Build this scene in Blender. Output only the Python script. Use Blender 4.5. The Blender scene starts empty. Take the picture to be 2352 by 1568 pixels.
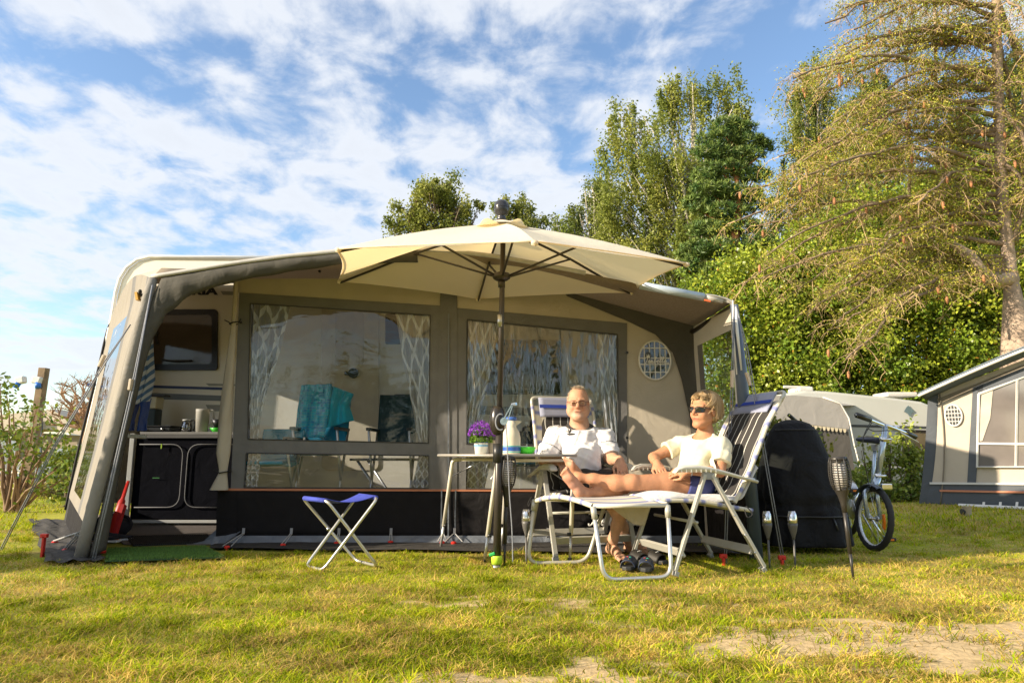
import bpy, math, random
import numpy as np
from mathutils import Vector, Matrix, Euler
random.seed(7); np.random.seed(7)
R_ = math.radians
scene = bpy.context.scene
COL = scene.collection
# ------------------------------------------------------------------ camera
FPX = 683.0; TH = math.atan(112/FPX); CH = 0.76
cam = bpy.data.cameras.new('camera'); camo = bpy.data.objects.new('camera', cam); COL.objects.link(camo)
camo.location = (0, 0, CH); camo.rotation_euler = (R_(90)+TH, 0, 0)
cam.sensor_width = 36; cam.lens = 36*FPX/1024; cam.clip_end = 3000; cam.clip_start = .05
scene.camera = camo
# ------------------------------------------------------------------ light
SUN_AZ, SUN_EL = R_(20), R_(21)     # sun stands to the left, a little behind the camera
sdir = Vector((-math.cos(SUN_AZ)*math.cos(SUN_EL), -math.sin(SUN_AZ)*math.cos(SUN_EL), math.sin(SUN_EL)))
sun = bpy.data.lights.new('sun', 'SUN'); sun.energy = 5.0; sun.angle = R_(.6); sun.color = (1, .85, .64)
suno = bpy.data.objects.new('sun', sun); COL.objects.link(suno)
suno.rotation_euler = sdir.to_track_quat('Z', 'Y').to_euler(); suno.location = (-20, -8, 12)
world = bpy.data.worlds.new('World'); scene.world = world; world.use_nodes = True
def build_world():
    nt = world.node_tree; nt.nodes.clear(); N = nt.nodes.new; L = nt.links.new
    out = N('ShaderNodeOutputWorld'); bg = N('ShaderNodeBackground')
    sky = N('ShaderNodeTexSky'); sky.sky_type = 'NISHITA'; sky.sun_disc = False
    sky.sun_elevation = SUN_EL; sky.sun_rotation = math.atan2(sdir.x, sdir.y); sky.altitude = 0
    sky.air_density = 1.1; sky.dust_density = .5; sky.ozone_density = 2.0
    bg.inputs[1].default_value = .125
    tc = N('ShaderNodeTexCoord'); sep = N('ShaderNodeSeparateXYZ'); L(tc.outputs['Generated'], sep.inputs[0])
    def M(op, a, b=None, c=None, clamp=False):
        n = N('ShaderNodeMath'); n.operation = op; n.use_clamp = clamp
        for i, v in enumerate((a, b, c)):
            if v is None: continue
            if isinstance(v, (int, float)): n.inputs[i].default_value = v
            else: L(v, n.inputs[i])
        return n.outputs[0]
    zz = M('ADD', M('MAXIMUM', sep.outputs[2], 0.0), .16)
    px = M('DIVIDE', sep.outputs[0], zz); py = M('DIVIDE', sep.outputs[1], zz)
    comb = N('ShaderNodeCombineXYZ'); L(px, comb.inputs[0]); L(py, comb.inputs[1])
    mp = N('ShaderNodeMapping'); L(comb.outputs[0], mp.inputs[0]); mp.inputs['Rotation'].default_value = (0, 0, R_(-28)); mp.inputs['Scale'].default_value = (.62, 1.35, 1); mp.inputs['Location'].default_value = (3.3, 7.9, 0)
    def noise(vec, sc, det, ro, dist=0, dim='3D'):
        n = N('ShaderNodeTexNoise'); n.inputs['Scale'].default_value = sc; n.inputs['Detail'].default_value = det
        n.inputs['Roughness'].default_value = ro; n.inputs['Distortion'].default_value = dist; L(vec, n.inputs['Vector']); return n.outputs[0]
    mp2 = N('ShaderNodeMapping'); L(comb.outputs[0], mp2.inputs[0]); mp2.inputs['Scale'].default_value = (1.0, .85, 1); mp2.inputs['Location'].default_value = (1.1, 4.2, 0)
    big = noise(mp.outputs[0], .9, 3, .5, .25)
    puff = noise(mp2.outputs[0], 6.2, 8, .58, .25)
    fine = noise(mp2.outputs[0], 13, 5, .6)
    v = M('ADD', M('MULTIPLY', big, .92), M('MULTIPLY', puff, .88)); v = M('ADD', v, M('MULTIPLY', fine, .10))
    # more cloud on the left than on the right, clear band above the horizon
    v = M('ADD', v, M('MULTIPLY', px, -.035))
    v = M('SUBTRACT', v, M('MULTIPLY', M('SUBTRACT', 1.0, M('MULTIPLY', sep.outputs[2], 5.0), None, True), .24))
    ra = N('ShaderNodeMapRange'); ra.interpolation_type = 'SMOOTHSTEP'; L(v, ra.inputs[0]); ra.inputs[1].default_value = CLOUD0; ra.inputs[2].default_value = CLOUD1
    dens = M('MULTIPLY', ra.outputs[0], .90)
    # cloud brightness: thick parts a bit greyer at their base
    cr = N('ShaderNodeMapRange'); L(v, cr.inputs[0]); cr.inputs[1].default_value = CLOUD1-.02; cr.inputs[2].default_value = CLOUD1+.3; cr.inputs[3].default_value = 1.0; cr.inputs[4].default_value = .90
    cc = N('ShaderNodeMix'); cc.data_type = 'RGBA'; cc.blend_type = 'MULTIPLY'; cc.inputs[0].default_value = 1
    cc.inputs[6].default_value = CLOUDC; L(cr.outputs[0], cc.inputs[7])
    tint = N('ShaderNodeMix'); tint.data_type = 'RGBA'; tint.blend_type = 'MULTIPLY'; tint.inputs[0].default_value = 1
    L(sky.outputs[0], tint.inputs[6]); tint.inputs[7].default_value = SKYT
    mx = N('ShaderNodeMix'); mx.data_type = 'RGBA'; L(dens, mx.inputs[0]); L(tint.outputs[2], mx.inputs[6]); L(cc.outputs[2], mx.inputs[7])
    L(mx.outputs[2], bg.inputs[0]); L(bg.outputs[0], out.inputs[0])
CLOUD0, CLOUD1 = .79, 1.03; CLOUDC = (3.7, 3.85, 4.1, 1); SKYT = (.98, 1.0, 1.04, 1)
build_world()
vs = scene.view_settings; vs.view_transform = 'Standard'; vs.look = 'None'; vs.gamma = 1; vs.exposure = 1.0
scene.render.engine = 'CYCLES'
scene.cycles.transparent_max_bounces = 24; scene.cycles.max_bounces = 8

# ------------------------------------------------------------------ pixel -> world (2352 px wide grid of the photograph)
KD = 1024/2352
_s, _c = math.sin(TH), math.cos(TH)
def W(x, y, Y):
    a = (x-1176)*KD/FPX; b = (784-y)*KD/FPX; t = Y/(_c-b*_s)
    return Vector((t*a, Y, CH+t*(_s+b*_c)))
def G(x, y, z=0):
    a = (x-1176)*KD/FPX; b = (784-y)*KD/FPX; t = (z-CH)/(_s+b*_c)
    return Vector((t*a, t*(_c-b*_s), z))
def PX(Y): return KD*Y/FPX      # metres per display pixel at depth Y (about)

# ------------------------------------------------------------------ mesh builder
class MB:
    def __init__(s): s.v = []; s.f = []; s.m = []
    def face(s, idx, m=0): s.f.append(tuple(idx)); s.m.append(m)
    def poly(s, pts, m=0):
        n = len(s.v); s.v += [tuple(p) for p in pts]; s.face(range(n, n+len(pts)), m); return s
    def box(s, c, d, rot=None, m=0):
        n = len(s.v); c = Vector(c)
        for z in (-.5, .5):
            for y in (-.5, .5):
                for x in (-.5, .5):
                    p = Vector((x*d[0], y*d[1], z*d[2]))
                    if rot is not None: p = rot @ p
                    s.v.append(tuple(c+p))
        for q in ((0,2,3,1),(4,5,7,6),(0,1,5,4),(2,6,7,3),(0,4,6,2),(1,3,7,5)): s.face([n+i for i in q], m)
        return s
    def beam(s, a, b, w, h, up=(0,0,1), m=0):
        a, b = Vector(a), Vector(b); d = b-a; L = d.length; x = d.normalized(); up = Vector(up)
        y = up.cross(x)
        if y.length < 1e-4: y = Vector((0,1,0)).cross(x)
        y.normalize(); z = x.cross(y)
        return s.box((a+b)/2, (L, w, h), Matrix((x, y, z)).transposed(), m)
    def tube(s, pts, r, n=10, m=0, caps=True, flat=1.0):
        pts = [Vector(p) for p in pts]
        r = [float(q) for q in r] if isinstance(r, (list, tuple)) else [float(r)]*len(pts)
        base = len(s.v); k = len(pts); u = None
        for i, p in enumerate(pts):
            t = (pts[min(i+1, k-1)]-pts[max(i-1, 0)])
            if t.length < 1e-9: t = Vector((0,0,1))
            t.normalize()
            if u is None:
                u = t.cross(Vector((0,0,1)))
                if u.length < 1e-3: u = t.cross(Vector((1,0,0)))
            else: u = u-t*u.dot(t)
            if u.length < 1e-6: u = t.orthogonal()
            u.normalize(); w = t.cross(u)
            for j in range(n):
                a = 2*math.pi*j/n; s.v.append(tuple(p+r[i]*(math.cos(a)*u+math.sin(a)*w*flat)))
        for i in range(k-1):
            for j in range(n):
                a = base+i*n+j; b = base+i*n+(j+1) % n; s.face((a, b, b+n, a+n), m)
        if caps:
            s.face([base+j for j in range(n)][::-1], m); s.face([base+(k-1)*n+j for j in range(n)], m)
        return s
    def lathe(s, prof, c=(0,0,0), n=20, m=0, rot=None, cap=True, sx=1, sy=1):
        base = len(s.v); c = Vector(c)
        for r, z in prof:
            for j in range(n):
                a = 2*math.pi*j/n; p = Vector((r*math.cos(a)*sx, r*math.sin(a)*sy, z))
                if rot is not None: p = rot @ p
                s.v.append(tuple(c+p))
        for i in range(len(prof)-1):
            for j in range(n):
                a = base+i*n+j; b = base+i*n+(j+1) % n; s.face((a, b, b+n, a+n), m)
        if cap:
            s.face([base+j for j in range(n)][::-1], m); s.face([base+(len(prof)-1)*n+j for j in range(n)], m)
        return s
    def grid(s, fn, nu, nv, m=0, mf=None):
        base = len(s.v)
        for i in range(nu+1):
            for j in range(nv+1): s.v.append(tuple(fn(i/nu, j/nv)))
        for i in range(nu):
            for j in range(nv):
                a = base+i*(nv+1)+j
                s.face((a, a+nv+1, a+nv+2, a+1), mf((i+.5)/nu, (j+.5)/nv) if mf else m)
        return s
    def prism(s, outline, vec, m=0):
        n = len(s.v); k = len(outline); vec = Vector(vec)
        s.v += [tuple(p) for p in outline]; s.v += [tuple(Vector(p)+vec) for p in outline]
        s.face(range(n, n+k), m); s.face(list(range(n+k, n+2*k))[::-1], m)
        for i in range(k): s.face((n+i, n+k+i, n+k+(i+1) % k, n+(i+1) % k), m)
        return s
    def build(s, name, mat, parent=None, smooth=False, solid=0, bevel=0, auto=None):
        me = bpy.data.meshes.new(name)
        off = worldloc(parent)
        me.from_pydata([(a-off[0], b-off[1], c-off[2]) for a, b, c in s.v], [], s.f)
        for mm in (mat if isinstance(mat, (list, tuple)) else [mat]): me.materials.append(mm)
        if any(s.m): me.polygons.foreach_set('material_index', s.m)
        return finish(me, name, parent, smooth, solid, bevel)
def worldloc(p):
    v = Vector((0,0,0))
    while p is not None: v = v+p.location; p = p.parent
    return v
def finish(me, name, parent, smooth=False, solid=0, bevel=0):
    if smooth: me.polygons.foreach_set('use_smooth', [True]*len(me.polygons))
    me.update()
    o = bpy.data.objects.new(name, me); COL.objects.link(o); o.parent = parent
    if solid:
        md = o.modifiers.new('solidify', 'SOLIDIFY'); md.thickness = solid; md.offset = 0
    if bevel:
        md = o.modifiers.new('bevel', 'BEVEL'); md.width = bevel; md.segments = 2; md.limit_method = 'ANGLE'; md.angle_limit = R_(40)
    if smooth and bevel: md.harden_normals = False
    return o
def np_mesh(name, V, Fq, mat, parent=None, col=None, smooth=False):
    """V (n,3) array, Fq (m,k) array of equal-sided faces"""
    me = bpy.data.meshes.new(name); V = np.asarray(V, np.float32); Fq = np.asarray(Fq, np.int32)
    off = worldloc(parent); V = V-np.array(off, np.float32)
    n, k = Fq.shape
    me.vertices.add(len(V)); me.vertices.foreach_set('co', V.ravel())
    me.loops.add(n*k); me.loops.foreach_set('vertex_index', Fq.ravel())
    me.polygons.add(n); me.polygons.foreach_set('loop_start', np.arange(0, n*k, k, dtype=np.int32))
    try: me.polygons.foreach_set('loop_total', np.full(n, k, np.int32))
    except Exception: pass
    if col is not None:
        at = me.attributes.new('col', 'FLOAT_COLOR', 'POINT'); c4 = np.ones((len(V), 4), np.float32); c4[:, :3] = col
        at.data.foreach_set('color', c4.ravel())
    me.materials.append(mat)
    me.update(calc_edges=True); me.validate()
    return finish(me, name, parent, smooth)
def tag(o, label=None, cat=None, group=None, kind=None):
    if label: o['label'] = label
    if cat: o['category'] = cat
    if group: o['group'] = group
    if kind: o['kind'] = kind
    return o
def empty(name, loc=(0,0,0), label=None, cat=None, group=None, rz=0):
    o = bpy.data.objects.new(name, None); COL.objects.link(o); o.location = loc; o.rotation_euler = (0, 0, rz); o.empty_display_size = .1
    return tag(o, label, cat, group)
def copy_tree(o, parent=None):
    c = o.copy(); COL.objects.link(c)
    if parent is not None: c.parent = parent
    for ch in list(o.children): copy_tree(ch, c)
    return c
def arc(c, r, a0, a1, n, ax=(1,0,0), ay=(0,0,1)):
    c, ax, ay = Vector(c), Vector(ax), Vector(ay)
    return [c+r*(math.cos(a0+(a1-a0)*i/n)*ax+math.sin(a0+(a1-a0)*i/n)*ay) for i in range(n+1)]
def rounded(pts, r, n=4):
    """polyline with its inner corners rounded"""
    pts = [Vector(p) for p in pts]; out = [pts[0]]
    for i in range(1, len(pts)-1):
        a, b, c = pts[i-1], pts[i], pts[i+1]
        d1 = (a-b); d2 = (c-b); rr = min(r, d1.length*.48, d2.length*.48)
        p1 = b+d1.normalized()*rr; p2 = b+d2.normalized()*rr
        for j in range(n+1):
            t = j/n; out.append((1-t)**2*p1+2*t*(1-t)*b+t*t*p2)
    out.append(pts[-1]); return out
def spline(pts, n=6):
    pts = [Vector(p) for p in pts]; out = []
    for i in range(len(pts)-1):
        p0 = pts[max(i-1, 0)]; p1 = pts[i]; p2 = pts[i+1]; p3 = pts[min(i+2, len(pts)-1)]
        for j in range(n):
            t = j/n; out.append(.5*((2*p1)+(p2-p0)*t+(2*p0-5*p1+4*p2-p3)*t*t+(3*p1-p0-3*p2+p3)*t**3))
    out.append(pts[-1]); return out

# ------------------------------------------------------------------ materials
MATS = {}
def mat(name, col, rough=.6, metal=0, var=.12, vscale=6, bump=0, bscale=40, attr=False, trans=0, spec=.5, coat=0, wr=0, wscale=3, sheen=0):
    if name in MATS: return MATS[name]
    m = bpy.data.materials.new(name); m.use_nodes = True; nt = m.node_tree; N = nt.nodes.new; L = nt.links.new
    b = nt.nodes['Principled BSDF']; out = nt.nodes['Material Output']
    b.inputs['Roughness'].default_value = rough; b.inputs['Metallic'].default_value = metal
    b.inputs['Specular IOR Level'].default_value = spec
    if coat: b.inputs['Coat Weight'].default_value = coat; b.inputs['Coat Roughness'].default_value = .08
    if sheen: b.inputs['Sheen Weight'].default_value = sheen
    tc = N('ShaderNodeTexCoord')
    if attr:
        at = N('ShaderNodeAttribute'); at.attribute_name = 'col'; csock = at.outputs['Color']
    else:
        rgb = N('ShaderNodeRGB'); rgb.outputs[0].default_value = (*col, 1); csock = rgb.outputs[0]
    nz = N('ShaderNodeTexNoise'); nz.inputs['Scale'].default_value = vscale; nz.inputs['Detail'].default_value = 5; L(tc.outputs['Object'], nz.inputs['Vector'])
    mr = N('ShaderNodeMapRange'); L(nz.outputs[0], mr.inputs[0]); mr.inputs[1].default_value = .25; mr.inputs[2].default_value = .75
    mr.inputs[3].default_value = 1-var; mr.inputs[4].default_value = 1+var
    hs = N('ShaderNodeMix'); hs.data_type = 'RGBA'; hs.blend_type = 'MULTIPLY'; hs.inputs[0].default_value = 1
    L(csock, hs.inputs[6]); L(mr.outputs[0], hs.inputs[7]); L(hs.outputs[2], b.inputs['Base Color'])
    if bump or wr:
        prev = None
        for amt, sc, dist in ((bump, bscale, .004), (wr, wscale, .05)):
            if not amt: continue
            bn = N('ShaderNodeTexNoise'); bn.inputs['Scale'].default_value = sc; bn.inputs['Detail'].default_value = 4; L(tc.outputs['Object'], bn.inputs['Vector'])
            if dist == .05: bn.inputs['Distortion'].default_value = .6
            bp = N('ShaderNodeBump'); bp.inputs['Strength'].default_value = amt; bp.inputs['Distance'].default_value = dist; L(bn.outputs[0], bp.inputs['Height'])
            if prev: L(prev, bp.inputs['Normal'])
            prev = bp.outputs[0]
        L(prev, b.inputs['Normal'])
    if trans:
        tr = N('ShaderNodeBsdfTranslucent'); mx = N('ShaderNodeMixShader'); mx.inputs[0].default_value = trans
        L(hs.outputs[2], tr.inputs[0]); L(b.outputs[0], mx.inputs[1]); L(tr.outputs[0], mx.inputs[2]); L(mx.outputs[0], out.inputs[0])
    MATS[name] = m; return m
def nodes_of(m): return m.node_tree, m.node_tree.nodes, m.node_tree.links, m.node_tree.nodes['Principled BSDF']
def pane_mat(name, tint=(.75,.8,.85), refl=.12, wrinkle=.3, scale=(3, 3, 3), rot=(0,0,0), dist=.02):
    """thin clear plastic or glass sheet"""
    if name in MATS: return MATS[name]
    m = bpy.data.materials.new(name); m.use_nodes = True; nt = m.node_tree; nt.nodes.clear(); N = nt.nodes.new; L = nt.links.new
    out = N('ShaderNodeOutputMaterial'); tr = N('ShaderNodeBsdfTransparent'); tr.inputs[0].default_value = (*tint, 1)
    gl = N('ShaderNodeBsdfGlossy'); gl.inputs['Roughness'].default_value = .02
    fr = N('ShaderNodeFresnel'); fr.inputs[0].default_value = 1.5
    ad = N('ShaderNodeMath'); ad.operation = 'ADD'; ad.use_clamp = True; ad.inputs[1].default_value = refl; L(fr.outputs[0], ad.inputs[0])
    mx = N('ShaderNodeMixShader'); L(ad.outputs[0], mx.inputs[0]); L(tr.outputs[0], mx.inputs[1]); L(gl.outputs[0], mx.inputs[2]); L(mx.outputs[0], out.inputs[0])
    if wrinkle:
        tc = N('ShaderNodeTexCoord'); mp = N('ShaderNodeMapping'); mp.inputs['Scale'].default_value = scale; mp.inputs['Rotation'].default_value = rot; L(tc.outputs['Object'], mp.inputs[0])
        nz = N('ShaderNodeTexNoise'); nz.inputs['Scale'].default_value = 1; nz.inputs['Detail'].default_value = 3; nz.inputs['Distortion'].default_value = .8; L(mp.outputs[0], nz.inputs['Vector'])
        bp = N('ShaderNodeBump'); bp.inputs['Strength'].default_value = wrinkle; bp.inputs['Distance'].default_value = dist; L(nz.outputs[0], bp.inputs['Height'])
        L(bp.outputs[0], gl.inputs['Normal'])
    MATS[name] = m; return m
def text_obj(name, body, size, loc, rot, material, parent=None, extrude=.001, shear=0, spacing=1, bold=0, sx=1):
    cu = bpy.data.curves.new(name, 'FONT'); cu.body = body; cu.size = size; cu.extrude = extrude; cu.shear = shear; cu.space_character = spacing; cu.offset = bold
    cu.align_x = 'CENTER'; cu.align_y = 'CENTER'; cu.resolution_u = 3
    t = bpy.data.objects.new(name, cu); COL.objects.link(t)
    dg = bpy.context.evaluated_depsgraph_get(); me = bpy.data.meshes.new_from_object(t.evaluated_get(dg)); bpy.data.objects.remove(t)
    me.transform(Matrix.Translation(Vector(loc)-worldloc(parent)) @ Euler(rot).to_matrix().to_4x4() @ Matrix.Diagonal((sx, 1, 1, 1)))
    me.materials.clear(); me.materials.append(material)
    return finish(me, name, parent)

alu = mat('aluminium', (.62, .61, .58), .38, .75, .06, 20)
alu_paint = mat('champagne_aluminium', (.55, .52, .44), .42, .35, .05, 15)
white_metal = mat('cream_metal', (.68, .64, .55), .4, .1, .05, 15)
black_plastic = mat('black_plastic', (.018, .018, .018), .4, 0, .1, 20)
dark_metal = mat('dark_bronze_metal', (.045, .038, .032), .38, .3, .1, 20)
chrome = mat('chrome', (.75, .76, .78), .12, 1, .03, 10)
steel = mat('steel', (.45, .46, .48), .3, .9, .08, 30)
red_plastic = mat('red_plastic', (.62, .03, .02), .4, 0, .08, 20)
cord_grey = mat('grey_cord', (.22, .23, .26), .8, 0, .2, 80)
cream = mat('cream_plastic', (.66, .61, .49), .45, 0, .05, 10)
# ------------------------------------------------------------------ noise in numpy
def vnoise(x, y, seed=0):
    rs = np.random.RandomState(seed); T = rs.rand(64, 64)
    xi = np.floor(x).astype(int); yi = np.floor(y).astype(int); fx = x-xi; fy = y-yi
    fx = fx*fx*(3-2*fx); fy = fy*fy*(3-2*fy)
    g = lambda i, j: T[i % 64, j % 64]
    return (g(xi, yi)*(1-fx)+g(xi+1, yi)*fx)*(1-fy)+(g(xi, yi+1)*(1-fx)+g(xi+1, yi+1)*fx)*fy
def fbm(x, y, seed=0, o=4):
    s = 0; a = .5
    for i in range(o): s = s+a*vnoise(x*2**i+i*7.3, y*2**i+i*3.1, seed+i); a *= .5
    return s/(1-.5**o)
def sandiness(x, y):
    """0 = full turf, 1 = bare sandy soil"""
    n = fbm(x*1.1+5, y*2.6+2, 3, 5)
    d = np.exp(-(((x-1.35)/1.3)**2+((y-3.0)/.50)**2))*.56
    d = d+np.exp(-(((x+.3)/1.5)**2+((y-2.42)/.22)**2))*.34
    d = d+np.exp(-(((x-2.4)/1.3)**2+((y-2.95)/.45)**2))*.52
    d = d+np.exp(-(((x-.9)/1.0)**2+((y-3.75)/.25)**2))*.34
    m = .6*fbm(x*3.2, y*8, 12, 4)+.4*fbm(x*11, y*18, 17, 3)
    v = n*.80+d+(m-.5)*1.45
    return np.clip((v-.80)/.16, 0, 1)
def dryness(x, y):
    d = .45*fbm(x*.7, y*1.2, 21, 4)+.55*fbm(x*4, y*8, 23, 3)
    return np.clip((d-.45)/.14+np.clip((3.5-y)/2.5, 0, .5)+np.clip((x)/4.0, -.25, .25), 0, 1)
def gz(x, y): return (fbm(x*2.2, y*2.2, 40, 3)-.5)*.03
def build_ground():
    def axis(lo, a, b, hi, st):
        c = list(np.arange(a, b, st)); s = st; x = b
        while x < hi: c.append(x); s *= 1.18; x += s
        c.append(hi); s = st; x = a-st; pre = []
        while x > lo: pre.append(x); s *= 1.18; x -= s
        return np.array([lo]+pre[::-1]+c)
    xs = axis(-900, -4.5, 5, 900, .045); ys = axis(-60, 1.6, 7, 1600, .045)
    X, Y = np.meshgrid(xs, ys, indexing='ij'); Z = np.where((np.abs(X) < 8) & (Y < 12) & (Y > 0), gz(X, Y)-.006, -.006)
    V = np.stack([X, Y, Z], -1).reshape(-1, 3); nu, nv = X.shape
    a = (np.arange(nu-1)[:, None]*nv+np.arange(nv-1)[None]).ravel(); F = np.stack([a, a+nv, a+nv+1, a+1], -1)
    s = sandiness(X, Y).ravel()*((Y.ravel() < 5.2)); dr = dryness(X, Y).ravel()
    sand = np.array([.50, .37, .20]); soil = np.array([.26, .26, .04]); straw = np.array([.40, .30, .10])
    base = (soil[None]*(1-dr[:, None]*.7)+straw[None]*dr[:, None]*.7)*(.6+.7*fbm(X*1.6, Y*3.4, 71, 4)).ravel()[:, None]
    col = base*(1-s[:, None])+sand[None]*s[:, None]
    m = mat('ground_soil', (1, 1, 1), .95, 0, .32, 26, 1.0, 70, attr=True, spec=.1)
    o = np_mesh('ground', V, F, m, col=col, smooth=True); tag(o, kind='structure')
build_ground()
def blades(n, x0, x1, y0, y1, h0, h1, w, seed, keep=None, bend=1.0, straw=0.0, clump=0):
    rs = np.random.RandomState(seed)
    # denser towards the camera: sample y with pdf ~ 1/y
    y = y0*(y1/y0)**rs.rand(n); half = .80*y+.25
    x = (rs.rand(n)*2-1)*half; x = np.clip(x, x0, x1)
    if clump:
        cx = np.repeat((rs.rand(n//clump+1)-.5)*2, clump)[:n]; cy = np.repeat(rs.rand(n//clump+1), clump)[:n]
        y = y0*(y1/y0)**cy; x = cx*(.8*y+.25); r = rs.randn(n, 2)*.035; x = x+r[:, 0]; y = y+r[:, 1]
    s = sandiness(x, y)*(y < 5.2); ok = rs.rand(n) > s*((.93 if straw else .96) if not clump else .6)
    if keep is not None: ok &= keep(x, y)
    x, y = x[ok], y[ok]; s = s[ok]; n = len(x)
    d = dryness(x, y); sc = 1+.012*np.maximum(y-4, 0)
    h = (h0+(h1-h0)*rs.rand(n)**1.6)*(1+.5*(fbm(x*3, y*3, 55, 2)-.5))*np.where(y > 6, 1.2, 1)
    a = rs.rand(n)*2*np.pi; lean = (.25+.95*rs.rand(n))*bend*h
    dx, dy = np.cos(a)*lean, np.sin(a)*lean; b = rs.rand(n)*2*np.pi; wx, wy = np.cos(b)*w/2*sc, np.sin(b)*w/2*sc
    wx = np.abs(wx)*.7+w*.15*sc
    zb = np.where((np.abs(x) < 8) & (y < 12), gz(x, y), 0)-.008
    P = lambda fx, fz, ww: np.stack([x+dx*fx+wx*ww, y+dy*fx+wy*ww, zb+h*fz], -1)
    V = np.stack([P(0, 0, -1), P(0, 0, 1), P(.35, .62, -.8), P(.35, .62, .8), P(1, .93, 0)], 1).reshape(-1, 3)
    i = np.arange(n)*5; F1 = np.stack([i, i+1, i+3, i+2], -1); F2 = np.stack([i+2, i+3, i+4], -1)
    g = np.array([.19, .30, .008]); g2 = np.array([.47, .45, .018]); st = np.array([.60, .43, .12]); rd = np.array([.30, .16, .07])
    t = rs.rand(n)[:, None]; c = g*(1-t)+g2*t
    k = (rs.rand(n) < (.05+.45*d**1.3+straw)); tt = rs.rand(n)[:, None]; c = np.where(k[:, None], st*(.6+.55*tt), c)
    k2 = rs.rand(n) < .012; c = np.where(k2[:, None], rd, c)
    pt = .4*fbm(x*1.6, y*3.4, 71, 4)+.6*fbm(x*6, y*11, 75, 3); c = c*(.62+.75*np.clip((pt-.32)/.36, 0, 1))[:, None]; c = np.repeat(c, 5, 0)
    return V, F1, F2, c
def build_grass():
    def free(x, y):
        mats_ = (x > -3.75) & (x < 1.5) & (y > 5.52+.0*x) & (y < 9)
        left = (x > -3.4-(y-5)*.67) & (x < -2.2) & (y > 5.13) & (y < 9)
        return ~(mats_ | left)
    sets = [blades(int(GRASS*150000), -9, 9, 2.1, 8, .008, .026, .0042, 1, free),
            blades(int(GRASS*46000), -9, 9, 2.1, 7, .018, .050, .005, 2, free, 1.9, 0, 55),
            blades(int(GRASS*30000), -9, 9, 2.1, 5.5, .02, .045, .0038, 3, free, 3.0, .6),
            blades(int(GRASS*60000), -40, 40, 7, 30, .02, .05, .010, 4, free)]
    Vs, Fs, Cs, off = [], [], [], 0
    for V, F1, F2, c in sets:
        Vs.append(V); Cs.append(c); Fs.append(np.concatenate([np.stack([F1[:, 0], F1[:, 1], F1[:, 2]], -1), np.stack([F1[:, 0], F1[:, 2], F1[:, 3]], -1), F2])+off); off += len(V)
    m = mat('grass_blades', (1, 1, 1), .75, 0, .12, 2, attr=True, trans=.38, spec=.10)
    o = np_mesh('grass', np.concatenate(Vs), np.concatenate(Fs), m, col=np.concatenate(Cs))
    tag(o, 'short yellow green lawn grass with straw patches around bare sandy soil', 'grass', kind='stuff')
GRASS = 1.0
build_grass()
# ------------------------------------------------------------------ main caravan
WY = 6.05      # front wall of the awning
CY = 8.0       # long side of the caravan
fab_grey = mat('charcoal_fabric', (.135, .133, .132), .9, 0, .10, 8, .3, 300, wr=.35, wscale=4)
fab_beige = mat('beige_fabric', (.48, .43, .35), .9, 0, .07, 5, .3, 300, wr=.5, wscale=3, trans=.15)
fab_roof = mat('roof_fabric', (.33, .27, .20), .9, 0, .16, 60, .3, 300, wr=.3, wscale=2, trans=.45)
fab_black = mat('black_skirt_fabric', (.010, .009, .010), .85, 0, .15, 8, .2, 200, wr=.9, wscale=3, spec=.2)
fab_band = mat('dark_taupe_fabric', (.062, .058, .048), .9, 0, .1, 8, .3, 300, wr=.4, wscale=6)
flap_m = mat('grey_vinyl', (.13, .145, .17), .45, 0, .1, 8, wr=.8, wscale=6)
piping_m = mat('orange_piping', (.42, .16, .08), .7)
body_m = mat('warm_lit_white_paint', (.80, .74, .60), .32, 0, .03, 3, coat=.3)  # white paint with the warm light worked into its colour
def W3(pts, Y): return [W(x, y, Y) for x, y in pts]
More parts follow.
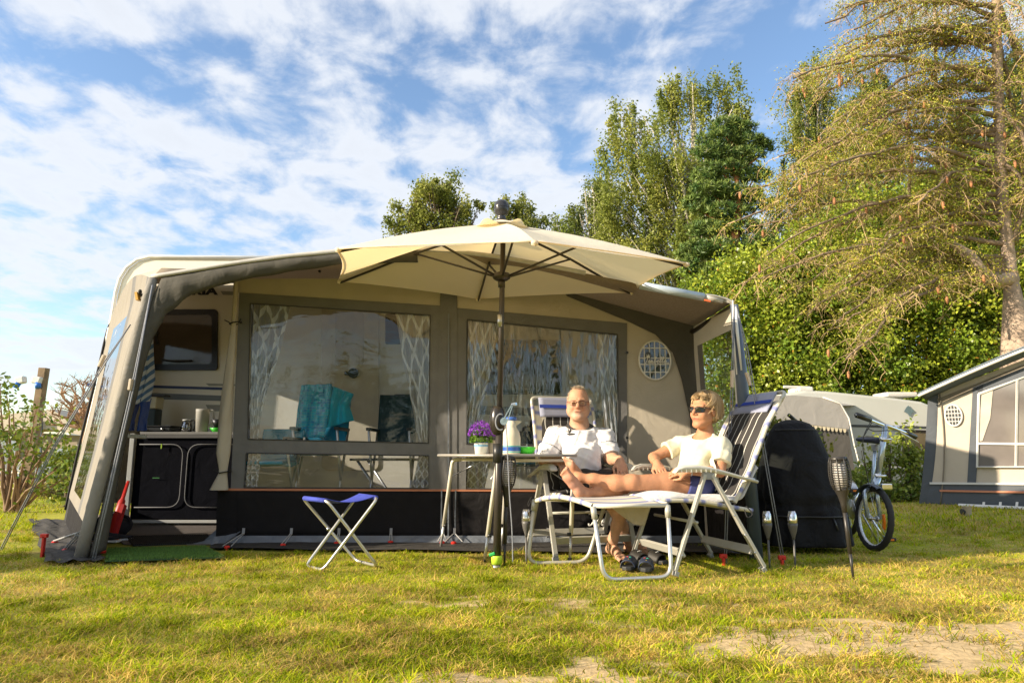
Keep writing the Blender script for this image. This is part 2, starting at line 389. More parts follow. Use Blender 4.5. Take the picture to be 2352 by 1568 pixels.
def build_caravan():
    root = empty('caravan', (-2, 9.2, 0), 'large white caravan, its colour warmed like sunlight, behind the grey awning, only its left end and roof in the open', 'caravan')
    prof = [(1430, 600), (800, 594), (345, 590), (316, 597), (292, 615), (276, 640), (267, 672), (262, 705), (257, 735), (243, 800), (228, 880), (208, 960), (190, 1040), (176, 1100), (172, 1140), (200, 1156), (1430, 1156)]
    base = [W(x, y, CY) for x, y in prof]
    m = MB(); m.prism(base, (0, 2.3, 0)); m.build('body', body_m, root, bevel=.05)
    # edge rail along the outline
    m = MB(); m.tube([p+Vector((0, -.01, 0)) for p in base[1:13]], .022, 8); m.build('edge_rail', mat('white_trim', (.75, .74, .70), .4), root, True)
    for dy in (.35, 1.9):
        m = MB()
        pts = [base[2]+Vector((.1, dy, 0)), base[2]+Vector((.15, dy, .1)), base[2]+Vector((2.6, dy, .1)), base[2]+Vector((2.65, dy, 0))]
        m.tube(rounded(pts, .08), .02, 8)
        m.build('roof_rail', alu, root, True)
    # window
    a = CY-.03
    def rr(x0, y0, x1, y1, r, Y, n=5):
        pts = []
        for (cx, cy, a0) in ((x1-r, y0+r, -90), (x1-r, y1-r, 0), (x0+r, y1-r, 90), (x0+r, y0+r, 180)):
            for i in range(n+1):
                t = R_(a0+90*i/n); pts.append((cx+r*math.cos(t), cy+r*math.sin(t)))
        return [W(x, y, Y) for x, y in pts]
    fr = MB(); o = rr(330, 710, 499, 850, 8, a); i_ = rr(346, 722, 486, 836, 10, a)
    k = len(o); fr.v += [tuple(p) for p in o]+[tuple(p) for p in i_]+[tuple(p+Vector((0, .03, 0))) for p in o]
    for j in range(k):
        j2 = (j+1) % k; fr.face((j, j2, k+j2, k+j)); fr.face((j, 2*k+j, 2*k+j2, j2))
    w = fr.build('window', mat('window_frame_black', (.012, .01, .009), .3), root)
    m = MB(); m.prism([p+Vector((0, .012, 0)) for p in i_], (0, .015, 0)); m.build('pane', mat('smoked_pane', (.10, .075, .055), .06, 0, .2, 3, coat=.6, wr=.1, wscale=2), w)
    for q in ([(362, 760), (358, 772), (362, 790)], [(372, 826), (398, 829), (440, 828)]): m = MB(); m.tube(W3(q, a-.01), .013, 6); m.build('latch', black_plastic, w)
    # curtain and shelf inside the window pane, seen as paler panels
    m = MB(); m.prism(W3([(362, 782), (418, 784), (418, 832), (362, 832)], CY-.017), (0, .002, 0)); m.build('blind', mat('pale_blind', (.35, .38, .48), .5, 0, .25, 4), w)
    # stripes and lettering, real applied strips
    nav = mat('navy_decal', (.015, .03, .11), .35); gd = mat('grey_decal', (.17, .18, .17), .4); lg = mat('olive_grey_decal', (.30, .29, .23), .4)
    m = MB(); Y = CY-.004
    m.poly(W3([(200, 880), (530, 890), (530, 896), (200, 886)], Y)); m.build('navy_stripe', nav, root)
    m = MB(); m.poly(W3([(200, 896), (530, 909), (530, 921), (200, 912)], Y)); m.build('grey_stripe', gd, root)
    m = MB(); m.poly(W3([(1076, 930), (1420, 945), (1420, 962), (1076, 950)], Y)); m.build('grey_stripe', gd, root)
    for q in ([(472, 880), (540, 882), (540, 886), (480, 886)], [(472, 929), (530, 930), (530, 944), (480, 944)], [(506, 668), (545, 670), (545, 678), (512, 677)]): m = MB(); m.poly(W3(q, Y)); m.build('grey_flash', lg, root)
    c = W(442, 669, Y-.004); text_obj('lettering', 'ADRIA', .125, c, (R_(90), 0, 0), mat('black_decal', (.01, .01, .012), .4), root, .002, 0, 1.05, .006, 1.55)
    c = W(1236, 985, Y-.004); text_obj('model_lettering', 'Adora', .28, c, (R_(90), 0, 0), MATS['black_decal'], root, .002, 0, 1.1, .002, 1.1)
    # entrance door with its window and handle
    m = MB(); m.prism(rr(738, 700, 870, 1080, 14, CY-.02), (0, .018, 0)); d = m.build('door', mat('door_cream', (.72, .63, .46), .4), root, bevel=.006)
    m = MB(); m.prism(rr(770, 715, 835, 838, 8, CY-.026), (0, .005, 0)); m.build('door_panel', mat('door_panel_cream', (.62, .53, .38), .4), d, bevel=.003)
    m = MB(); m.tube(W3([(792, 857), (820, 857)], CY-.04), .02, 8); m.lathe([(0, 0), (.06, 0), (.06, .02), (0, .02)], W(812, 857, CY-.03), 14, rot=Matrix.Rotation(R_(90), 3, 'X')); m.build('handle', black_plastic, d)
    # bigger side window and vents on the right part
    fr = MB(); fr.prism(rr(1090, 780, 1290, 905, 10, CY-.025), (0, .022, 0)); w = fr.build('window', MATS['window_frame_black'], root, bevel=.004)
    m = MB(); m.prism(rr(1100, 790, 1280, 895, 8, CY-.030), (0, .005, 0)); m.build('pane', MATS['smoked_pane'], w)
    for (x0, y0, x1, y1) in ((905, 905, 945, 975), (885, 720, 935, 790)): m = MB(); m.prism(rr(x0, y0, x1, y1, 4, CY-.015), (0, .012, 0)); m.build('fridge_vent', black_plastic, root)
    # wheel and arch
    m = MB(); c = W(1028, 1120, CY-.02); c.z = .34
    m.tube([c+Vector((0, -.02, 0)), c+Vector((0, .18, 0))], .33, 28); wh = m.build('wheel', mat('rubber', (.02, .02, .02), .8), root, True)
    m = MB(); m.tube([c+Vector((0, -.03, 0)), c+Vector((0, 0, 0))], .2, 20); m.build('rim', steel, wh)
build_caravan()

# ------------------------------------------------------------------ awning
def lerp(a, b, t): return a+(b-a)*t
AW = empty('caravan_awning', (-.8, 6.2, 0), 'grey and beige caravan awning with two curtained windows and an open doorway', 'awning')
# front roof edge, display points with their depth
EDGE = [(350, 637, 5.3), (420, 626, 5.27), (545, 605, 5.24), (660, 590, 5.22), (785, 578, 5.2), (900, 572, 5.2), (1020, 576, 5.2), (1150, 592, 5.2), (1300, 620, 5.2), (1480, 655, 5.2), (1620, 681, 5.2), (1685, 692, 5.2)]
def edge(t):
    P = [W(*e) for e in EDGE]; k = t*(len(P)-1); i = min(int(k), len(P)-2); return P[i].lerp(P[i+1], k-i)
RAIL = [W(250, 745, CY), W(262, 705, CY), W(285, 672, CY), W(330, 655, CY)]
def rail(t):
    P = [W(335, 652, CY-.02), W(500, 650, CY-.02), W(900, 652, CY-.02), W(1400, 690, CY-.02), W(1560, 720, CY-.02)]
    k = t*(len(P)-1); i = min(int(k), len(P)-2); return P[i].lerp(P[i+1], k-i)
RIDGE = [(372, 615), (460, 618), (547, 622), (660, 615), (785, 615), (900, 618), (1020, 630), (1150, 645), (1290, 668), (1400, 700), (1500, 728), (1592, 752)]
def ridge(t):
    P = [W(x, y, WY-.02) for x, y in RIDGE]; k = t*(len(P)-1); i = min(int(k), len(P)-2); return P[i].lerp(P[i+1], k-i)
def roofpt(u, v):   # v 0 front .. 1 rear
    a, b, c = edge(u), ridge(u), rail(u)
    return a.lerp(b, v/.3) if v < .3 else b.lerp(c, (v-.3)/.7)
m = MB(); m.grid(roofpt, 40, 16); m.build('roof', fab_roof, AW, True, solid=.006)
# piping bead and poles along the roof edge
m = MB(); m.tube([edge(t/40)+Vector((0, -.005, .006)) for t in range(0, 31)], .018, 8); m.build('edge_bead', mat('light_grey_webbing', (.42, .41, .39), .8, 0, .1, 20), AW, True)
m = MB(); m.tube([W(1470, 655, 5.19), W(1616, 682, 5.19)], .032, 12); m.build('roof_pole', mat('pale_blue_grey_tube', (.40, .47, .54), .35, .2), AW, True)
m = MB(); m.tube([W(1616, 682, 5.19), W(1660, 690, 5.19)], .024, 12); m.tube([W(1661, 690, 5.19), W(1678, 693, 5.19), W(1683, 705, 5.19)], .014, 10); m.tube(spline([W(1618, 677, 5.18), W(1640, 679, 5.17), W(1668, 686, 5.17), W(1684, 694, 5.16)]), .008, 6); m.build('pole_joint', mat('grey_joint', (.4, .39, .36), .5, .3), AW, True)
m = MB(); m.beam(W(1618, 689, 5.15), W(1632, 692, 5.15), .012, .012); m.build('clamp_lever', mat('orange_clip', (.7, .14, .04), .4), AW)
# arched front band: doorway reveal and valance
OUT = [(205, 1283, 5.16), (225, 1200, 5.17), (252, 1090, 5.19), (280, 985, 5.2), (305, 880, 5.22), (330, 770, 5.25), (352, 680, 5.28), (372, 638, 5.29), (430, 627, 5.27), (545, 607, 5.24), (660, 592, 5.22), (785, 580, 5.2), (960, 577, 5.2)]
INN = [(243, 1262, 5.2), (256, 1195, 5.21), (272, 1100, 5.23), (290, 1010, 5.24), (311, 925, 5.25), (333, 835, 5.27), (352, 775, 5.29), (382, 722, 5.3), (440, 676, 5.3), (545, 645, 5.28), (660, 625, 5.26), (785, 607, 5.24), (960, 602, 5.24)]
def band(u, v):
    k = u*(len(OUT)-1); i = min(int(k), len(OUT)-2); f = k-i
    a = W(*OUT[i]).lerp(W(*OUT[i+1]), f); b = W(*INN[i]).lerp(W(*INN[i+1]), f); p = a.lerp(b, v)
    p.y += .05*math.sin(v*3.14)*-.6+.012*math.sin(u*95)*v*(1 if u > .55 else 0); return p
m = MB(); m.grid(band, 72, 6); m.build('arch_band', fab_band, AW, True, solid=.005)
# lit front corner tube
LEG = [(182, 1283, 5.15), (203, 1200, 5.16), (233, 1085, 5.18), (264, 970, 5.2), (292, 860, 5.22), (318, 755, 5.25), (338, 680, 5.28), (350, 640, 5.3)]
m = MB(); m.tube([W(x+2, y, Y) for x, y, Y in LEG], [.046, .046, .045, .045, .044, .043, .04, .034], 12); m.build('corner_tube', mat('pale_corner_fabric', (.22, .205, .18), .85, 0, .06, 8, wr=.4, wscale=6), AW, True)
# left side wall: slopes outwards towards the caravan
def sidewall(u, v):  # u 0 rear..1 front, v 0 bottom..1 top
    k = (1-v)*(len(LEG)-1); RE = [(147, 1195), (160, 1130), (182, 1045), (205, 955), (222, 880), (236, 815), (246, 770), (250, 745)]
    i0 = v*7; j = min(int(i0), 6); f = i0-j
    fr = W(*LEG[j]).lerp(W(*LEG[j+1]), f); r = W(*RE[j], CY).lerp(W(*RE[j+1], CY), f)
    p = r.lerp(fr, u); 
    if v > .97: p.z += .25*math.sin(u*math.pi)*(v-.97)/.03
    return p
cord_b = mat('black_cord', (.012, .012, .013), .8)
def mf(u, v):
    if v < .12: return 2 if u > .12 else 3
    if u < .03: return 3
    if .22 < u < .60 and .16 < v < .86: return 4
    if .60 < u < .68: return 1
    if u > .9: return 1
    return 0
pane_side = pane_mat('side_window_film', (.75, .8, .9), .25, .5, (2, 2, 5))
m = MB(); m.grid(sidewall, 50, 42, mf=mf)
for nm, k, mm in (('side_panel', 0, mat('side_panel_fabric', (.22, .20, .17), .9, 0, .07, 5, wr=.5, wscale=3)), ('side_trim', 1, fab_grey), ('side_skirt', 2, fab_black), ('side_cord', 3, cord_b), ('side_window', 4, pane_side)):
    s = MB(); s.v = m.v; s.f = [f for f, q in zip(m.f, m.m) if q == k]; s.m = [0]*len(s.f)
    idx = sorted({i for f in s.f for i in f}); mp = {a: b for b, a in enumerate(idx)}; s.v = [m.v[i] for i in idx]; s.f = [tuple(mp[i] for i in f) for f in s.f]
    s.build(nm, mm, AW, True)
m = MB(); m.grid(lambda u, v: sidewall(u, 1).lerp(roofpt(0, 1-u), v), 16, 4); m.build('side_gusset', fab_beige, AW, True)
# black cords hanging along the rear edge
m = MB(); m.tube(spline([W(322, 668, 5.5), W(316, 700, 6.2), (W(285, 730, 7.4)), W(252, 745, CY-.03), W(225, 850, CY-.1), W(185, 1010, CY-.1), W(150, 1170, CY-.05)]), .014, 6); m.build('edge_cord', cord_b, AW, True)
m = MB(); m.beam(W(315, 672, 5.6), W(318, 690, 5.6), .05, .02); m.build('buckle', mat('amber_clip', (.6, .33, .05), .4), AW)

# front wall pieces (all at WY, cut around the windows)
def strip(name, polys, material, dy=0, wav=0, parent=AW, solid=.004, n=1):
    m = MB()
    for q in polys:
        if len(q) == 4 and n > 1:
            P = [W(x, y, WY+dy) for x, y in q]
            m.grid(lambda u, v: P[0].lerp(P[1], u).lerp(P[3].lerp(P[2], u), v)+Vector((0, wav*math.sin(u*40+v*3+q[0][0])*(.4+.6*v), 0)), n, 6)
        else: m.poly([W(x, y, WY+dy) for x, y in q])
    return m.build(name, material, parent, n > 1, solid=solid)
# beige upper wall + right panel
strip('upper_panel', [[(547, 640), (1012, 640), (1012, 702), (547, 672)], [(1050, 640), (1330, 640), (1330, 733), (1050, 707)]], fab_beige)
strip('right_panel', [[(1330, 660), (1418, 700), (1500, 733), (1545, 757), (1572, 790), (1590, 840), (1600, 900), (1618, 1122), (1440, 1126), (1440, 742), (1330, 733)]], fab_beige)
strip('centre_post', [[(1012, 640), (1050, 640), (1050, 1124), (1040, 1124), (1030, 1124), (1000, 1124)]], fab_grey, -.012)
strip('post_seam', [[(1029, 720), (1032, 720), (1031, 1240), (1028, 1240)], [(1013, 1126), (1016, 1126), (1014, 1240), (1011, 1240)], [(1045, 1126), (1048, 1126), (1046, 1240), (1043, 1240)]], flap_m, -.022)
# window units: frame with two panes
def window_unit(o, up, lo, name='front_window'):
    """o outer TL,TR,BR,BL; up, lo panes TL,TR,BR,BL"""
    oTL, oTR, oBR, oBL = o; a, b, c, d = up; e, f, g, h_ = lo
    polys = [[oTL, oTR, b, a], [oTR, oBR, g, f, c, b], [oBL, oTL, a, d, e, h_], [d, c, f, e], [h_, g, oBR, oBL]]
    fr = strip(name, polys, fab_grey, -.006)
    strip('pane', [up], PANE, 0.004, parent=fr, solid=0, n=24, wav=.0015)
    strip('pane', [lo], PANE, 0.004, parent=fr, solid=0, n=24, wav=.0015)
    m = MB()
    for q in (up, lo):
        P = W3(q, WY-.012); m.tube(P+[P[0]], .006, 5)
    m.build('window_seam', mat('seam_dark', (.05, .05, .05), .8), fr)
    return fr
PANE = pane_mat('window_film', (.82, .86, .92), .018, .2, (1.5, 1, 4), (0, 0, 0), .02)
PANE2 = pane_mat('creased_window_film', (.76, .81, .88), .085, 1.0, (9, 2, 1.6), (0, R_(35), 0), .035)
f1 = window_unit([(550, 672), (1012, 702), (1002, 1123), (530, 1122)], [(575, 697), (988, 724), (984, 1017), (569, 1008)], [(566, 1040), (984, 1046), (984, 1121), (560, 1119)])
PN = PANE; PANE = PANE2
f2 = window_unit([(1050, 707), (1440, 742), (1440, 1126), (1040, 1124)], [(1073, 734), (1418, 768), (1420, 1024), (1071, 1019)], [(1071, 1047), (1420, 1052), (1420, 1123), (1070, 1122)])
PANE = PN
strip('skirt', [[(500, 1126), (1620, 1130), (1628, 1238), (496, 1232)]], fab_black, -.006, .006, n=60)
strip('orange_piping', [[(500, 1121), (1618, 1126), (1618, 1130), (500, 1126)]], piping_m, -.014)
def flap(u, v):
    a = W(498, 1230, WY-.02).lerp(W(1628, 1236, WY-.02), u); a.z = .065*(1-v)+.004+(.03 if u < .02 else 0)*0
    a.y += .0-.05*v-.02*math.sin(u*70+2*math.sin(u*31))*v*.6-(.06 if u < .01 else 0); a.z += .008*math.sin(u*110)*(1-v)*v*4; return a
m = MB(); m.grid(flap, 160, 5); m.build('mud_flap', flap_m, AW, True)
m = MB(); a = G(497, 1248); m.poly([a+Vector((0, .05, .14)), a+Vector((-.12, .03, .02)), a+Vector((-.2, -.12, .004)), a+Vector((.1, -.1, .004)), a+Vector((.2, 0, .1))]); m.build('flap_corner', flap_m, AW, solid=.004)
# rolled door fabric beside the doorway
def rolled(u, v):
    y = 648+(1124-648)*v; xs = [(648, 546, 5), (742, 541, 4.5), (850, 533, 9), (960, 522, 13), (1040, 516, 13), (1083, 517, 7), (1124, 508, 17)]
    for (a, b, c), (d, e, f) in zip(xs, xs[1:]):
        if y <= d: t = (y-a)/(d-a); x0 = b+(e-b)*t; r = c+(f-c)*t; break
    else: x0, r = 508, 17
    p = W(x0, y, WY); th = 2*math.pi*u; rr = r*PX(WY)*1.15*(1+.12*math.sin(3*th+v*9)); return p+Vector((rr*math.cos(th), rr*.8*math.sin(th)-.04, 0))
m = MB(); m.grid(rolled, 20, 40); m.build('rolled_door', fab_beige, AW, True)
for y, x in ((742, 541), (1084, 517)):
    m = MB(); c = W(x, y, WY-.04); m.tube([c+Vector((.05*math.cos(a), .045*math.sin(a), .01*math.cos(a))) for a in np.linspace(0, 6.28, 17)], .006, 5); m.tube([c+Vector((.04, -.03, 0)), c+Vector((.07, -.06, .03))], .005, 5); m.tube([c+Vector((-.04, -.03, 0)), c+Vector((-.08, -.05, .02))], .005, 5); m.build('tie_cord', cord_b, AW)
# skirt under the rolled door
strip('door_skirt', [[(500, 1124), (545, 1124), (545, 1234), (496, 1232)]], fab_black, -.012)
# roof lining pole between wall and canopy and dark sweep on the right
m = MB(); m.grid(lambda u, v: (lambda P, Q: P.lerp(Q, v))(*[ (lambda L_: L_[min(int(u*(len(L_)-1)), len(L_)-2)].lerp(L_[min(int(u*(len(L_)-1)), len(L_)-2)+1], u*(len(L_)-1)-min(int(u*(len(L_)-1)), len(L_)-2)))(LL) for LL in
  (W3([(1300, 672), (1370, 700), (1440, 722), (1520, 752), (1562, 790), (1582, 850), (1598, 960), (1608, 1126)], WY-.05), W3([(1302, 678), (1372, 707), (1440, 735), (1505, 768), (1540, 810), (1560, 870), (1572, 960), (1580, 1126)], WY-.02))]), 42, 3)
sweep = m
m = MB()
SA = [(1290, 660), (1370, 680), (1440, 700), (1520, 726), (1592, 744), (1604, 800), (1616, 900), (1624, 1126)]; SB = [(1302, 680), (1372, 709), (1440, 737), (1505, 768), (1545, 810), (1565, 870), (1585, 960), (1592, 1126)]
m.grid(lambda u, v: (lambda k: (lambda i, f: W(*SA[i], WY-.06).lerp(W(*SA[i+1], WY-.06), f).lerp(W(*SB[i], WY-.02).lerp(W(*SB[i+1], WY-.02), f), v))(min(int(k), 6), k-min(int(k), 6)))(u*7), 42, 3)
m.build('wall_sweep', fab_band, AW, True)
# side return on the right with a clear window
def rw(u, v):   # u 0 rear (wall) .. 1 front pole, v 0 bottom .. 1 top
    bt = G(1628, 1256).lerp(G(1720, 1285), u); bt.z = .03; tp = W(1590, 752, WY-.03).lerp(W(1683, 700, 5.2), u); return bt.lerp(tp, v)
def mf2(u, v):
    top = .885-.02*u
    if v > .90: return 0
    if v < .42: return 2
    if u < .10: return 0
    if u < .22: return 1
    if u > .93: return 3
    return 4
m = MB(); m.grid(rw, 30, 40, mf=mf2)
for nm, k, mm in (('return_panel', 0, fab_beige), ('return_trim', 1, fab_grey), ('return_skirt', 2, fab_black), ('return_edge', 3, mat('white_trim', (.75, .74, .70), .4)), ('return_window', 4, pane_mat('return_film', (.60, .66, .58), .10, .4, (2, 9, 1)))):
    idx = sorted({i for f, q in zip(m.f, m.m) if q == k for i in f}); mp = {a: b for b, a in enumerate(idx)}
    s = MB(); s.v = [m.v[i] for i in idx]; s.f = [tuple(mp[i] for i in f) for f, q in zip(m.f, m.m) if q == k]; s.m = [0]*len(s.f); s.build(nm, mm, AW, True)
# transverse pole under the canopy and front right corner pole
m = MB(); m.tube([W(1590, 762, WY-.08), W(1640, 730, 5.6), W(1680, 704, 5.25)], .02, 8); m.build('canopy_pole', dark_metal, AW, True)
slate = mat('slate_tube', (.085, .11, .15), .35, .2); 
m = MB(); m.tube([W(1686, 700, 5.18), W(1702, 850, 5.18), W(1737, 1283, 5.16)], [.03, .045, .05], 14); m.build('corner_pole', slate, AW, True)
m = MB(); m.tube([W(1690, 705, 5.14), W(1693, 760, 5.13), W(1703, 850, 5.12)], [.006, .012, .006], 8); m.tube([W(1683, 690, 5.16), W(1684, 760, 5.15), W(1692, 860, 5.13)], .007, 6); m.build('white_cord', mat('white_trim', (.75, .74, .70), .4), AW, True)
def script(name, c, size, material, parent, r):
    """hand-written 'Isabella' drawn as one cord of strokes"""
    S = [[(-.35, .98), (.15, 1.1), (.75, 1.02)], [(.35, 1.05), (.28, .6), (.12, .08), (-.12, -.02), (-.2, .15)],
         [(.45, .05), (.68, .5), (.72, .3), (.78, .06), (.6, .0), (.52, .1)], [(.78, .06), (1.0, .2), (1.32, .45), (1.12, .5), (.98, .2), (1.1, .0), (1.32, .2), (1.36, .45), (1.34, .1), (1.5, .0),
          (1.8, .5), (2.02, 1.05), (1.88, 1.15), (1.72, .5), (1.74, .05), (1.98, .02), (2.08, .3), (1.9, .42), (2.2, .3), (2.36, .25), (2.58, .45), (2.44, .55), (2.3, .25), (2.42, .0), (2.65, .1),
          (2.95, .55), (3.12, 1.08), (2.98, 1.15), (2.84, .5), (2.9, .02), (3.08, .1), (3.36, .6), (3.52, 1.08), (3.38, 1.15), (3.25, .5), (3.32, .02), (3.5, .1),
          (3.72, .3), (4.0, .45), (3.8, .5), (3.68, .2), (3.8, .0), (4.02, .2), (4.06, .45), (4.04, .08), (4.3, .02), (4.7, .06)]]
    m = MB()
    for st in S: m.tube([c+Vector(((x-2.1+.18*z)*size, 0, (z-.5)*size)) for x, z, _ in [(p.x, p.y, 0) for p in spline([(a, b, 0) for a, b in st], 4)]], r, 5)
    return m.build(name, material, parent, True)
# round vent window with its grid and the maker's script
def round_window(cx, cy, rx, ry, Y, parent, sc=1, txt=True):
    c = W(cx, cy, Y); Rr = rx*PX(Y)*1.02; Rz = ry*PX(Y)*1.05
    m = MB(); m.poly([c+Vector((Rr*math.cos(a), 0, Rz*math.sin(a))) for a in np.linspace(0, 6.283, 37)[:-1]]); v = m.build('vent_window', pane_mat('vent_film', (.16, .2, .24), .08, .9, (6, 2, 3)), parent)
    m = MB(); m.tube([c+Vector((Rr*math.cos(a), -.004, Rz*math.sin(a))) for a in np.linspace(0, 6.283, 37)], .008*sc, 6)
    for k in np.linspace(-.66, .66, 5):
        h = math.sqrt(1-k*k)
        m.beam(c+Vector((Rr*k, -.005, -Rz*h)), c+Vector((Rr*k, -.005, Rz*h)), .008*sc, .004, (0, 1, 0))
    for k in (-.62, -.22, .1, .62):
        h = math.sqrt(1-k*k); m.beam(c+Vector((-Rr*h, -.007, Rz*k)), c+Vector((Rr*h, -.007, Rz*k)), .008*sc, .004, (0, 1, 0))
    m.build('grid', mat('white_print', (.66, .64, .60), .6), v)
    m = MB(); m.poly([c+Vector((Rr*-.42+Rr*.2*math.cos(a), -.010, Rz*.22+Rz*.2*math.sin(a))) for a in np.linspace(0, 6.283, 20)[:-1]]); m.build('crown_badge', mat('dark_badge', (.05, .05, .05), .5), v)
    s = MB(); q = c+Vector((Rr*-.42, -.014, Rz*.2))
    s.poly([q+Vector((x*Rr, 0, z*Rz)) for x, z in ((-.09, -.08), (.09, -.08), (.12, .1), (.05, .0), (0, .12), (-.05, 0), (-.12, .1))]); s.build('crown', MATS['white_print'], v)
    if txt: script('script_lettering', c+Vector((Rr*.05, -.012, -Rz*.02)), .045*sc, MATS['white_print'], v, .0042*sc)
    return v
round_window(1504, 827, 36, 43, WY-.015, AW)
script('skirt_lettering', W(1410, 1192, WY-.03), .095, MATS['white_print'], AW, .009)
for q in (W(1440, 810, WY-.03), W(1440, 1005, WY-.03), W(735, 624, WY-.2)): m = MB(); m.lathe([(0, 0), (.012, 0), (.012, .02), (0, .02)], q, 8, rot=Matrix.Rotation(R_(90), 3, 'X')); m.build('toggle', black_plastic, AW)

# curtains behind the windows, printed with a lattice
def curtain_mat():
    m = mat('lattice_curtain', (.62, .62, .62), .8, 0, .05, 8, trans=.35); nt, N, L, b = nodes_of(m); N = N.new; L = L.new
    uv = N('ShaderNodeAttribute'); uv.attribute_name = 'col'
    sep = N('ShaderNodeSeparateXYZ'); L(uv.outputs['Vector'], sep.inputs[0])
    def M(op, a, b_=None):
        n = N('ShaderNodeMath'); n.operation = op
        for i, v in enumerate((a, b_)):
            if v is None: continue
            if isinstance(v, (int, float)): n.inputs[i].default_value = v
            else: L(v, n.inputs[i])
        return n.outputs[0]
    u, v = sep.outputs[0], sep.outputs[1]
    s1 = M('ABSOLUTE', M('SUBTRACT', M('FRACT', M('ADD', M('MULTIPLY', u, 2.4), M('MULTIPLY', v, 3.6))), .5))
    s2 = M('ABSOLUTE', M('SUBTRACT', M('FRACT', M('SUBTRACT', M('MULTIPLY', u, 2.4), M('MULTIPLY', v, 3.6))), .5))
    line = M('MAXIMUM', M('GREATER_THAN', s1, .40), M('GREATER_THAN', s2, .40))
    mx = N('ShaderNodeMix'); mx.data_type = 'RGBA'; L(line, mx.inputs[0]); mx.inputs[6].default_value = (.44, .42, .40, 1); mx.inputs[7].default_value = (.86, .86, .86, 1)
    L(mx.outputs[2], b.inputs['Base Color'])
    for n in nt.nodes:
        if n.type == 'BSDF_TRANSLUCENT': L(mx.outputs[2], n.inputs[0])
    return m
CUR = curtain_mat()
def curtain(L_, Rr, fold, name='curtain'):
    """L_/Rr: left and right border as display polylines"""
    nu, nv = 60, 30; V = []; C = []
    def at(P, t):
        k = t*(len(P)-1); i = min(int(k), len(P)-2); f = k-i; return (P[i][0]+(P[i+1][0]-P[i][0])*f, P[i][1]+(P[i+1][1]-P[i][1])*f)
    for i in range(nu+1):
        for j in range(nv+1):
            u, v = i/nu, j/nv; a, b = at(L_, v), at(Rr, v); x = a[0]+(b[0]-a[0])*u; y = a[1]+(b[1]-a[1])*u
            p = W(x, y, WY+.07); p.y += .022*math.sin(u*fold*6.283+.6*math.sin(v*4))+.008*math.sin(u*fold*13+v*5); V.append(p); C.append((u, v, 0))
    a = (np.arange(nu)[:, None]*(nv+1)+np.arange(nv)[None]).ravel()
    o = np_mesh(name, np.array(V), np.stack([a, a+nv+1, a+nv+2, a+1], -1), CUR, AW, col=np.array(C), smooth=True); return o
curtain([(574, 694), (574, 860), (568, 1010)], [(667, 700), (645, 800), (606, 920), (592, 1012)], 6)
curtain([(908, 716), (925, 830), (950, 950), (962, 1020)], [(992, 722), (990, 870), (988, 1020)], 5)
curtain([(565, 1036), (560, 1122)], [(598, 1038), (592, 1122)], 3)
curtain([(962, 1042), (945, 1124)], [(990, 1044), (990, 1124)], 3)
curtain([(1070, 730), (1072, 870), (1068, 1022)], [(1142, 738), (1128, 850), (1098, 960), (1090, 1022)], 5)
curtain([(1372, 760), (1378, 890), (1395, 1024)], [(1424, 766), (1424, 900), (1424, 1026)], 4)
curtain([(1070, 1044), (1068, 1125)], [(1130, 1048), (1112, 1125)], 3)
# inner rear mud wall between kitchen and caravan, awning inner side seen through the doorway
strip('right_inner_wall', [], fab_beige) if False else None
m = MB(); m.grid(lambda u, v: G(1628, 1256).lerp(Vector((W(1560, 720, CY).x, CY, 0)), u)*(1-v)+(W(1592, 752, WY).lerp(rail(1), u))*v, 10, 10); m.build('right_side_wall', fab_beige, AW, True)
# pegging points along the skirt
def peg_set(x, y, spread, kind=0):
    t = empty('ground_peg', G(x, y), None, 'tent peg', 'red ground pegs along the foot of the awning'); b = G(x, y)
    top = Vector((b.x, WY-.05, .135))
    m = MB(); m.beam(top, top+Vector((0, -.005, -.05)), .022, .006, (0, 1, 0)); m.build('strap', mat('grey_strap', (.25, .25, .26), .7), t)
    m = MB()
    for s in (-1, 1): m.tube([top+Vector((.006*s, -.006, -.045)), b+Vector((spread*s*.5+.014*s, 0, .03))], .0045, 5)
    m.build('rubber_loop', mat('pale_rubber', (.36, .36, .36), .6), t)
    m = MB(); m.lathe([(0, 0), (.022, 0), (.024, .012), (.016, .02), (0, .022)], b+Vector((0, 0, .012)), 10); m.tube([b+Vector((0, 0, -.05)), b+Vector((0, 0, .02))], .008, 6); m.build('peg_head', red_plastic, t)
    return t
PEGX = [(521, 1262, .04, 'under the left end of the black skirt'), (650, 1257, .0, 'below the left window, near the blue stool'), (773, 1252, 0, 'hidden behind the legs of the blue stool'), (897, 1250, 0, 'under the skirt right of the blue stool'), (1016, 1251, .05, 'beside the rear table leg'), (1042, 1252, .12, 'with crossed loops right of the rear table leg'), (1258, 1248, 0, 'under the skirt behind the reclining chair of the man'), (1458, 1258, 0, 'behind the bare foot of the man')]
for x, y, s, w in PEGX:
    tag(peg_set(x, y, s), 'red ground peg with rubber loop '+w)
for k, (x, y, w) in enumerate(((183, 1278, 'directly at the foot of the left awning leg'), (150, 1268, 'left of the awning leg on the dark sheet'), (125, 1250, 'on the dark sheet, leftmost of the loops'), (236, 1272, 'at the right of the left awning leg'))):
    t = empty('ground_peg', G(x, y), 'small red ground peg '+w, 'tent peg', 'red ground pegs along the foot of the awning'); b = G(x, y); tp = W(190-k*6, 1215+k*4, 5.3)
    m = MB(); m.tube([b+Vector((-.012, 0, .03)), tp], .006, 5); m.tube([b+Vector((.012, 0, .03)), tp+Vector((.02, 0, 0))], .006, 5); m.build('rubber_loop', MATS['pale_rubber'], t)
    m = MB(); m.lathe([(0, 0), (.024, 0), (.026, .012), (.016, .02), (0, .022)], b+Vector((0, 0, .01)), 10); m.build('peg_head', red_plastic, t)
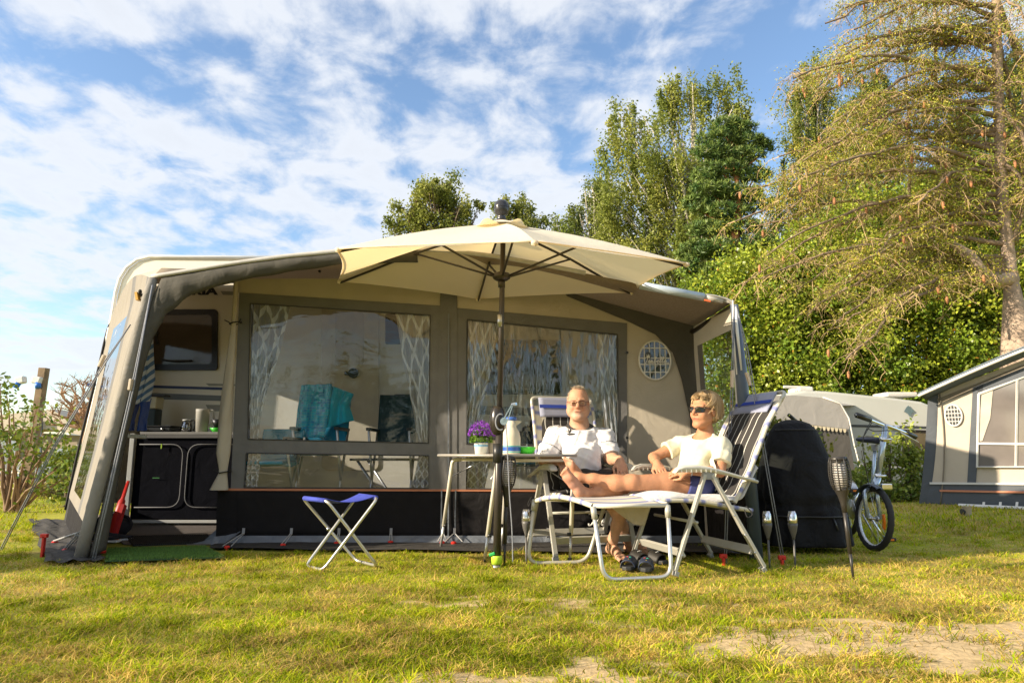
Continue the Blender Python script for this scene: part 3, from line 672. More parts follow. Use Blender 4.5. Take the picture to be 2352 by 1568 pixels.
def big_peg(x, y, lab, h=.12):
    b = G(x, y); m = MB(); m.beam(b+Vector((0, 0, -.03)), b+Vector((0, 0, h)), .018, .03, (0, 1, 0)); m.box(b+Vector((0, 0, h)), (.05, .03, .03)); o = m.build('storm_peg', red_plastic, None, bevel=.004); tag(o, lab, 'tent peg')
big_peg(97, 1277, 'tall red storm peg standing on the dark sheet left of the awning', .15)
big_peg(1797, 1297, 'short red storm peg in the grass by the black grill cover', .05)
big_peg(1662, 1293, 'short red storm peg behind the rear legs of the sunlit chair', .05)
# guy ropes
def guy(pts, lab, r=.006, runner=None):
    t = empty('guy_rope', pts[-1], lab, 'guy rope'); m = MB(); off = Vector((.016, 0, 0))
    m.tube(pts, r, 5)
    m.tube([pts[0]]+[p+off for p in pts[1:]], r, 5); m.build('rope', cord_grey, t, True)
    if runner is not None:
        a, b = runner; m = MB(); m.beam(a, b, .035, .02); m.build('runner', mat('beige_runner', (.55, .45, .34), .5), t, bevel=.004)
guy([W(300, 745, 5.6), W(240, 830, 5.6), W(120, 1030, 5.3), G(0, 1262)], 'long dark guy rope slanting down left from the awning corner', .005, (W(240, 815, 5.5), W(228, 842, 5.5)))
guy([W(350, 655, 5.25), W(300, 900, 5.15), W(250, 1120, 5.05), G(212, 1288)], 'pale double guy line hanging in front of the left awning leg', .006, (W(302, 870, 5.14), W(298, 896, 5.14)))
guy([W(1686, 700, 5.1), W(1680, 860, 5.08), W(1669, 1100, 5.05), G(1663, 1292)], 'thin double guy line hanging by the inner side of the right awning pole', .004, (W(1682, 850, 5.06), W(1681, 890, 5.06)))
guy([W(1690, 700, 5.1), W(1712, 800, 5.0), W(1760, 1080, 4.95), G(1797, 1293)], 'thin double guy line running down outside to the grill cover', .004, (W(1714, 855, 5.0), W(1724, 885, 5.0)))
# ------------------------------------------------------------------ floor coverings
sheet_m = mat('dark_groundsheet', (.030, .027, .024), .9, 0, .3, 14, .5, 60, wr=.8, wscale=5)
def sheet(name, pts, material, lab, cat, z=.008, th=.006):
    m = MB(); m.prism([Vector((p.x, p.y, z+th)) for p in pts], (0, 0, -th)); o = m.build(name, material); return tag(o, lab, cat)
def rough_sheet(name, A, B, C, D, nu, nv, material, lab, cat, amp=.012, z=.014):
    m = MB(); m.grid(lambda u, v: (lambda p: Vector((p.x+.02*math.sin(v*17+u*3), p.y+.015*math.sin(u*23+v*5), z+amp*(math.sin(u*19+v*7)*math.sin(v*13+u*5)+.6))))(A.lerp(B, u).lerp(D.lerp(C, u), v)), nu, nv); o = m.build(name, material, None, True); return tag(o, lab, cat)
rough_sheet('ground_sheet', G(100, 1296), G(250, 1291), G(170, 1196), G(70, 1196), 26, 14, sheet_m, 'dark brown ground sheet sticking out past the left awning leg', 'ground sheet')
rough_sheet('ground_sheet', G(480, 1263), G(1725, 1276), G(1700, 1235), G(496, 1240), 90, 5, sheet_m, 'long dark ground sheet edge lying under the front skirt', 'ground sheet', .006)
carpet = mat('woven_carpet', (.16, .13, .11), .95, 0, .35, 120, .8, 200)
def W0(x, y): return G(x, y)
sheet('carpet', [G(285, 1252), G(500, 1252), G(1500, 1210), G(1500, 1184), G(190, 1184)], carpet, 'brown woven carpet inside the awning doorway', 'carpet', .006)
def rib(name, A, B, C, D, n, material, lab, z=.016):
    m = MB()
    for i in range(n):
        t0, t1 = i/n, (i+.62)/n; a, b = A.lerp(B, t0), A.lerp(B, t1); d, c = D.lerp(C, t0), D.lerp(C, t1)
        m.prism([Vector((p.x, p.y, z+.01)) for p in (a, b, c, d)], (0, 0, -.01))
    m.prism([Vector((p.x, p.y, z)) for p in (A, B, C, D)], (0, 0, -.008)); o = m.build(name, material); return tag(o, lab, 'door mat')
rib('ribbed_mat', G(305, 1256), G(490, 1250), G(478, 1231), G(288, 1236), 44, mat('black_rubber_mat', (.014, .012, .011), .7), 'black ribbed rubber door mat just inside the doorway')
def tuft_mat():
    A, B, C, D = G(240, 1292), G(516, 1283), G(470, 1259), G(247, 1264); rs = np.random.RandomState(3); n = 9000
    u, v = rs.rand(n, 1), rs.rand(n, 1); A_, B_, C_, D_ = [np.array(q)[None] for q in (A, B, C, D)]
    p = (A_*(1-u)+B_*u)*(1-v)+(D_*(1-u)+C_*u)*v; p[:, 2] = .014; a = rs.rand(n)*6.283; w = np.stack([np.cos(a), np.sin(a), 0*a], -1)*.003
    tip = p+np.stack([rs.randn(n)*.004, rs.randn(n)*.004, .013+.008*rs.rand(n)], -1)
    V = np.stack([p-w, p+w, tip], 1).reshape(-1, 3); F = np.arange(n*3).reshape(-1, 3); c = np.repeat(np.array([.10, .20, .03])*(.6+.8*rs.rand(n, 1)), 3, 0)
    r = empty('grass_mat', (A+B+C+D)/4, 'green artificial grass mat lying in front of the doorway', 'door mat')
    np_mesh('pile', V, F, mat('artificial_pile', (1, 1, 1), .7, attr=True), r, col=c)
    m = MB(); m.prism([Vector((q.x, q.y, .016)) for q in (A, B, C, D)], (0, 0, -.01)); m.build('backing', mat('mat_backing', (.03, .08, .02), .8), r)
tuft_mat()
# ------------------------------------------------------------------ parasol
def build_parasol():
    yb = 4.83; base = G(1141, 1301); base.y = yb; top = W(1156, 520, yb)
    r = empty('parasol', base, 'open cream parasol on a dark pole in front of the camping table', 'parasol')
    def pole(t): return base.lerp(top, t)
    m = MB(); m.tube([pole(.0), pole(.44)], .027, 16); m.build('lower_pole', dark_metal, r, True)
    m = MB(); m.tube([pole(.44), pole(1.0)], .0195, 14); m.build('upper_pole', dark_metal, r, True)
    m = MB(); c = W(1149, 737, yb); m.tube([c-Vector((0, 0, .045)), c+Vector((0, 0, .045))], .023, 14); m.build('tilt_joint', steel, r, True)
    m = MB(); c = W(1143, 1080, yb); m.tube([W(1143, 1062, yb), W(1143, 1018, yb)], .033, 14); m.build('collar', black_plastic, r, True)
    canvas = mat('cream_canvas', (.92, .88, .74), .85, 0, .03, 3, .2, 300, trans=.45, wr=.25, wscale=3)
    for nd in list(canvas.node_tree.nodes):
        if nd.type == 'BSDF_TRANSLUCENT':
            canvas.node_tree.links.remove(nd.inputs[0].links[0]); nd.inputs[0].default_value = (.92, .70, .36, 1)
    A, B, C, Rr, Fb, Ll = W(773, 571, 4.33), W(1229, 554, 3.68), W(1581, 605, 4.33), W(1452, 671, 5.5), W(1098, 686, 6.15-.15), W(777, 645, 5.55)
    tips = [A, B, C, Rr, Fb, Ll]; apex = W(1152, 513, yb)
    m = MB(); n = 14
    for i in range(6):
        p, q = tips[i], tips[(i+1) % 6]
        def fn(u, v, p=p, q=q):
            a = apex.lerp(p, u); b = apex.lerp(q, u); x = a.lerp(b, v); s = math.sin(math.pi*v)
            mid = apex.lerp((p+q)/2, u)
            x = x.lerp(apex+(x-apex)*.965, s*u); x.z -= .035*s*math.sin(math.pi*u*.9)*1.0 - .03*math.sin(math.pi*u)
            return x
        m.grid(fn, n, 12)
    cv = m.build('canopy', canvas, r, True)
    m = MB()
    for i in range(6):
        p, q = tips[i], tips[(i+1) % 6]
        pts = []
        for v in np.linspace(0, 1, 13):
            x = p.lerp(q, v); s = math.sin(math.pi*v); pts.append(x.lerp(apex+(x-apex)*.965, s))
        m.tube(pts, .006, 5)
    m.build('hem', canvas, cv, True)
    # vent cap on top with curled scalloped edge
    m = MB()
    def cap(u, v):
        a = u*6.283; rr = .225*v*(1+.04*math.cos(6*a)); z = .01-.095*v+.030*max(0, math.sin(6*a+1.2))*v**6
        return apex+Vector((rr*math.cos(a), rr*math.sin(a), z+.022))
    m.grid(cap, 60, 10); m.build('vent_cap', canvas, r, True)
    m = MB(); z = apex+Vector((0, 0, .04)); m.lathe([(0, 0), (.035, .0), (.035, .03), (.028, .045), (.046, .06), (.056, .09), (.057, .115), (.050, .145), (.03, .165), (0, .172)], z-Vector((0, 0, .03)), 24); m.tube([z+Vector((.0572*math.cos(a), .0572*math.sin(a), .075)) for a in np.linspace(0, 6.283, 25)], .0025, 4); m.build('finial', mat('finial_charcoal', (.035, .035, .04), .25, .2), r, True)
    hub = W(1152, 635, yb)
    for t in tips:
        a = apex+Vector((0, 0, -.02)); rb = MB(); e = apex.lerp(t, .985)-Vector((0, 0, .022)); mid = apex.lerp(t, .5)+Vector((0, 0, .004)); rb.tube([a, mid, e], .0095, 6); o = rb.build('rib', dark_metal, r, True)
        st = MB(); st.tube([hub+(t-hub).normalized()*.05, mid], .0085, 6); st.build('strut', dark_metal, o, True)
        tp = MB(); tp.lathe([(0, -.02), (.02, -.012), (.022, .008), (0, .015)], apex.lerp(t, .99)+Vector((0, 0, -.01)), 8); tp.build('tip_pocket', canvas, o, True)
    m = MB(); m.lathe([(0, -.03), (.04, -.03), (.062, -.015), (.068, .0), (.06, .02), (.03, .03), (0, .03)], hub, 20); m.lathe([(0, 0), (.026, 0), (.026, .05), (0, .05)], hub-Vector((0, 0, .08)), 16); m.build('hub', dark_metal, r, True)
    c = W(1143, 965, yb); 
    m = MB(); m.lathe([(0, -.10), (.030, -.10), (.050, -.06), (.056, .0), (.048, .06), (.036, .085), (.030, .10), (0, .1)], c, 20, sx=1.05); m.build('crank_box', mat('smoked_black_plastic', (.025, .021, .018), .22), r, True)
    m = MB(); k = c+Vector((.045, -.055, -.01)); m.tube([k, k+Vector((.0, -.03, .0))], .026, 14); m.beam(k+Vector((-.01, -.03, .0)), k+Vector((.055, -.03, .115)), .008, .012, (0, 1, 0)); m.beam(k+Vector((.02, -.03, -.01)), k+Vector((.06, -.03, .11)), .008, .008, (0, 1, 0)); m.tube([k+Vector((.055, -.03, .115)), k+Vector((.085, -.06, .118))], .01, 8); m.build('crank', mat('blue_silver', (.42, .50, .58), .25, .8), r)
    m = MB(); m.tube([k+Vector((-.022+.035*math.cos(a), -.02, -.005+.055*math.sin(a))) for a in np.linspace(1.2, 5.2, 14)], .006, 6); m.build('winding_loop', cord_grey, r, True)
    # cord hanging down along the pole
    m = MB(); m.tube(spline([k+Vector((.015, -.02, -.02)), W(1166, 1040, yb-.09), W(1170, 1130, yb-.09), W(1176, 1215, yb-.1), W(1178, 1290, yb-.1)]), .0045, 6); m.build('hanging_cord', cord_grey, r, True)
    lime = mat('lime_plastic', (.50, .75, .05), .4); 
    m = MB(); m.lathe([(0, 0), (.036, 0), (.038, .05), (.036, .055), (0, .055)], base+Vector((0, 0, .02)), 16); k = m.build('ground_socket', lime, r, True)
    m = MB(); m.beam(base+Vector((-.05, -.01, .08)), base+Vector((-.01, -.02, .095)), .03, .02); m.build('socket_clamp', mat('green_plastic', (.02, .35, .08), .4), k, bevel=.004)
    m = MB(); m.lathe([(0, -.03), (.03, -.03), (.03, .02), (0, .02)], base, 12); m.build('socket_sleeve', steel, k, True)
build_parasol()

# ------------------------------------------------------------------ camping table and what stands on it
def build_table():
    zt = .757; N2 = Vector((.49, 5.10, zt)); s = Vector((.93, .36, 0))*.62; N1 = N2-s; lg = Vector((-.56, .83, 0))*.95; F1 = N1+lg; F2 = N2+lg
    r = empty('camping_table', Vector(((N1.x+F2.x)/2, (N1.y+F2.y)/2, 0)), 'cream folding camping table with tubular legs behind the parasol pole', 'table')
    m = MB(); 
    def rr(P, r_): 
        out = []
        for i in range(4):
            p = P[i]; a = P[i-1]; b = P[(i+1) % 4]
            for j in range(5):
                t = j/4; p1 = p+(a-p).normalized()*r_; p2 = p+(b-p).normalized()*r_; out.append((1-t)**2*p1+2*t*(1-t)*p+t*t*p2)
        return out
    m.prism(rr([N1, N2, F2, F1], .05), (0, 0, -.022)); m.build('tabletop', mat('cream_laminate', (.70, .66, .56), .35), r, bevel=.004)
    m = MB(); P = rr([N1, N2, F2, F1], .05); P = [p-Vector((0, 0, .011)) for p in P]; m.tube(P+[P[0]], .012, 6); m.build('edge_strip', mat('grey_edge_strip', (.36, .34, .31), .35, .3), r, True)
    z = zt-.045
    feet = [(G(1112, 1290), W(1143, 1050, 4.98)), (G(1309, 1287), W(1318, 1055, 5.12)), (G(1012, 1258), W(1040, 1048, 5.6)), (G(1152, 1258), W(1165, 1048, 5.66))]
    for a, b in ((0, 1), (2, 3)):
        (fa, ta), (fb, tb) = feet[a], feet[b]; ta.z = tb.z = z; m = MB()
        m.tube(rounded([ta, tb], .1), .013, 10); m.build('frame_rail', white_metal, r, True)
        for f, t, o in ((fa, ta, 1), (fb, tb, -1)):
            q = t+(tb-ta).normalized()*.07*o; m = MB(); m.tube(rounded([q, t, t.lerp(f, .75)], .07, 5), .0155, 10); l = m.build('leg', white_metal, r, True)
            m = MB(); m.tube([t.lerp(f, .74), f], .011, 8); m.build('leg_extension', alu, l, True)
            m = MB(); m.tube([f, f+Vector((0, 0, .02))], .014, 8); m.build('foot_cap', black_plastic, l, True)
            m = MB(); p = t.lerp(f, .74); m.tube([p+Vector((.0, -.01, 0)), p+Vector((.028*o, -.012, 0))], .012, 8); m.build('clamp_knob', black_plastic, l, True)
    for (a, b) in ((W(1040, 1092, 5.72), W(1098, 1062, 5.5)), (W(1232, 1062, 5.3), W(1300, 1106, 5.2)), (W(1128, 1100, 5.15), W(1150, 1062, 5.3))):
        m = MB(); m.tube([a, b], .004, 6); m.build('brace', steel, r, True)
build_table()
TZ = .757
def on_table(x, Y): p = W(x, 1040, Y); return Vector((p.x, Y, TZ))
def flowers():
    c = on_table(1105, 5.25); r = empty('flower_pot', c, 'purple bellflowers in a white pot with blue bands on the camping table', 'potted plant')
    wp = mat('white_glaze', (.78, .78, .76), .2, 0, .03, 5); 
    m = MB(); m.lathe([(0, 0), (.046, 0), (.058, .115), (.060, .12), (.055, .12), (.050, .10), (0, .10)], c, 24); m.build('pot', wp, r, True)
    for z0, z1, cc, nn in ((.082, .098, (.04, .08, .32), 'dark_blue_glaze'), (.055, .070, (.22, .42, .62), 'light_blue_glaze')):
        m = MB(); f = lambda z: .046+.012*z/.115+.0012; m.lathe([(f(z0), z0), (f(z1), z1)], c, 24, cap=False); m.build('band', mat(nn, cc, .25), r, True)
    rs = np.random.RandomState(5); n = 1500; th = rs.rand(n)*6.283; ph = np.arccos(1-rs.rand(n)*1.15); rad = (.4+.6*rs.rand(n)**.5)
    p = np.stack([.088*rad*np.sin(ph)*np.cos(th), .08*rad*np.sin(ph)*np.sin(th), .10+.10*rad*np.cos(ph)+0*rad], -1)+np.array(c)
    def quads(p, s, cols):
        n = len(p); a = rs.randn(n, 3); a /= np.linalg.norm(a, axis=1)[:, None]; b = np.cross(a, rs.randn(n, 3)); b /= np.linalg.norm(b, axis=1)[:, None]
        V = np.stack([p-a*s, p-b*s*.5, p+a*s, p+b*s*.5], 1).reshape(-1, 3); return V, np.arange(4*n).reshape(-1, 4), np.repeat(cols, 4, 0)
    V, F, C = quads(p, .011, np.array([.14, .26, .03])*(.5+rs.rand(n, 1))); np_mesh('foliage', V, F, mat('pot_foliage', (1, 1, 1), .6, attr=True, trans=.3), r, col=C)
    n = 520; th = rs.rand(n)*6.283; ph = np.arccos(1-rs.rand(n)*.85); q = np.stack([.105*np.sin(ph)*np.cos(th), .09*np.sin(ph)*np.sin(th), .118+.118*np.cos(ph)*(.85+.3*rs.rand(n))], -1)+np.array(c)
    V, F, C = quads(q, .010, np.array([.30, .07, .55])*(.6+.9*rs.rand(n, 1))); np_mesh('blossom', V, F, mat('purple_petals', (1, 1, 1), .6, attr=True, trans=.35), r, col=C)
    c = on_table(1136, 5.3); m = MB(); m.lathe([(0, 0), (.045, 0), (.05, .105), (.046, .105), (.042, .01), (0, .01)], c, 8); tag(m.build('beaker', mat('beige_stoneware', (.52, .45, .36), .5)), 'beige cup between the flower pot and the parasol pole', 'cup')
flowers()
def thermos():
    c = on_table(1174, 5.12); r = empty('thermos_jug', c, 'cream thermos jug with blue lid and blue green bands on the table', 'thermos')
    m = MB(); m.lathe([(0, 0), (.066, 0), (.069, .01), (.069, .12), (.062, .16), (.045, .185), (.038, .20), (.038, .245), (0, .245)], c, 28); m.build('body', cream, r, True)
    m = MB(); m.lathe([(0, 0), (.040, 0), (.043, .006), (.043, .018), (.034, .026), (0, .028)], c+Vector((0, 0, .246)), 24); m.build('lid', mat('blue_plastic', (.05, .13, .45), .35), r, True)
    m = MB(); m.poly([c+Vector(v) for v in ((.03, -.03, .245), (.082, -.005, .24), (.03, .02, .245))]); m.poly([c+Vector(v) for v in ((.03, -.03, .245), (.036, -.01, .205), (.082, -.005, .24))]); m.poly([c+Vector(v) for v in ((.03, .02, .245), (.082, -.005, .24), (.036, .01, .205))]); m.build('spout', cream, r)
    for z0, z1, cc, nn in ((.022, .052, (.03, .10, .38), 'blue_band'), (.054, .060, (.02, .42, .36), 'teal_band'), (.012, .018, (.02, .42, .36), 'teal_band')):
        m = MB(); m.lathe([(.0698, z0), (.0698, z1)], c, 28, cap=False); m.build('band', mat(nn, cc, .3), r, True)
    m = MB(); m.tube(spline([c+Vector(v) for v in ((-.036, -.01, .225), (-.085, -.02, .205), (-.092, -.02, .14), (-.066, -.01, .09))]), .009, 8); m.build('handle', cream, r, True)
    c = on_table(1210, 5.16); t = empty('green_bowl', c, 'bright green plastic bowl beside the thermos jug on the table', 'bowl')
    m = MB(); m.lathe([(0, 0), (.042, 0), (.055, .012), (.070, .05), (.068, .052), (.052, .016), (.04, .004), (0, .004)], c, 28); m.build('shell', mat('bright_green_plastic', (.07, .62, .04), .35), t, True)
    m = MB(); p = c+Vector((-.02, .02, .055)); m.box(p, (.05, .02, .012)); m.box(p+Vector((.02, 0, .008)), (.012, .022, .02)); o = m.build('table_clip', mat('white_plastic', (.75, .74, .7), .4), None, bevel=.002); tag(o, 'small white and dark clip lying in the green bowl', 'clip')
thermos()

# ------------------------------------------------------------------ blue folding stool
def blue_stool():
    r = empty('folding_stool', G(780, 1300), 'small folding stool with blue fabric seat standing alone on the grass', 'stool'); tub = mat('stool_tube', (.60, .59, .55), .3, .75, .05, 20)
    tl1, tl2 = W(695, 1143, 4.95), W(752, 1150, 4.62); tr1, tr2 = W(822, 1137, 5.0), W(868, 1143, 4.72)
    # frame 1: top left pair -> bottom right pair; frame 2: top right pair -> bottom left pair
    bl1, bl2 = G(702, 1303), G(742, 1313); br1, br2 = G(818, 1291), G(866, 1303)
    for z in (bl1, bl2, br1, br2): z.z = .012
    m = MB(); m.tube(rounded([tl1.lerp(tl2, .5), tl1, br1, br2, tl2, tl1.lerp(tl2, .5)], .05, 5), .0105, 9); m.build('leg_frame', tub, r, True)
    m = MB(); m.tube(rounded([tr1.lerp(tr2, .5), tr1, bl1, bl2, tr2, tr1.lerp(tr2, .5)], .05, 5), .0105, 9); m.build('leg_frame', tub, r, True)
    m = MB()
    def seat(u, v):
        a = tl1.lerp(tl2, .08+.84*v); b = tr1.lerp(tr2, .08+.84*v); p = a.lerp(b, u); p.z += .014-.055*math.sin(math.pi*u)*(.8+.2*math.cos(v*3)); return p
    m.grid(seat, 20, 10); fb = mat('royal_blue_fabric', (.035, .055, .36), .8, 0, .1, 8, .3, 200, wr=.3, wscale=8); m.build('seat', fb, r, True, solid=.004)
    for a, b in ((tl1, tl2), (tr1, tr2)):
        m = MB(); m.tube([a.lerp(b, .08), a.lerp(b, .92)], .016, 10); m.build('seat_sleeve', fb, r, True)
    for f1, f2 in ((tl1.lerp(br1, .49), 0), (tl2.lerp(br2, .49), 0)):
        m = MB(); m.tube([f1-Vector((0, .02, 0)), f1+Vector((0, .01, 0))], .013, 8); m.build('rivet', steel, r, True)
blue_stool()

# ------------------------------------------------------------------ solar garden torches
def torch(loc, lab, tilt=0):
    r = empty('garden_torch', (0, 0, 0), lab, 'garden torch', 'tall black solar torches'); bp = mat('torch_plastic', (.028, .025, .022), .4, 0, .1, 20)
    m = MB(); m.tube([(0, 0, -.02), (0, 0, .16)], [.006, .011], 8); m.build('spike', bp, r, True)
    m = MB(); m.tube([(0, 0, .15), (0, 0, .42)], .0135, 10); m.build('tube', bp, r, True)
    m = MB(); m.lathe([(0, .40), (.016, .40), (.019, .45), (.03, .50), (.045, .535), (.05, .545), (.044, .545), (0, .53)], (0, 0, 0), 16); cup = m.build('cup', bp, r, True)
    f = lambda z: .048+.016*math.sin(math.pi*min(1, (z-.54)/.19))**.8+(.002 if z > .7 else 0)
    m = MB()
    for i in range(8):
        a0 = 2*math.pi*i/8
        for z0 in (0,):
            pts = [Vector((f(z)*math.cos(a0), f(z)*math.sin(a0), z)) for z in np.linspace(.54, .735, 8)]
            m.tube(pts, .0045, 5)
    m.build('cage', bp, r, True)
    m = MB()
    for z in np.linspace(.553, .715, 12): m.tube([(f(z)*math.cos(a), f(z)*math.sin(a), z) for a in np.linspace(0, 6.283, 25)], .0028, 4, caps=False)
    m.build('cage_ring', bp, r, True)
    m = MB(); m.lathe([(0, .715), (f(.73), .715), (f(.73)+.002, .74), (0, .745)], (0, 0, 0), 24); m.build('cap', bp, r, True)
    m = MB(); m.lathe([(0, .545), (.036, .545), (.040, .63), (.036, .71), (0, .71)], (0, 0, 0), 16); m.build('diffuser', mat('pearl_diffuser', (.70, .66, .62), .3), r, True)
    r.location = loc; r.rotation_euler = (0, R_(tilt), .35); return r
T0 = torch(G(1158, 1300), 'tall black solar torch standing right beside the parasol pole', 2.0)
T1 = copy_tree(T0); T1.location = G(1960, 1328); T1.rotation_euler = (0, R_(-3.5), .2); T1['label'] = 'tall black solar torch standing between the grill cover and the silver bicycle'
def small_torch(loc, lab):
    r = empty('garden_light', (0, 0, 0), lab, 'garden light', 'small grey stake lights'); gp = mat('grey_stake_plastic', (.10, .095, .09), .45)
    m = MB(); m.tube([(0, 0, -.02), (0, 0, .03), (0, 0, .19)], [.003, .0075, .0075], 8); m.build('stake', gp, r, True)
    m = MB(); m.lathe([(0, .18), (.009, .18), (.012, .20), (.024, .235), (.031, .27), (.032, .29), (0, .29)], (0, 0, 0), 18); m.build('cup', gp, r, True)
    m = MB(); m.lathe([(0, .29), (.032, .29), (.0325, .31), (.028, .345), (.021, .37), (.019, .37), (0, .368)], (0, 0, 0), 18); m.build('lamp_glass', mat('mirrored_glass', (.72, .72, .74), .06, .9, .02, 5), r, True)
    r.location = loc; return r
S0 = small_torch(G(1209, 1293), 'small stake light with mirrored glass, leftmost, by the footstool leg')
for x, y, w in ((1768, 1301, 'nearest the leg of the sunlit chair'), (1827, 1301, 'rightmost, in front of the grill cover')):
    c = copy_tree(S0); c.location = G(x, y); c['label'] = 'small stake light with mirrored glass, '+w

# ------------------------------------------------------------------ reclining chairs
slat = mat('chair_frame_cream', (.46, .45, .40), .38, .25, .05, 20)
band_w = mat('white_textile_sleeve', (.62, .58, .48), .8, 0, .08, 20)
def stripe_mat():
    m = mat('striped_textile', (.6, .57, .5), .8); nt, N, L, b = nodes_of(m); N = N.new; L = L.new
    tc = N('ShaderNodeTexCoord'); at = N('ShaderNodeAttribute'); at.attribute_name = 'col'; sep = N('ShaderNodeSeparateXYZ'); L(at.outputs['Vector'], sep.inputs[0])
    fr = N('ShaderNodeMath'); fr.operation = 'FRACT'; L(sep.outputs[0], fr.inputs[0])
    cr = N('ShaderNodeValToRGB'); cr.color_ramp.interpolation = 'CONSTANT'; L(fr.outputs[0], cr.inputs[0])
    e = cr.color_ramp.elements; e[0].position = 0; e[0].color = (.60, .56, .45, 1); e[1].position = .58; e[1].color = (.38, .38, .44, 1)
    for p, c in ((.66, (.20, .22, .40, 1)), (.86, (.38, .38, .44, 1)), (.94, (.60, .56, .45, 1))):
        x = e.new(p); x.color = c
    L(cr.outputs[0], b.inputs['Base Color']); return m
STR = stripe_mat()
def striped_tube(name, pts, r, per, parent, n=10):
    pts = spline(pts, 10); m = MB(); m.tube(pts, r, n, caps=False); L_ = [0]
    for a, b in zip(pts, pts[1:]): L_.append(L_[-1]+(b-a).length)
    col = np.repeat(np.array([[l/per, 0, 0] for l in L_]), n, 0)
    return np_mesh(name, np.array(m.v), np.array(m.f), STR, parent, col=col, smooth=True)
def striped_sheet(name, fn, nu, nv, ulen, per, parent):
    m = MB(); m.grid(fn, nu, nv); col = np.array([[i/nu*ulen/per, 0, 0] for i in range(nu+1) for j in range(nv+1)])
    o = np_mesh(name, np.array(m.v), np.array(m.f), STR, parent, col=col, smooth=True); md = o.modifiers.new('s', 'SOLIDIFY'); md.thickness = .004; return o
def recliner(back, lab, group='reclining camping chairs', w=.27):
    """local: +x forward, y left; back = list of (x, z) of the back tube from the seat joint up"""
    r = empty('reclining_chair', (0, 0, 0), lab, 'camping chair', group)
    seat = [(.41, .435), (.32, .46), (.1, .452), (-.12, .415), (-.30, .385)]
    for s in (-1, 1):
        y = s*w
        striped_tube('seat_tube', [(x, y, z) for x, z in seat], .0145, .125, r)
        striped_tube('back_tube', [(x, y, z) for x, z in back], .0145, .125, r)
        yo = y+s*.045
        pv = (.07, yo, .625)
        for nm, f, pw in (('front_leg', (.31, yo, .0), .0), ('rear_leg', (-.33, yo+s*.006, .0), 0)):
            p = Vector(pv)+Vector((.0 if nm == 'front_leg' else -.05, 0, 0)); m = MB(); m.beam(p, Vector(f)+Vector((0, 0, .03)), .022, .036, (0, 1, 0)); l = m.build(nm, slat, r, bevel=.003)
            m = MB(); m.beam(p.lerp(Vector(f), .955), f, .03, .044, (0, 1, 0)); m.build('foot_cap', mat('grey_cap', (.30, .30, .29), .5), l, bevel=.003)
            m = MB()
            for t in (.42, .62, .80): q = p.lerp(Vector(f), t); m.lathe([(0, 0), (.008, 0), (.006, .006), (0, .007)], q+Vector((0, s*.012, 0)), 8, rot=Matrix.Rotation(R_(90*-s), 3, 'X'))
            m.build('rivet', steel, l, True)
        m = MB(); m.box((.045, yo, .618), (.085, .03, .05)); m.build('hinge_bracket', mat('grey_cap', (.30, .30, .29), .5), r, bevel=.006)
        # armrest: curved, wide and ribbed at the front, thin towards the back
        m = MB(); prof = [(.29, .640, .012), (.27, .660, .028), (.22, .672, .034), (.12, .672, .034), (.02, .660, .028), (-.1, .634, .02), (-.22, .603, .017), (-.32, .578, .017)]
        nn = 10; base = len(m.v)
        for x, z, h in prof:
            hw = .030 if x > -.1 else .018
            for j in range(nn):
                a = 2*math.pi*j/nn; ca, sa = math.cos(a), math.sin(a); m.v.append((x, yo+hw*ca, z+h*.45*sa*(1 if sa > 0 else 1.9)))
        for i in range(len(prof)-1):
            for j in range(nn): a = i*nn+j; b = i*nn+(j+1) % nn; m.face((a, b, b+nn, a+nn))
        m.face(list(range(nn))[::-1]); m.face([(len(prof)-1)*nn+j for j in range(nn)])
        ar = m.build('armrest', mat('armrest_plastic', (.60, .58, .50), .35), r, True)
        m = MB()
        for x in np.linspace(.0, .25, 8): m.box((x, yo-s*.0, .650), (.007, .058, .020))
        m.build('armrest_rib', MATS['armrest_plastic'], ar)
        m = MB(); bj = Vector((back[1][0], y, back[1][1])); m.tube([(-.30, yo, .585), (back[1][0]-.03, y, .60)], .012, 8); m.build('arm_pin', steel, r, True)
        m = MB(); m.tube(spline([(-.22, yo+.01*s, .42), (-.25, yo+.03*s, .37), (-.21, yo+.035*s, .35), (-.2, yo+.02*s, .40)]), .004, 5); m.build('tie_lace', cord_b, r, True)
    for x, z, nm in ((.245, .135, 'front_crossbar'), (-.26, .135, 'rear_crossbar')):
        m = MB(); m.box((x, 0, z), (.018, 2*w+.08, .055), Matrix.Rotation(R_(28 if x > 0 else -28), 3, 'Y')); m.build(nm, slat, r, bevel=.003)
    m = MB(); m.tube([(.13, -w-.03, .32), (.13, w+.03, .32)], .010, 8); m.build('seat_crossbar', slat, r, True)
    bx, bz = back[-1]; px_, pz_ = back[-2]; d = Vector((bx-px_, 0, bz-pz_)).normalized()
    top = Vector((bx, 0, bz)); m = MB(); m.tube(rounded([top+Vector((0, -w, 0))-d*.02, top+d*.07+Vector((0, -w, 0)), top+d*.07+Vector((0, w, 0)), top+Vector((0, w, 0))-d*.02], .07, 6), .0145, 10); m.build('top_tube', slat, r, True)
    # textile seat and back
    S = spline([(x, 0, z) for x, z in seat], 5); B = spline([(x, 0, z) for x, z in back], 5)
    def sh(P):
        def fn(u, v):
            k = u*(len(P)-1); i = min(int(k), len(P)-2); p = P[i].lerp(P[i+1], k-i); return Vector((p.x, -w+2*w*v, p.z-.02*math.sin(math.pi*v)))
        return fn
    striped_sheet('seat_fabric', sh(S), 30, 10, .75, .125, r); striped_sheet('back_fabric', sh(B), 40, 10, .8, .125, r)
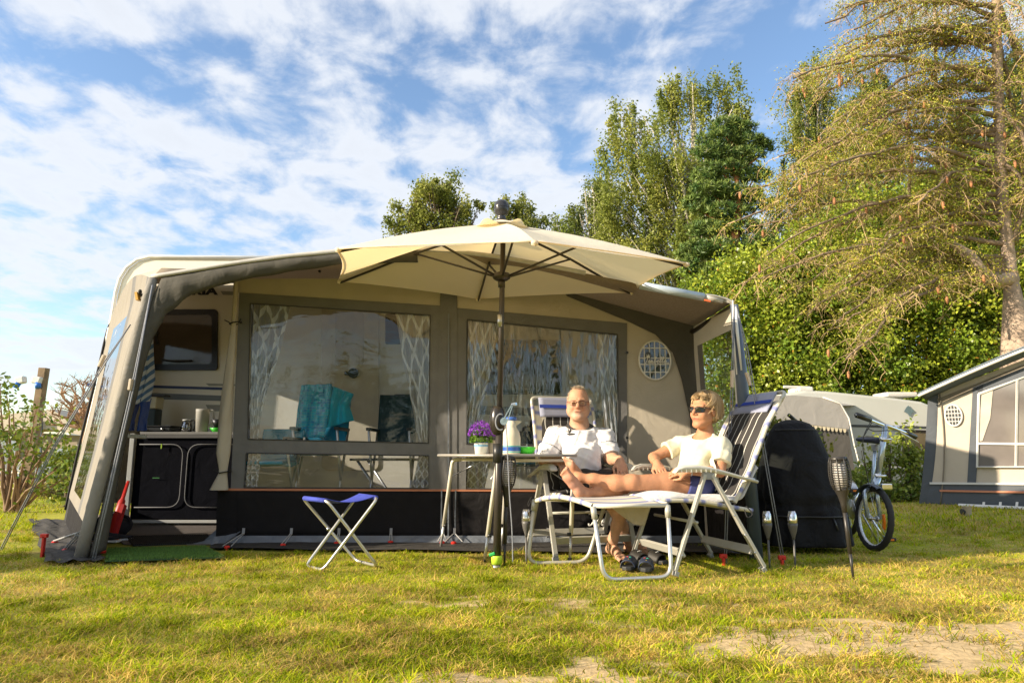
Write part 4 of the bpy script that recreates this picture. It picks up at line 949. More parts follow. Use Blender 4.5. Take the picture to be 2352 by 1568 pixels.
    hd = mat('headrest_blue_grey', (.27, .29, .40), .8); m = MB(); q = top+d*.055; m.grid(lambda u, v: q-d*.17*u+Vector((.022*1*(1-.2*u), -w*.80+2*w*.80*v, .012)), 8, 10); m.build('headrest', hd, r, True, solid=.01)
    m = MB(); m.grid(lambda u, v: q-d*(.065+.03*u)+Vector((.031, -w*.80+2*w*.80*v, .015)), 2, 10); m.build('headrest_stripe', mat('headrest_stripe_blue', (.02, .05, .34), .8), r, True)
    return r
def pad_mat():
    m = mat('pinstripe_pad', (.02, .02, .02), .8); nt, N, L, b = nodes_of(m); N = N.new; L = L.new
    at = N('ShaderNodeAttribute'); at.attribute_name = 'col'; sep = N('ShaderNodeSeparateXYZ'); L(at.outputs['Vector'], sep.inputs[0])
    a = N('ShaderNodeMath'); a.operation = 'MULTIPLY'; a.inputs[1].default_value = 7.0; L(sep.outputs[1], a.inputs[0]); f = N('ShaderNodeMath'); f.operation = 'FRACT'; L(a.outputs[0], f.inputs[0])
    g = N('ShaderNodeMath'); g.operation = 'GREATER_THAN'; g.inputs[1].default_value = .90; L(f.outputs[0], g.inputs[0])
    mx = N('ShaderNodeMix'); mx.data_type = 'RGBA'; L(g.outputs[0], mx.inputs[0]); mx.inputs[6].default_value = (.028, .025, .024, 1); mx.inputs[7].default_value = (.55, .54, .5, 1); L(mx.outputs[2], b.inputs['Base Color']); return m
PAD = pad_mat()
def chair_pad(path, w, lab, th=.028):
    """quilted cushion lying along the back and seat; path = local (x, z) list"""
    P = spline([(x, 0, z) for x, z in path], 6); m = MB(); nu, nv = 60, 28; col = []
    for i in range(nu+1):
        k = i/nu*(len(P)-1); j = min(int(k), len(P)-2); p = P[j].lerp(P[j+1], k-j); d = (P[j+1]-P[j]).normalized(); n = Vector((-d.z, 0, d.x))
        if n.x < 0 and abs(n.x) > abs(n.z): n = -n
        if n.z < 0: n = -n
        for v in range(nv+1):
            t = v/nv; e = (1-abs(2*t-1)**6)*(1-abs(2*i/nu-1)**20); puff = .75+.25*abs(math.sin(i/nu*math.pi*6))
            m.v.append(tuple(p+n*(.008+th*e*puff)+Vector((0, -w+2*w*t, 0))+Vector((0, .006*math.sin(i*.6), 0)))); col.append((i/nu, t, 0))
    for i in range(nu):
        for j in range(nv): a = i*(nv+1)+j; m.face((a, a+nv+1, a+nv+2, a+1))
    r = empty('chair_pad', (0, 0, 0), lab, 'cushion', 'pinstriped chair pads')
    o = np_mesh('pad_cover', np.array(m.v), np.array(m.f), PAD, r, col=np.array(col), smooth=True); md = o.modifiers.new('s', 'SOLIDIFY'); md.thickness = .014; md.offset = -1
    return r
def place(o, loc, ang): o.location = loc; o.rotation_euler = (0, 0, ang)
# woman's chair
WC_LOC = Vector((1.245, 4.87, 0)); WC_ANG = R_(180+15)
wback = [(-.17, .44), (-.25, .56), (-.36, .76), (-.46, .96), (-.58, 1.13)]
wc = recliner(wback, 'reclining camping chair facing left, holding the woman in sunglasses'); place(wc, WC_LOC, WC_ANG)
wp = chair_pad([(-.585, 1.10), (-.46, .95), (-.35, .74), (-.24, .545), (-.15, .455), (.0, .445), (.18, .465)], .235, 'black pinstriped chair pad under and behind the woman'); place(wp, WC_LOC, WC_ANG)
MC_LOC = Vector((.53, 5.46, 0)); MC_ANG = R_(-74)
mback = [(-.17, .44), (-.21, .58), (-.26, .78), (-.31, .98), (-.37, 1.16)]
mc = recliner(mback, 'reclining camping chair facing the camera, holding the man in glasses'); place(mc, MC_LOC, MC_ANG)
mp_ = chair_pad([(-.385, 1.09), (-.32, .95), (-.26, .74), (-.2, .56), (-.14, .46), (.0, .45), (.2, .47)], .235, 'grey pinstriped chair pad behind the man'); place(mp_, MC_LOC, MC_ANG)

# ------------------------------------------------------------------ footstool under the woman's feet
def footstool():
    A, B, C, D = W(1228, 1152, 4.93), W(1362, 1166, 4.32), W(1533, 1163, 4.42), W(1392, 1152, 5.02)
    for p in (A, B, C, D): p.z = .44
    r = empty('footstool', (A+B+C+D)/4-Vector((0, 0, .44)), 'striped footstool on two hoop legs under the crossed bare feet', 'footstool')
    for p, q, nm in ((A, B, 'side_tube'), (D, C, 'side_tube')):
        k = [p+Vector((0, 0, -.01)), p.lerp(q, .25)+Vector((0, 0, .022)), p.lerp(q, .5)+Vector((0, 0, .036)), p.lerp(q, .78)+Vector((0, 0, .022)), q]; striped_tube(nm, k, .0165, .125, r)
    for p, q in ((A, D), (B, C)):
        m = MB(); d = (p-q).normalized()*.02; m.tube([p+d*.0, q], .0135, 10); m.build('end_tube', white_metal, r, True)
    def fn(u, v):
        p = A.lerp(B, u); q = D.lerp(C, u); x = p.lerp(q, v); x.z += .036*math.sin(math.pi*u)-.012*math.sin(math.pi*v)+.006; return x
    striped_sheet('sling', fn, 40, 12, .7, .125, r)
    for (p, q, f0, f1) in ((A, D, G(1212, 1297), G(1348, 1294)), (B, C, G(1387, 1336), G(1543, 1329))):
        f0.z = f1.z = .012; m = MB(); m.tube(rounded([p-Vector((0, 0, .01)), f0, f1, q-Vector((0, 0, .01))], .085, 7), .0135, 10); l = m.build('hoop_leg', alu_paint if p is A else alu, r, True)
        for c, e in ((p, f0), (q, f1)):
            m = MB(); dd = (e-c).normalized(); m.tube([c, c+dd*.075], .019, 10); m.build('corner_fitting', slat, l, True)
footstool()

# ------------------------------------------------------------------ towels
def towel_mat(name, c): return mat(name, c, .95, 0, .06, 12, .8, 260, wr=.5, wscale=7, sheen=.3)
tw = towel_mat('white_terry', (.58, .57, .56)); tg = towel_mat('sand_terry', (.50, .44, .36))
def seat_towel():
    P = spline([(-.36, .70, .0), (-.27, .56, 0), (-.20, .49, 0), (-.08, .475, 0), (.1, .49, 0), (.28, .50, 0), (.42, .485, 0), (.455, .44, 0)], 5); w = .255
    def fn(u, v):
        k = u*(len(P)-1); i = min(int(k), len(P)-2); p = P[i].lerp(P[i+1], k-i); e = abs(2*v-1)**8
        return Vector((p.x, -w*1.08+2*w*1.08*v, p.y-.035*e+.008*math.sin(u*22+v*6)+.004))
    m = MB(); m.grid(fn, 60, 30); r = m.build('towel', tw, None, True, solid=.008); tag(r, 'white towel lying under the woman on the sunlit chair', 'towel', None); place(r, WC_LOC, WC_ANG)
seat_towel()
def hang_towel():
    # beige towel hanging down behind the footstool from the front of the seat
    TL, TR, BR, BL = W(1385, 1150, 4.93), W(1497, 1148, 4.75), W(1481, 1206, 4.80), W(1432, 1202, 4.9)
    def fn(u, v):
        p = TL.lerp(TR, u).lerp(BL.lerp(BR, u), v); y = math.sin(u*11+v*2)*.014*v; p.y += y; 
        if u < .5: p.z += .10*(.5-u)*v*1.0
        return p
    m = MB(); m.grid(fn, 40, 16); o = m.build('towel', tg, None, True, solid=.006); tag(o, 'beige towel hanging down behind the front bar of the footstool', 'towel')
hang_towel()

# ------------------------------------------------------------------ slippers
def slide(loc, ang, lab, strapc, marks, grp):
    r = empty('slide_sandal', (0, 0, 0), lab, 'sandal', grp); m = MB(); rub = mat('sandal_rubber', (.022, .024, .026), .6)
    out = [(.13, 0), (.12, .032), (.08, .046), (.0, .040), (-.08, .034), (-.125, .02), (-.135, 0)]; P = [Vector((x, y, 0)) for x, y in out]+[Vector((x, -y*.9, 0)) for x, y in out[-2:0:-1]]
    m.prism([p+Vector((0, 0, .004)) for p in P], (0, 0, .026)); m.build('sole', rub, r, bevel=.006)
    m = MB(); m.grid(lambda u, v: Vector((.085-.095*v+.012*math.cos(math.pi*(u-.5)), .046*math.cos(math.pi*u)*1.03, .012+(.052+.022*v)*math.sin(math.pi*u)**.7)), 16, 6); st = m.build('strap', strapc, r, True, solid=.006)
    for x, y, z, c, q in marks:
        m = MB(); m.lathe([(0, 0), (q, 0), (q, .003), (0, .003)], (x, y, z), 10, rot=Matrix.Rotation(R_(-35), 3, 'Y') ); m.build('print', mat('print_%02d' % int(c[0]*9+c[1]*30), c, .5), st)
    r.location = loc; r.rotation_euler = (0, 0, ang); return r
navy_s = mat('navy_strap', (.02, .03, .06), .55); blk_s = mat('black_strap', (.02, .018, .016), .6)
mk = [(.05, .012, .078, (.05, .45, .30), .008), (.045, -.006, .079, (.6, .08, .06), .008), (.07, .004, .068, (.7, .45, .03), .006)]
mk2 = [(.055, .012, .079, (.6, .6, .6), .006), (.055, 0, .081, (.6, .6, .6), .006), (.055, -.012, .079, (.6, .6, .6), .006)]
slide(G(1448, 1305), R_(-112), 'navy slide sandal with coloured print, left one of the front pair', navy_s, mk, 'slide sandals under the chair')
slide(G(1485, 1308), R_(-104), 'navy slide sandal with coloured print, right one of the front pair', navy_s, mk, 'slide sandals under the chair')
slide(G(1458, 1290), R_(-60), 'black slide sandal with white marks, left one of the rear pair', blk_s, mk2, 'slide sandals under the chair')
slide(G(1497, 1292), R_(-50), 'black slide sandal with white marks, right one of the rear pair', blk_s, mk2, 'slide sandals under the chair')

# ------------------------------------------------------------------ covered grill
def grill():
    c = G(1842, 1270); c.y = 5.75; Yc = 5.7; r = empty('grill', Vector((W(1842, 1270, Yc).x, Yc, 0)), 'tall covered grill hidden under a black weather cover', 'grill')
    prof = [(1.035, .03, 1825), (1.025, .08, 1826), (1.0, .135, 1828), (.95, .178, 1829), (.86, .215, 1829), (.72, .265, 1829), (.6, .295, 1830), (.45, .325, 1832), (.3, .335, 1836), (.15, .355, 1839), (.05, .365, 1840)]
    rs = random.Random(4)
    def fn(u, v):
        k = v*(len(prof)-1); i = min(int(k), len(prof)-2); f = k-i; z = prof[i][0]*(1-f)+prof[i+1][0]*f; rr = prof[i][1]*(1-f)+prof[i+1][1]*f; x = prof[i][2]*(1-f)+prof[i+1][2]*f
        cx = W(x, 1100, Yc).x; a = 2*math.pi*u; q = max(0, (.8-z))/.8
        rr *= 1+q*(.055*math.sin(5*a+1.0)+.045*math.sin(9*a+z*4)+.03*math.sin(14*a-z*7))+.01*math.sin(6*a+z*9)
        if z < .42: rr *= 1+.02*math.sin(a*3+2)
        if .33 < z < .40: rr *= .97
        ca, sa = math.cos(a), math.sin(a); e = .9; X = math.copysign(abs(ca)**e, ca); Yy = math.copysign(abs(sa)**e, sa)
        return Vector((cx+rr*X*1.0, Yc+rr*Yy*.85, z))
    m = MB(); m.grid(fn, 140, 60); m.build('cover', mat('black_cover_fabric', (.007, .007, .009), .75, 0, .15, 5, .3, 250, wr=1.0, wscale=5, spec=.25), r, True, solid=.003)
    m = MB(); P = [fn(u, .30)+Vector((0, -.006, 0)) for u in np.linspace(.55, .95, 20)]; m.tube(P, .004, 5); m.build('seam', black_plastic, r, True)
    P = [fn(u, .815)+Vector((0, -.012, 0)) for u in np.linspace(.60, .95, 22)]; m = MB(); m.tube(P, .013, 6, flat=.5); m.tube([P[12], P[12]+Vector((.02, -.02, -.1))], .012, 6, flat=.4); m.build('belt', black_plastic, r, True)
grill()

# ------------------------------------------------------------------ bicycles
def wheel(parent, c, ax, R, tyre_m, spokes=20):
    c, ax = Vector(c), Vector(ax).normalized(); u = Vector((0, 0, 1)); u = (u-ax*u.dot(ax)).normalized(); w = ax.cross(u)
    ring = lambda rad, n=48: [c+rad*(math.cos(a)*u+math.sin(a)*w) for a in np.linspace(0, 6.2832, n+1)]
    r = MB(); P = ring(R-.034); r.tube(P, .006, 6); wh = r.build('wheel', alu, parent, True)
    m = MB(); P = ring(R-.025, 64); m.tube(P, [.0255 if i % 2 else .0225 for i in range(65)], 10); m.build('tyre', tyre_m, wh, True)
    m = MB(); base = len(m.v)
    for a in np.linspace(0, 6.2832, 49)[:-1]:
        d = math.cos(a)*u+math.sin(a)*w
        for rad, o in ((R-.030, .012), (R-.052, .010), (R-.052, -.010), (R-.030, -.012)): m.v.append(tuple(c+d*rad+ax*o))
    for i in range(48):
        for j in range(4): a = i*4+j; b = i*4+(j+1) % 4; cc = ((i+1) % 48)*4; m.face((a, b, cc+(j+1) % 4, cc+j))
    m.build('rim', mat('rim_alloy', (.62, .63, .66), .3, .4), wh, True)
    m = MB()
    for i in range(spokes):
        a = 2*math.pi*i/spokes; d = math.cos(a)*u+math.sin(a)*w; s = .025 if i % 2 else -.025; m.tube([c+ax*s+d*.02, c+d*(R-.05)], .0013, 4)
    m.build('spoke', steel, wh)
    m = MB(); m.tube([c-ax*.05, c+ax*.05], .012, 10); m.tube([c-ax*.03, c-ax*.022], .024, 12); m.tube([c+ax*.022, c+ax*.03], .024, 12); m.build('hub', steel, wh, True)
    return wh
def bicycle():
    bl = mat('pale_blue_silver_paint', (.42, .50, .60), .22, .6, .03, 8, coat=.4); tyre = mat('tyre_rubber', (.016, .016, .017), .75)
    fw = W(2008, 1199, 5.55); R = .252; fw.z = .255; r = empty('bicycle', Vector((fw.x, fw.y, 0)), 'pale blue folding bicycle standing on the lawn right of the grill cover', 'bicycle')
    fwd = Vector((.05, -.99, 0)).normalized(); ax = Vector((-fwd.y, fwd.x, 0)); ax = (ax+Vector((0, 0, -.10))).normalized()
    wheel(r, fw, ax, R, tyre)
    back = Vector((.10, .995, 0)).normalized(); rw = fw+back*1.0; rw.x += .18; wheel(r, rw, Vector((back.y, -back.x, -.08)), R, tyre)
    Y = 5.55; crown = W(2006, 1122, 5.60); top = W(2034, 976, 5.62); mid = W(2016, 1095, 5.61)
    side = ax*.052
    m = MB(); m.tube(rounded([fw+side, fw+side+Vector((0, .02, .20)), crown+ax*.03], .05), .016, 8); m.build('fork_blade', bl, r, True)
    m = MB(); m.tube(rounded([fw-side, fw-side+Vector((0, .02, .20)), crown-ax*.03], .05), .016, 8); m.build('fork_blade', bl, r, True)
    m = MB(); m.tube([crown-Vector((0, 0, .02)), mid], .029, 12); m.build('head_tube', bl, r, True)
    m = MB(); m.tube([mid, top], [.025, .022], 12); m.build('stem', bl, r, True)
    for t, nm in ((.02, 'fold_clamp'), (.72, 'height_clamp')):
        m = MB(); p = mid.lerp(top, t); m.tube([p-Vector((0, 0, .018)), p+Vector((0, 0, .018))], .027, 12); m.tube([p+Vector((-.03, -.02, 0)), p+Vector((.05, -.025, .002))], .010, 8); m.build(nm, chrome, r, True)
    gl, gr = W(1968, 953, 5.42), W(2102, 1003, 5.78); m = MB(); m.tube(spline([gl, top+Vector((-.03, -.01, .0)), top+Vector((.03, 0, -.012)), gr]), .016, 10); hb = m.build('handlebar', chrome, r, True)
    for a, b in ((gl, 0.22), (gr, .22)):
        o = top; m = MB(); m.tube([a, a.lerp(o, b*2.0)], .022, 12); m.build('grip', black_plastic, hb, True)
    p = gr.lerp(top, .55); m = MB(); m.tube([p+Vector((0, 0, .0)), p+Vector((.0, -.03, -.02)), gr+Vector((-.02, -.07, -.045))], [.014, .008, .005], 8); m.build('brake_lever', alu, hb, True)
    m = MB(); q = gr.lerp(top, .62); m.lathe([(0, 0), (.022, .0), (.018, .016), (0, .022)], q+Vector((0, 0, .015)), 12); m.build('bell', chrome, hb, True)
    m = MB(); m.tube(spline([gl.lerp(top, .55), W(1985, 1000, 5.5), W(1992, 985, 5.55), W(2010, 990, 5.5), W(2040, 988, 5.45), gr.lerp(top, .5)]), .0035, 5); m.tube(spline([gl.lerp(top, .5), W(1982, 1010, 5.45), W(1990, 1080, 5.5), W(1998, 1120, 5.5)]), .0035, 5); m.build('brake_cable', black_plastic, r, True)
    sp0, sp1 = W(2000, 1110, 6.0), W(2010, 1026, 6.05)
    m = MB(); m.tube([sp0-Vector((0, 0, .1)), sp1], .015, 10); m.build('seat_post', bl, r, True)
    m = MB(); c = W(2009, 1013, 6.05)
    def sad(u, v):
        x = -.16+.30*u; wd = .022+.085*max(0, 1-abs(u-.05)/.75)**1.3 if u < .8 else .024*(1-(u-.8)*3.5); a = math.pi*2*v; d = -back; sdv = Vector((-d.y, d.x, 0)); return c+d*x+sdv*wd*math.cos(a)+Vector((0, 0, .03*math.sin(a)*(1 if math.sin(a) > 0 else 1.0)+.02*(1-u)))
    m.grid(sad, 14, 16); m.build('saddle', mat('navy_vinyl', (.015, .02, .05), .35), r, True)
    m = MB(); m.tube([c+Vector((.03*math.cos(a*5), .03*math.sin(a*5), -.03-.008*a)) for a in np.linspace(0, 6.3, 40)], .004, 5); m.build('saddle_spring', steel, r, True)
    bb = fw.lerp(rw, .45); bb.z = .29; bb.x -= .02
    m = MB(); m.tube([crown+Vector((0, .03, -.01)), crown.lerp(bb, .5)+Vector((0, 0, .02)), bb, ], .022, 10); m.tube([bb, sp0], .017, 8); m.build('main_frame', bl, r, True)
    for s in (-1, 1):
        m = MB(); d = Vector((back.y, -back.x, 0))*.055*s; m.tube([bb+d*.6, rw+d], .009, 8); m.tube([sp0+d*.3, rw+d], .008, 8); m.build('rear_stay', bl, r, True)
    # mudguard arch, bracket lamp, reflector
    m = MB(); uu = Vector((0, 0, 1)); 
    def gd(u, v): 
        a = R_(-45+72*u); return fw+(math.cos(a)*uu+math.sin(a)*fwd)*(R+.018)+ax*(v-.5)*.062+uu*(-.012*(2*v-1)**2)
    m.grid(gd, 20, 5); m.build('mudguard', mat('mudguard_grey', (.08, .10, .14), .3, .3), r, True, solid=.003)
    def gd2(u, v):
        a = R_(-100+150*u); bk = back; return rw+(math.cos(a)*uu+math.sin(a)*-bk)*(R+.02)+Vector((back.y, -back.x, 0))*(v-.5)*.062
    m = MB(); m.grid(gd2, 20, 5); m.build('mudguard', mat('mudguard_chrome', (.5, .52, .55), .2, .7), r, True, solid=.003)
    m = MB(); q = crown+Vector((.08, -.05, .02)); m.box(q, (.085, .03, .05)); m.build('head_lamp', chrome, r, bevel=.01)
    m = MB(); u = uu; w_ = ax.cross(u).normalized(); m.grid(lambda a, b: fw-ax*.02+(math.cos(R_(75+38*a))*u+math.sin(R_(75+38*a))*-w_*-1)*(R-.10+.035*b), 10, 2); m.build('orange_reflector', mat('reflector_orange', (.85, .22, .02), .3), r, True, solid=.008)
    # cranks and pedals
    cr = Vector((back.y, -back.x, 0)); p1 = W(1964, 1126, 5.98); p2 = W(2040, 1238, 5.9)
    for p, s in ((p1, -1), (p2, 1)):
        a = bb+cr*.07*s*-1 if False else bb+Vector((.06*s, 0, 0)); m = MB(); m.tube([a, p+Vector((-.03*s, 0, 0))], .010, 8); k = m.build('crank_arm', chrome, r, True)
        m = MB(); m.box(p+Vector((.01*s, 0, 0)), (.09, .06, .03)); pd = m.build('pedal', black_plastic, k, bevel=.006)
        m = MB(); m.box(p+Vector((.01*s, -.032, 0)), (.045, .004, .014)); m.build('pedal_reflector', MATS['reflector_orange'], pd)
    m = MB(); m.tube([bb-cr*.06, bb-cr*.055], .085, 28); m.build('chainring', steel, r, True)
    m = MB(); m.tube([bb+Vector((.08, .1, -.05)), Vector((bb.x+.2, bb.y+.12, .01))], .008, 8); m.build('kickstand', steel, r, True)
bicycle()
def second_bike():
    Y = 6.9; c = W(1790, 1200, Y); c.z = 0
    r = empty('bicycle', c, 'second bicycle almost hidden behind the grill cover, only saddle and handlebar showing', 'bicycle')
    lime = mat('lime_paint', (.45, .50, .05), .3, .2); R = .33
    h = W(1855, 990, Y); st = W(1757, 1006, Y+.1); a1 = Vector((h.x+.02, Y, R)); a0 = Vector((st.x-.22, Y+.1, R)); wd = Vector((0, 1, 0))
    wheel(r, a1, wd, R, MATS['tyre_rubber']); wheel(r, a0, wd, R, MATS['tyre_rubber'])
    hd = h+Vector((0, 0, -.14)); bb = a0.lerp(a1, .42); bb.z = .30; sp = st+Vector((.02, 0, -.2))
    m = MB()
    for p, q in ((hd, bb), (hd, sp), (bb, sp), (sp, a0), (bb, a0), (hd, a1)): m.tube([p, q], .017, 8)
    m.build('frame', lime, r, True)
    m = MB(); m.tube([sp, st], .013, 8); m.build('seat_post', steel, r, True)
    m = MB(); m.grid(lambda u, v: st+Vector((-.13+.27*u, (.075*(1-u)**.6+.02)*math.cos(6.283*v), .028*math.sin(6.283*v)+.012*(1-u)+.02)), 12, 14); m.build('saddle', MATS['navy_vinyl'], r, True)
    g = W(1812, 953, Y-.25); m = MB(); m.tube(spline([g, W(1838, 975, Y-.12), h, h+Vector((0, .25, .06))]), .012, 8); hb = m.build('handlebar', lime, r, True)
    m = MB(); m.tube([g, g.lerp(W(1838, 975, Y-.12), .75)], .019, 10); m.build('grip', black_plastic, hb, True)
    m = MB(); m.tube([hd, h], .016, 8); m.build('stem', steel, r, True)
    m = MB(); m.tube(spline([W(1838, 978, Y-.15), W(1855, 975, Y-.2), W(1872, 992, Y-.2), W(1866, 1010, Y-.1)]), .009, 6); m.build('brake_lever', black_plastic, r, True)
second_bike()

# ------------------------------------------------------------------ kitchen unit and the things in the doorway
def kitchen():
    Y = 7.42; r = empty('kitchen_cabinet', G(405, 1200), 'folding camping kitchen cabinet with dark zipped doors in the doorway', 'cabinet')
    dk = mat('dark_navy_fabric', (.004, .004, .007), .95, 0, .2, 8, wr=.3, wscale=6, spec=.15); zt = W(400, 992, Y).z; x0 = W(302, 1100, Y).x; x1 = W(545, 1100, Y).x; zb = .05
    m = MB(); m.box(((x0+x1)/2, Y+.24, (zt+zb)/2), (x1-x0-.02, .46, zt-zb-.05)); m.build('fabric_body', dk, r, bevel=.01)
    m = MB(); m.box(((x0+x1)/2+.03, Y+.24, zt-.012), (x1-x0-.06, .52, .028)); m.build('worktop', mat('grey_worktop', (.30, .28, .25), .4), r, bevel=.004)
    m = MB(); m.box(((x0+x1)/2+.03, Y-.015, zt-.045), (x1-x0-.08, .006, .035)); m.build('front_rail', mat('speckled_rail', (.12, .11, .10), .6), r)
    for x in (x0-.02, x1):
        m = MB(); m.box((x, Y-.005, zt/2-.005), (.05, .035, zt-.02)); m.build('upright', mat('pale_upright', (.58, .57, .52), .4), r, bevel=.004)
    m = MB(); m.box(((x0+x1)/2, Y-.005, .055), (x1-x0, .03, .03)); m.build('base_bar', MATS['pale_upright'], r, bevel=.003)
    zm = mat('grey_zip', (.22, .21, .20), .6)
    for a, b in ((x0+.06, x0+.06+(x1-x0)*.42), (x0+(x1-x0)*.52, x1-.06)):
        rr_ = .13; m = MB(); z0, z1 = .2, zt-.13; m.tube(rounded([(a, Y-.012, z1), (b, Y-.012, z1), (b, Y-.012, z0), (a, Y-.012, z0)], rr_, 6) if a < x0+.1 else rounded([(b, Y-.012, z1), (a, Y-.012, z1), (a, Y-.012, z0), (b, Y-.012, z0)], rr_, 6), .006, 5); m.build('zip', zm, r, True)
    m = MB(); m.box((x0+.30, Y-.02, zt-.15), (.012, .006, .05)); m.build('zip_tab', mat('lime_tab', (.4, .6, .03), .6), r)
    m = MB(); m.poly([W(q[0], q[1], Y-.012) for q in ((350, 1096), (366, 1096), (366, 1098), (350, 1098))]); m.build('logo_text', mat('green_print', (.04, .22, .04), .6), r)
    for x in (x0-.02, x1):
        m = MB(); m.box((x, Y, .015), (.07, .06, .03)); m.build('foot', mat('amber_foot', (.55, .35, .03), .5), r, bevel=.005)
    zt += .003
    def at(x, dy=.1): return Vector((W(x, 990, Y+dy).x, Y+dy, zt))
    m = MB(); c = at(428, .08); m.lathe([(0, 0), (.055, 0), (.06, .05), (.045, .10), (.042, .12), (.039, .12), (.042, .10), (.056, .05), (.05, .006), (0, .006)], c, 20); j = empty('glass_jug', c, 'glass coffee jug with black handle on the kitchen worktop', 'jug'); m.build('glass_bowl', pane_mat('jug_glass', (.85, .86, .86), .15, 0), j, True)
    m = MB(); m.tube(spline([c+Vector((.045, -.01, .125)), c+Vector((.085, -.01, .12)), c+Vector((.088, -.01, .04)), c+Vector((.075, -.01, .02))]), .009, 6); m.build('handle', black_plastic, j, True)
    m = MB(); m.lathe([(0, .12), (.046, .12), (.048, .135), (0, .14)], c, 18); m.build('lid', MATS['pale_upright'], j, True)
    c = at(463, .1); j = empty('plastic_pitcher', c, 'frosted white plastic pitcher on the kitchen worktop', 'pitcher'); fp = mat('frosted_plastic', (.72, .68, .58), .5, trans=.3)
    m = MB(); m.lathe([(0, 0), (.062, 0), (.072, .22), (.074, .25), (.070, .25), (.066, .2), (.058, .01), (0, .01)], c, 22); m.build('body', fp, j, True)
    m = MB(); m.tube(spline([c+Vector((.07, 0, .23)), c+Vector((.115, 0, .225)), c+Vector((.115, 0, .1)), c+Vector((.072, 0, .08))]), .012, 8); m.build('handle', fp, j, True)
    c = at(500, .08); m = MB(); m.lathe([(0, 0), (.05, 0), (.085, .045), (.08, .045), (.048, .006), (0, .006)], c, 22); tag(m.build('bowl', MATS['bright_green_plastic'], None, True), 'shallow green bowl at the right end of the kitchen worktop', 'bowl')
    m = MB(); m.lathe([(0, 0), (.035, 0), (.075, .09), (.07, .09), (.033, .006), (0, .006)], c+Vector((0, 0, .046)), 22); tag(m.build('bowl', black_plastic, None, True), 'dark bowl stacked on the green bowl on the worktop', 'bowl')
    c = at(366, .14); j = empty('gas_stove', c, 'low black gas stove on the left of the worktop', 'stove'); m = MB(); m.box(c+Vector((0, 0, .03)), (.36, .26, .045)); m.build('body', black_plastic, j, bevel=.008)
    m = MB(); m.box(c+Vector((0, 0, .062)), (.38, .28, .012)); m.build('glass_lid', black_plastic, j, bevel=.003)
    for k in (-.1, .1): m = MB(); m.tube([c+Vector((k, -.13, .03)), c+Vector((k, -.15, .03))], .014, 10); m.build('knob', steel, j, True)
    c = at(349, .3); j = empty('coffee_machine', c, 'coffee machine with cream top behind the gas stove', 'coffee machine')
    m = MB(); m.box(c+Vector((0, 0, .13)), (.12, .16, .26)); m.build('base', mat('dark_teal_plastic', (.02, .04, .05), .4), j, bevel=.01); m = MB(); m.box(c+Vector((0, 0, .33)), (.13, .17, .13)); m.build('water_tank', mat('cream_tank', (.62, .55, .36), .4), j, bevel=.01); m = MB(); m.box(c+Vector((.04, -.02, .41)), (.24, .12, .02)); m.build('lid', black_plastic, j, bevel=.005)
kitchen()
def cloth_hang(name, P, material, lab, cat, fold=5, amp=.02, parent=None, nu=24, nv=30, stripes=0):
    """P: left and right display border polylines (x, y, Y)"""
    L_, R2 = P; m = MB(); col = []
    def at(Q, t): k = t*(len(Q)-1); i = min(int(k), len(Q)-2); return W(*Q[i]).lerp(W(*Q[i+1]), k-i)
    for i in range(nu+1):
        for j in range(nv+1):
            u, v = i/nu, j/nv; p = at(L_, v).lerp(at(R2, v), u); p.y += amp*math.sin(u*fold*6.283+v*2); m.v.append(tuple(p)); col.append((u, v, 0))
    for i in range(nu):
        for j in range(nv): a = i*(nv+1)+j; m.face((a, a+nv+1, a+nv+2, a+1))
    o = np_mesh(name, np.array(m.v), np.array(m.f), material, parent, col=np.array(col), smooth=True); md = o.modifiers.new('s', 'SOLIDIFY'); md.thickness = .006
    if lab: tag(o, lab, cat)
    return o
def hang_stripe():
    m = mat('blue_white_stripe', (.5, .6, .8), .9); nt, N, L, b = nodes_of(m); N = N.new; L = L.new
    at = N('ShaderNodeAttribute'); at.attribute_name = 'col'; sep = N('ShaderNodeSeparateXYZ'); L(at.outputs['Vector'], sep.inputs[0])
    a = N('ShaderNodeMath'); a.operation = 'MULTIPLY_ADD'; a.inputs[1].default_value = 3.0; L(sep.outputs[0], a.inputs[0]); c = N('ShaderNodeMath'); c.operation = 'MULTIPLY'; c.inputs[1].default_value = 8; L(sep.outputs[1], c.inputs[0]); L(c.outputs[0], a.inputs[2])
    f = N('ShaderNodeMath'); f.operation = 'FRACT'; L(a.outputs[0], f.inputs[0]); g = N('ShaderNodeMath'); g.operation = 'GREATER_THAN'; g.inputs[1].default_value = .5; L(f.outputs[0], g.inputs[0])
    mx = N('ShaderNodeMix'); mx.data_type = 'RGBA'; L(g.outputs[0], mx.inputs[0]); mx.inputs[6].default_value = (.10, .20, .42, 1); mx.inputs[7].default_value = (.62, .66, .74, 1); L(mx.outputs[2], b.inputs['Base Color']); return m
cloth_hang('beach_towel', ([(338, 760, 6.2), (320, 820, 6.2), (305, 880, 6.2), (299, 932, 6.2)], [(350, 770, 6.4), (350, 820, 6.4), (352, 870, 6.4), (340, 920, 6.4)]), hang_stripe(), 'blue and white striped towel hanging inside the left awning side', 'towel', 2, .03)
tb = towel_mat('deep_blue_cloth', (.02, .07, .34))
for k, (x0, x1, x2, x3, lab) in enumerate(((300, 322, 286, 312, 'deep blue swim shorts hanging under the striped towel, left one'), (322, 346, 313, 342, 'deep blue swim shorts hanging under the striped towel, right one'))):
    cloth_hang('swim_shorts', ([(x0, 922-k*6, 6.3), (x2+3, 965, 6.3), (x2, 990, 6.3)], [(x1, 918-k*4, 6.45), (x3-4, 962, 6.45), (x3, 988, 6.45)]), tb, lab, 'shorts', 1.5, .04)
